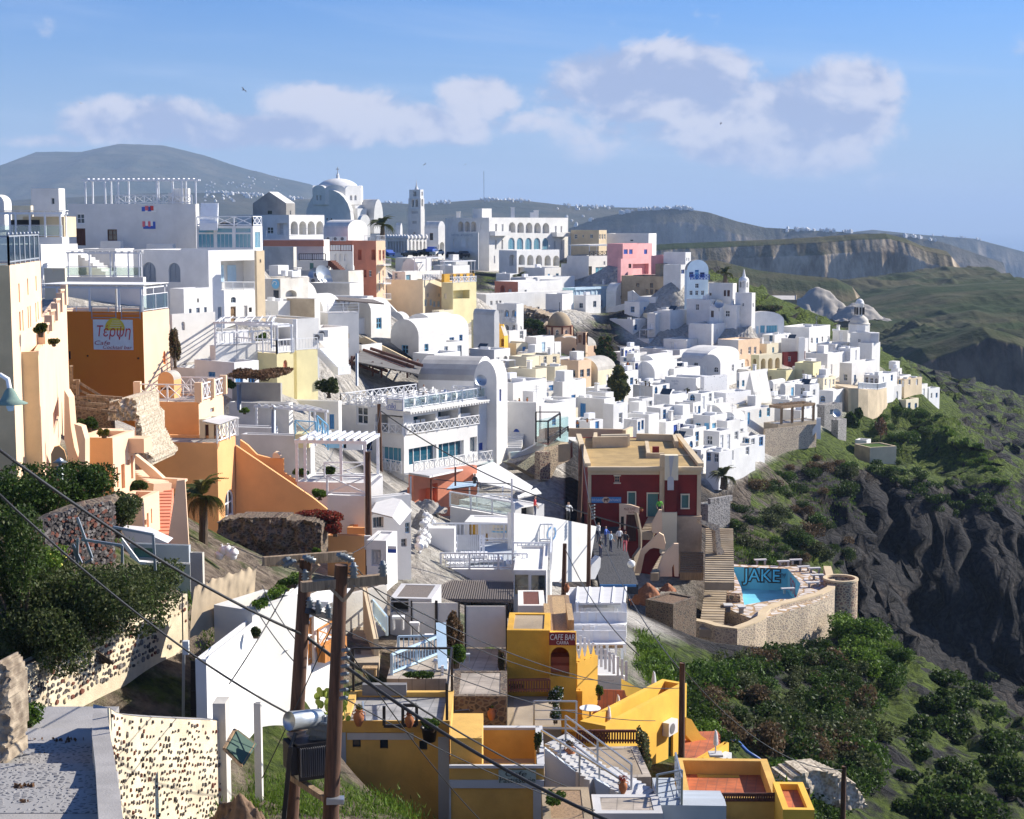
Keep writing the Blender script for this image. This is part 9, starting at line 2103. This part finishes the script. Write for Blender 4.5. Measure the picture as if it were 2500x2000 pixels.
for x in (530,550,570,630,650,670):
 for k in range(3):chair(P(x,395,89.2+(x % 3)*.4)+UP*k*.14,random.uniform(-.2,.2),'white plastic chair stacked inside the glass snack room','stacked plastic chairs')
random.seed(12)
for r_,(y,Y) in enumerate(((545,84.),(600,80.5),(690,76.5),(570,82.5),(720,75.5))):
 for x in range(900,1160,48):chair(P(x+random.uniform(-8,8),y+12,Y),random.uniform(-.3,.3),'white folding chair tipped against the slat terrace rails','folding chairs on the slat terraces',1.25)
SLT=thing('slat_fence','row of white upright slats along the stair beside the slat terraces','fence',P(930,740,74))
for i in range(12):x=905+i*25; beam(SLT,'slat','wf',P(x,740+i*14,74-i*.3),P(x,620+i*14,74-i*.3),.12,.05)
# wooden fences in the courts
def fence(label,x0,y0,x1,y1,Y,h,n,mk='brown2',lat=False):
 a,b=P(x0,y0,Y),P(x1,y1,Y); T=thing('fence',label,'fence',a); hh=mm(h,Y); beam(T,'rail',mk,a+UP*hh,b+UP*hh,.09); beam(T,'rail',mk,a+UP*.1,b+UP*.1,.07)
 for i in range(n+1):p=a.lerp(b,i/n); beam(T,'baluster',mk,p,p+UP*hh,.06)
 if lat:
  mb=MB()
  for i in range(18):p,q=a.lerp(b,.08+i*.025),a.lerp(b,.08+(i+2)*.025); mb.bar(p+UP*.1,q+UP*hh,.03); mb.bar(p+UP*hh,q+UP*.1,.03)
  o=mb.obj('lattice',mk,T); o['kind']='stuff'
fence('dark brown baluster fence under the mustard wall',470,962,720,958,63,78,16); fence('brown baluster and lattice fence below the terracotta terrace',885,1268,1240,1268,57.5,78,22,lat=True); fence('small black lattice gate under the cafe bar arch',722,948,840,948,70,78,10,'iron',True); fence('black iron gate between the ochre houses',150,1190,235,1180,53,115,8,'iron')
# sacks, rubble, tarp, soil heap
SAC=[MB() for _ in range(3)]
for k,m_ in enumerate(SAC):
 rg=random.Random(k)
 m_.lathe([(0,-.42)]+[(.5*math.cos(R(t))*rg.uniform(.85,1.1),.42*math.sin(R(t))) for t in range(-70,71,20)]+[(.06,.46),(.14,.6)],(0,0,0),9)
SACM=[m_.mesh('sack','cloth',True) for m_ in SAC]
V(540,800,3.026)
def sack(p,s,label,grp):T=bpy.data.objects.new('sack',random.choice(SACM)); link(T,None,Matrix.Translation(p) @ Matrix.Rotation(random.uniform(0,6),4,'Z') @ Matrix.Rotation(random.uniform(-.5,.5),4,'X') @ Matrix.Scale(s,4)); tag(T,label,'sack',grp)
for i in range(34):f=i/33; sack(P(1545-60*f+random.uniform(-35,35),1400+215*f+random.uniform(-25,10),104-14*f),random.uniform(.4,.62),'white rubble sack heaped along the path','rubble sacks along the path')
V(0,880,3.317)
for i in range(9):sack(P(1770+random.uniform(0,130),1560+random.uniform(-30,30),70),random.uniform(.35,.5),'white plastic sack in the ruined yard','sacks in the ruined yard')
V(1050,1300,2.464); sack(P(1210,190,108),.6,'white sack leaning on the alley wall',None)
def heap(label,x,y,Y,w,h,mk,name='heap',n=40,rough=.18,parent=None):
 c=P(x,y,Y); rx,rz=mm(w,Y)/2,mm(h,Y); g=np.linspace(-1.25,1.25,n); X,Yg=np.meshgrid(g,g); r=np.hypot(X,Yg); Z=np.clip(1-r ** 1.6,-.3,1)+(fbm(X*3+x,Yg*3,4,3)-.5)*rough*2; Z=Z*rz
 return tag(grid_mesh(name,X*rx+c.x,Yg*rx*.8+c.y,Z+c.z,MT(mk)),label,'heap')
V(1500,1350,2.653); heap('heap of reddish soil on the yard beside the cream stair',215,290,122,190,95,'redsoil'); heap('smaller pile of red soil by the stone arch',345,230,126,90,35,'redsoil')
V(540,800,3.026); heap('pile of grey rubble behind the white sacks',1490,1480,104,200,130,'gravel',rough=.4); heap('brown rubble and goods before the salmon shop',1520,1330,122,240,60,'gravel',rough=.5)
V(600,1300,2.464); heap('mound of dug earth and stones below the dark arch',-30,1760,30,330,190,'soil',rough=.7)
V(0,1350,2.653)
AR_=thing('green_shutter','dark green hinged hatch leaning over a pit','hatch',P(1540,1380,32)); mb=MB(); q=[P(1450,1270,31),P(1520,1145,32),P(1645,1240,32.4),P(1560,1380,31.2)]; mb.poly(q); mb.poly([p+Vector((.05,.08,-.02)) for p in q]); mb.obj('panel','green',AR_)
for i in range(4):beam(AR_,'frame','wood',q[i],q[(i+1) % 4],.05)
g=np.linspace(0,1,40); U_,V__=np.meshgrid(g,np.linspace(0,1,14)); a_,b_=P(1230,540,45),P(1640,400,47)
X=a_.x+(b_.x-a_.x)*U_; Yg=a_.y+(b_.y-a_.y)*U_+.9*V__; Z=a_.z+(b_.z-a_.z)*U_+1.3*np.sin(V__*1.5)+.28*(fbm(U_*15,V__*3,4,5)-.5)
tag(grid_mesh('tarpaulin',X,Yg,Z,MT('tarp')),'crumpled beige tarpaulin slung between the walls','tarpaulin')
IG=thing('gate','black wrought iron gate between the stone wall and the white house','gate',P(1240,1060,42.5))
for i in range(9):beam(IG,'bar','iron',P(1240+i*10,1060,42.5),P(1240+i*10,700,42.5),.04)
for y in (760,900,1020):beam(IG,'rail','iron',P(1238,y,42.4),P(1325,y-5,42.4),.05)
DRP=thing('drainpipe','short white drainpipe at the rock pier','pipe',P(80,900,36)); beam(DRP,'pipe','wf',P(80,900,36),P(48,740,36.5),.13)
# dry leaves on the steps
rgn=np.random.default_rng(8); C=[]
for (x,y,w) in ((150,1195,120),(240,1290,140),(160,1500,90),(170,1555,100),(140,1590,130),(400,1200,180),(350,1340,100)):
 for i in range(60):
  yy=y+rgn.normal(0,10); k=max(0,min(len(ys)-2,sum(1 for q in ys if q[0]>yy)-1)); p=PZ(x+rgn.normal(0,w*.4),yy,zs[k]+.03); C.append(tuple(p))
tag(link(bpy.data.objects.new('dry_leaves',leaf_mesh('dry_leaves',np.array(C),.045,'twig',2.,.7,3))),'scattered brown dry leaves on the path steps','leaves',kind='stuff')
# blue hose on the slope
mb=MB(); V(1500,1350,2.653); hp=[on_ground(OX+x/SC,OY+y/SC)+UP*.35 for x,y in ((740,1228),(800,1260),(860,1310),(930,1355),(1000,1400),(1060,1450),(1110,1500),(1170,1530),(1240,1545),(1340,1600))]; mb.tube(hp,.09,8); tag(mb.obj('water_pipe','pipeb',None,True),'blue plastic water pipe snaking down the slope','pipe')
# people
def person(label,p,rz,pose,shirt,legs,s=1.):
 me=BODY[pose].copy(); me.materials.clear()
 for k in (legs,shirt,'skin','hair'):me.materials.append(MT(k))
 n=len(me.polygons); c=np.empty(n*3); me.polygons.foreach_get('center',c); c=c.reshape(-1,3); mi=np.where(c[:,2]>1.68,3,np.where((c[:,2]>1.47),2,np.where((c[:,2]>1.0) & ~((np.abs(c[:,0])>.2) & (c[:,2]<1.12)),1,0)))
 mi=np.where((c[:,2]>.7) & (c[:,2]<1.13) & (np.abs(c[:,0])>.2),2,mi); mi=np.where((c[:,1]>.03) & (c[:,2]>1.56),3,mi)
 me.polygons.foreach_set('material_index',mi.astype(np.int32)); me.polygons.foreach_set('use_smooth',[True]*n)
 return tag(link(bpy.data.objects.new('person',me),None,Matrix.Translation(p) @ Matrix.Rotation(rz,4,'Z') @ Matrix.Scale(s,4)),label,'person')
V(1150,850,3.137)
A0,A1=P(985,1800,112),P(880,1250,150)
def alley(x,y):
 best=min((abs((OX+x/SC-1250)/FPX-(A0.lerp(A1,f)+(P(1280,1800,112)-A0)*g).x/((A0.lerp(A1,f)).y))+abs((1000-(OY+y/SC))/FPX-0)*0,f,g) for f in (.3,) for g in (.5,))
 f=(1800-y)/550; base=A0.lerp(A1,f); q=P(x,y,base.y); return Vector((q.x,base.y,base.z+abs((A1-A0).z)/16))
person('person in black sitting on the edge of the white canopy',P(30,1035,126)-UP*.93,2.4,'sit','black','jeans'); person('person in a lime green shirt at the green door',P(1443,1300,138),.2,'stand','lime','black'); person('person in pink trousers and dark top in the alley',alley(1178,1610),3.1,'walk','black','pinkc')
person('person in a blue top bending in the alley',alley(1030,1570),1.2,'bend','bluec','jeans'); person('person in a white shirt facing the blue-topped one in the alley',alley(975,1540),-.9,'bend','cloth','jeans'); person('person in a white top and dark skirt beside the pink trousers',alley(1135,1585),.3,'stand','cloth','black'); person('person with a pale jacket at the middle of the alley',alley(1068,1610),2.,'stand','pblue','jeans'); person('bareheaded person low in the alley by the white ramp',alley(990,1650),1.,'stand','black','jeans')
person('person in a white shirt with a dark bag at the alley top',P(745,1345,122),.5,'bend','cloth','black'); person('person in a red shirt beside the red fridge',P(490,1310,116),1.5,'stand','redm','jeans')
V(540,800,3.026); person('dark-clothed person standing by the black slatted canopy',P(1420,245,205),.4,'stand','black','jeans',1.1); person('dark-clothed person with a bag on the vaulted roof path',P(1545,290,195),1.3,'walk','black','jeans',1.1); person('waiter in white on the restaurant roof terrace',NK.on(.35,.5,-.11),2.,'stand','cloth','black',1.05)
# cars beside the hotel
def car(label,x,y,Y,rz,mk):
 p=P(x,y,Y); T=thing('car',label,'car',p,'cars parked by the hotel'); M=Matrix.Translation(p) @ Matrix.Rotation(rz,4,'Z'); mb=MB(); prof=[(-2.,.35),(-2.05,.8),(-1.9,.95),(-1.1,1.0),(-.6,1.45),(.9,1.48),(1.5,1.0),(2.0,.9),(2.05,.35)]
 mb.poly([(a,-.85,z) for a,z in prof]); mb.poly([(a,.85,z) for a,z in prof])
 for (a,z),(b,w) in zip(prof,prof[1:]+prof[:1]):mb.poly([(a,-.85,z),(b,-.85,w),(b,.85,w),(a,.85,z)])
 mb.obj('body',mk,T,False,M); g=MB()
 for s in (-.86,.86):g.poly([(-1.,s,1.0),(-.58,s,1.4),(.85,s,1.42),(1.35,s,1.02)])
 g.obj('side_windows','glass',T,False,M)
 for a in (-1.25,1.3):
  for s in (-.86,.7):w=MB(); w.tube([(a,s,.33),(a,s+.16,.33)],.33,12); w.obj('wheel','black',T,False,M)
 return T
V(560,380,3.317)
for i,(x,y,mk) in enumerate(((1465,818,'carp'),(1560,815,'carp'),(1605,805,'carp'),(1680,810,'carw'),(1640,790,'bluec'),(1790,830,'carp'),(1850,835,'carp'),(1900,825,'carp'),(1285,815,'bluec'))):car({'carp':'black parked car near the hotel entrance','carw':'white parked car beside the black ones','bluec':'blue parked car beside the white arcade'}[mk],x,y,372,.5+.2*i,mk)
V(0,0,1); heap('pale grey spoil cone in the quarry behind the village',1990,770,760,190,58,'gravel',rough=.4); heap('low pale spoil heap beside the quarry cone',2090,768,750,120,30,'gravel',rough=.3)
for (cx,yt,yb,xl,xr) in ((1945,732,765,1868,1955),(1930,758,775,1900,1990)):bx('roofless tan quarry building behind the village, '+('the larger' if yt<740 else 'the lower'),cx,yt,yb,560,xl,xr,10,'tan',gnd=None)
# birds
BD_=MB(); BD_.tube([(0,-.25,0),(0,-.1,.02),(0,.15,0),(0,.3,-.01)],[.02,.07,.06,.01],6)
for s in (-1,1):BD_.poly([(.04*s,-.08,.02),(.35*s,-.12,.16),(.75*s,.02,.06),(.35*s,.08,.14),(.04*s,.1,.02)])
BDM=BD_.mesh('bird','birdm')
V(0,0,1)
for i,(x,y,Y,s) in enumerate(((197,252,120,.45),(595,220,120,.5),(1037,402,160,.45),(1136,402,160,.45),(1760,302,150,.4))):tag(link(bpy.data.objects.new('seagull',BDM),None,Matrix.Translation(P(x,y,Y)) @ Matrix.Rotation(i*1.1,4,'Z') @ Matrix.Rotation(.5,4,'Y') @ Matrix.Scale(s,4)),'gull with spread wings in the sky','bird','gulls over the town')
# far villages: each white house on the hills
FH=[]
for k in range(4):
 mb=MB(); w,h=6+2*k,3.5+.8*(k % 2); mb.obox((-w/2,-3,-2),(w,0,0),(0,6,0),(0,0,h+2)); mb.obox((-w/2+1,-2,h),(w*.4,0,0),(0,4,0),(0,0,2.4))
 for i in range(3):mb.obox((-w/2+1+i*w/3.4,-3.05,1.),(1.,0,0),(0,.1,0),(0,0,1.4),1)
 FH.append(mb.mesh('house',['white','shutter']))
rg=random.Random(9)
FARV=[]
for o in [o for o in col.objects if o.name.split('.')[0] in ('mountain','far_ridge','cliff_ridge','far_cape')]:
 n=len(o.data.vertices); c=np.empty(n*3); o.data.vertices.foreach_get('co',c); c=c.reshape(-1,3); D=c[:,1]*CP-c[:,2]*SP; FARV.append((1250+FPX*c[:,0]/D,1000-FPX*(c[:,1]*SP+c[:,2]*CP)/D,c))
def far_pt(px,py):
 best=None
 for gx,gy,c in FARV:
  d=(gx-px) ** 2+(gy-py) ** 2; i=int(np.argmin(d))
  if d[i]<200 and (best is None or c[i,1]<best[1]):best=c[i]
 return best
cl=[(560,470,60,22,40,'on the dark slope of the mountain village'),(640,455,50,25,26,'on the dark slope of the mountain village'),(700,478,40,12,14,'on the dark slope of the mountain village'),(920,493,60,6,12,'along the low ridge behind the cathedral'),(1060,495,40,7,12,'along the low ridge behind the cathedral'),(1230,489,60,5,22,'along the hilltop behind the hotel'),(1430,506,70,6,24,'along the ridge crest above the pale cliffs'),(1600,508,90,4,30,'along the ridge crest above the pale cliffs'),(1420,535,40,8,6,'below the ridge crest near the beige house'),(2000,560,80,5,16,'far along the hazy cape'),(2300,575,100,5,10,'far along the hazy cape')]
stuff=MB(); nf=0
for (cx,cy,rx,ry,n,w) in cl:
 for i in range(n*2):
  q=far_pt(cx+rg.uniform(-rx,rx),cy+rg.uniform(-ry,ry))
  if q is None:continue
  s=rg.uniform(.7,1.2)*(.8 if q[1]>5000 else .9); M=Matrix.Translation(Vector(q)) @ Matrix.Rotation(rg.uniform(-.8,.8),4,'Z') @ Matrix.Scale(s,4)
  if i % 5 == 0 and nf<30:nf+= 1; tag(link(bpy.data.objects.new('house',rg.choice(FH)),None,M),'tiny white house '+w,'house','far village houses')
  else:e=M.to_3x3(); h=rg.uniform(3,5); stuff.obox(M @ Vector((-4,-3,-2)),e @ Vector((rg.uniform(5,9),0,0)),e @ Vector((0,6,0)),e @ Vector((0,0,h+2))); stuff.obox(M @ Vector((-3,-2,h-.1)),e @ Vector((3,0,0)),e @ Vector((0,4,0)),e @ Vector((0,0,2.2)))
tag(stuff.obj('far_village','white'),'far-off villages of white houses merging on the hills','village',kind='stuff')
# ------------------------------------------------------------------ haze
m,nt,b=bsdf('haze'); nt.nodes.remove(b); pv=N(nt,'ShaderNodeVolumePrincipled'); pv.inputs['Color'].default_value=(.52,.71,1.,1); pv.inputs['Density'].default_value=HAZE; pv.inputs['Anisotropy'].default_value=.0
nt.links.new(pv.outputs[0],nt.nodes['Material Output'].inputs['Volume'])
mb=MB(); mb.obox((-20000,-60,-264),(40000,0,0),(0,39000,0),(0,0,264+400)); hz=mb.mesh('haze',[]); hz.materials.append(m); tag(link(bpy.data.objects.new('haze',hz)),'pale blue air haze over the far hills','haze',kind='stuff')
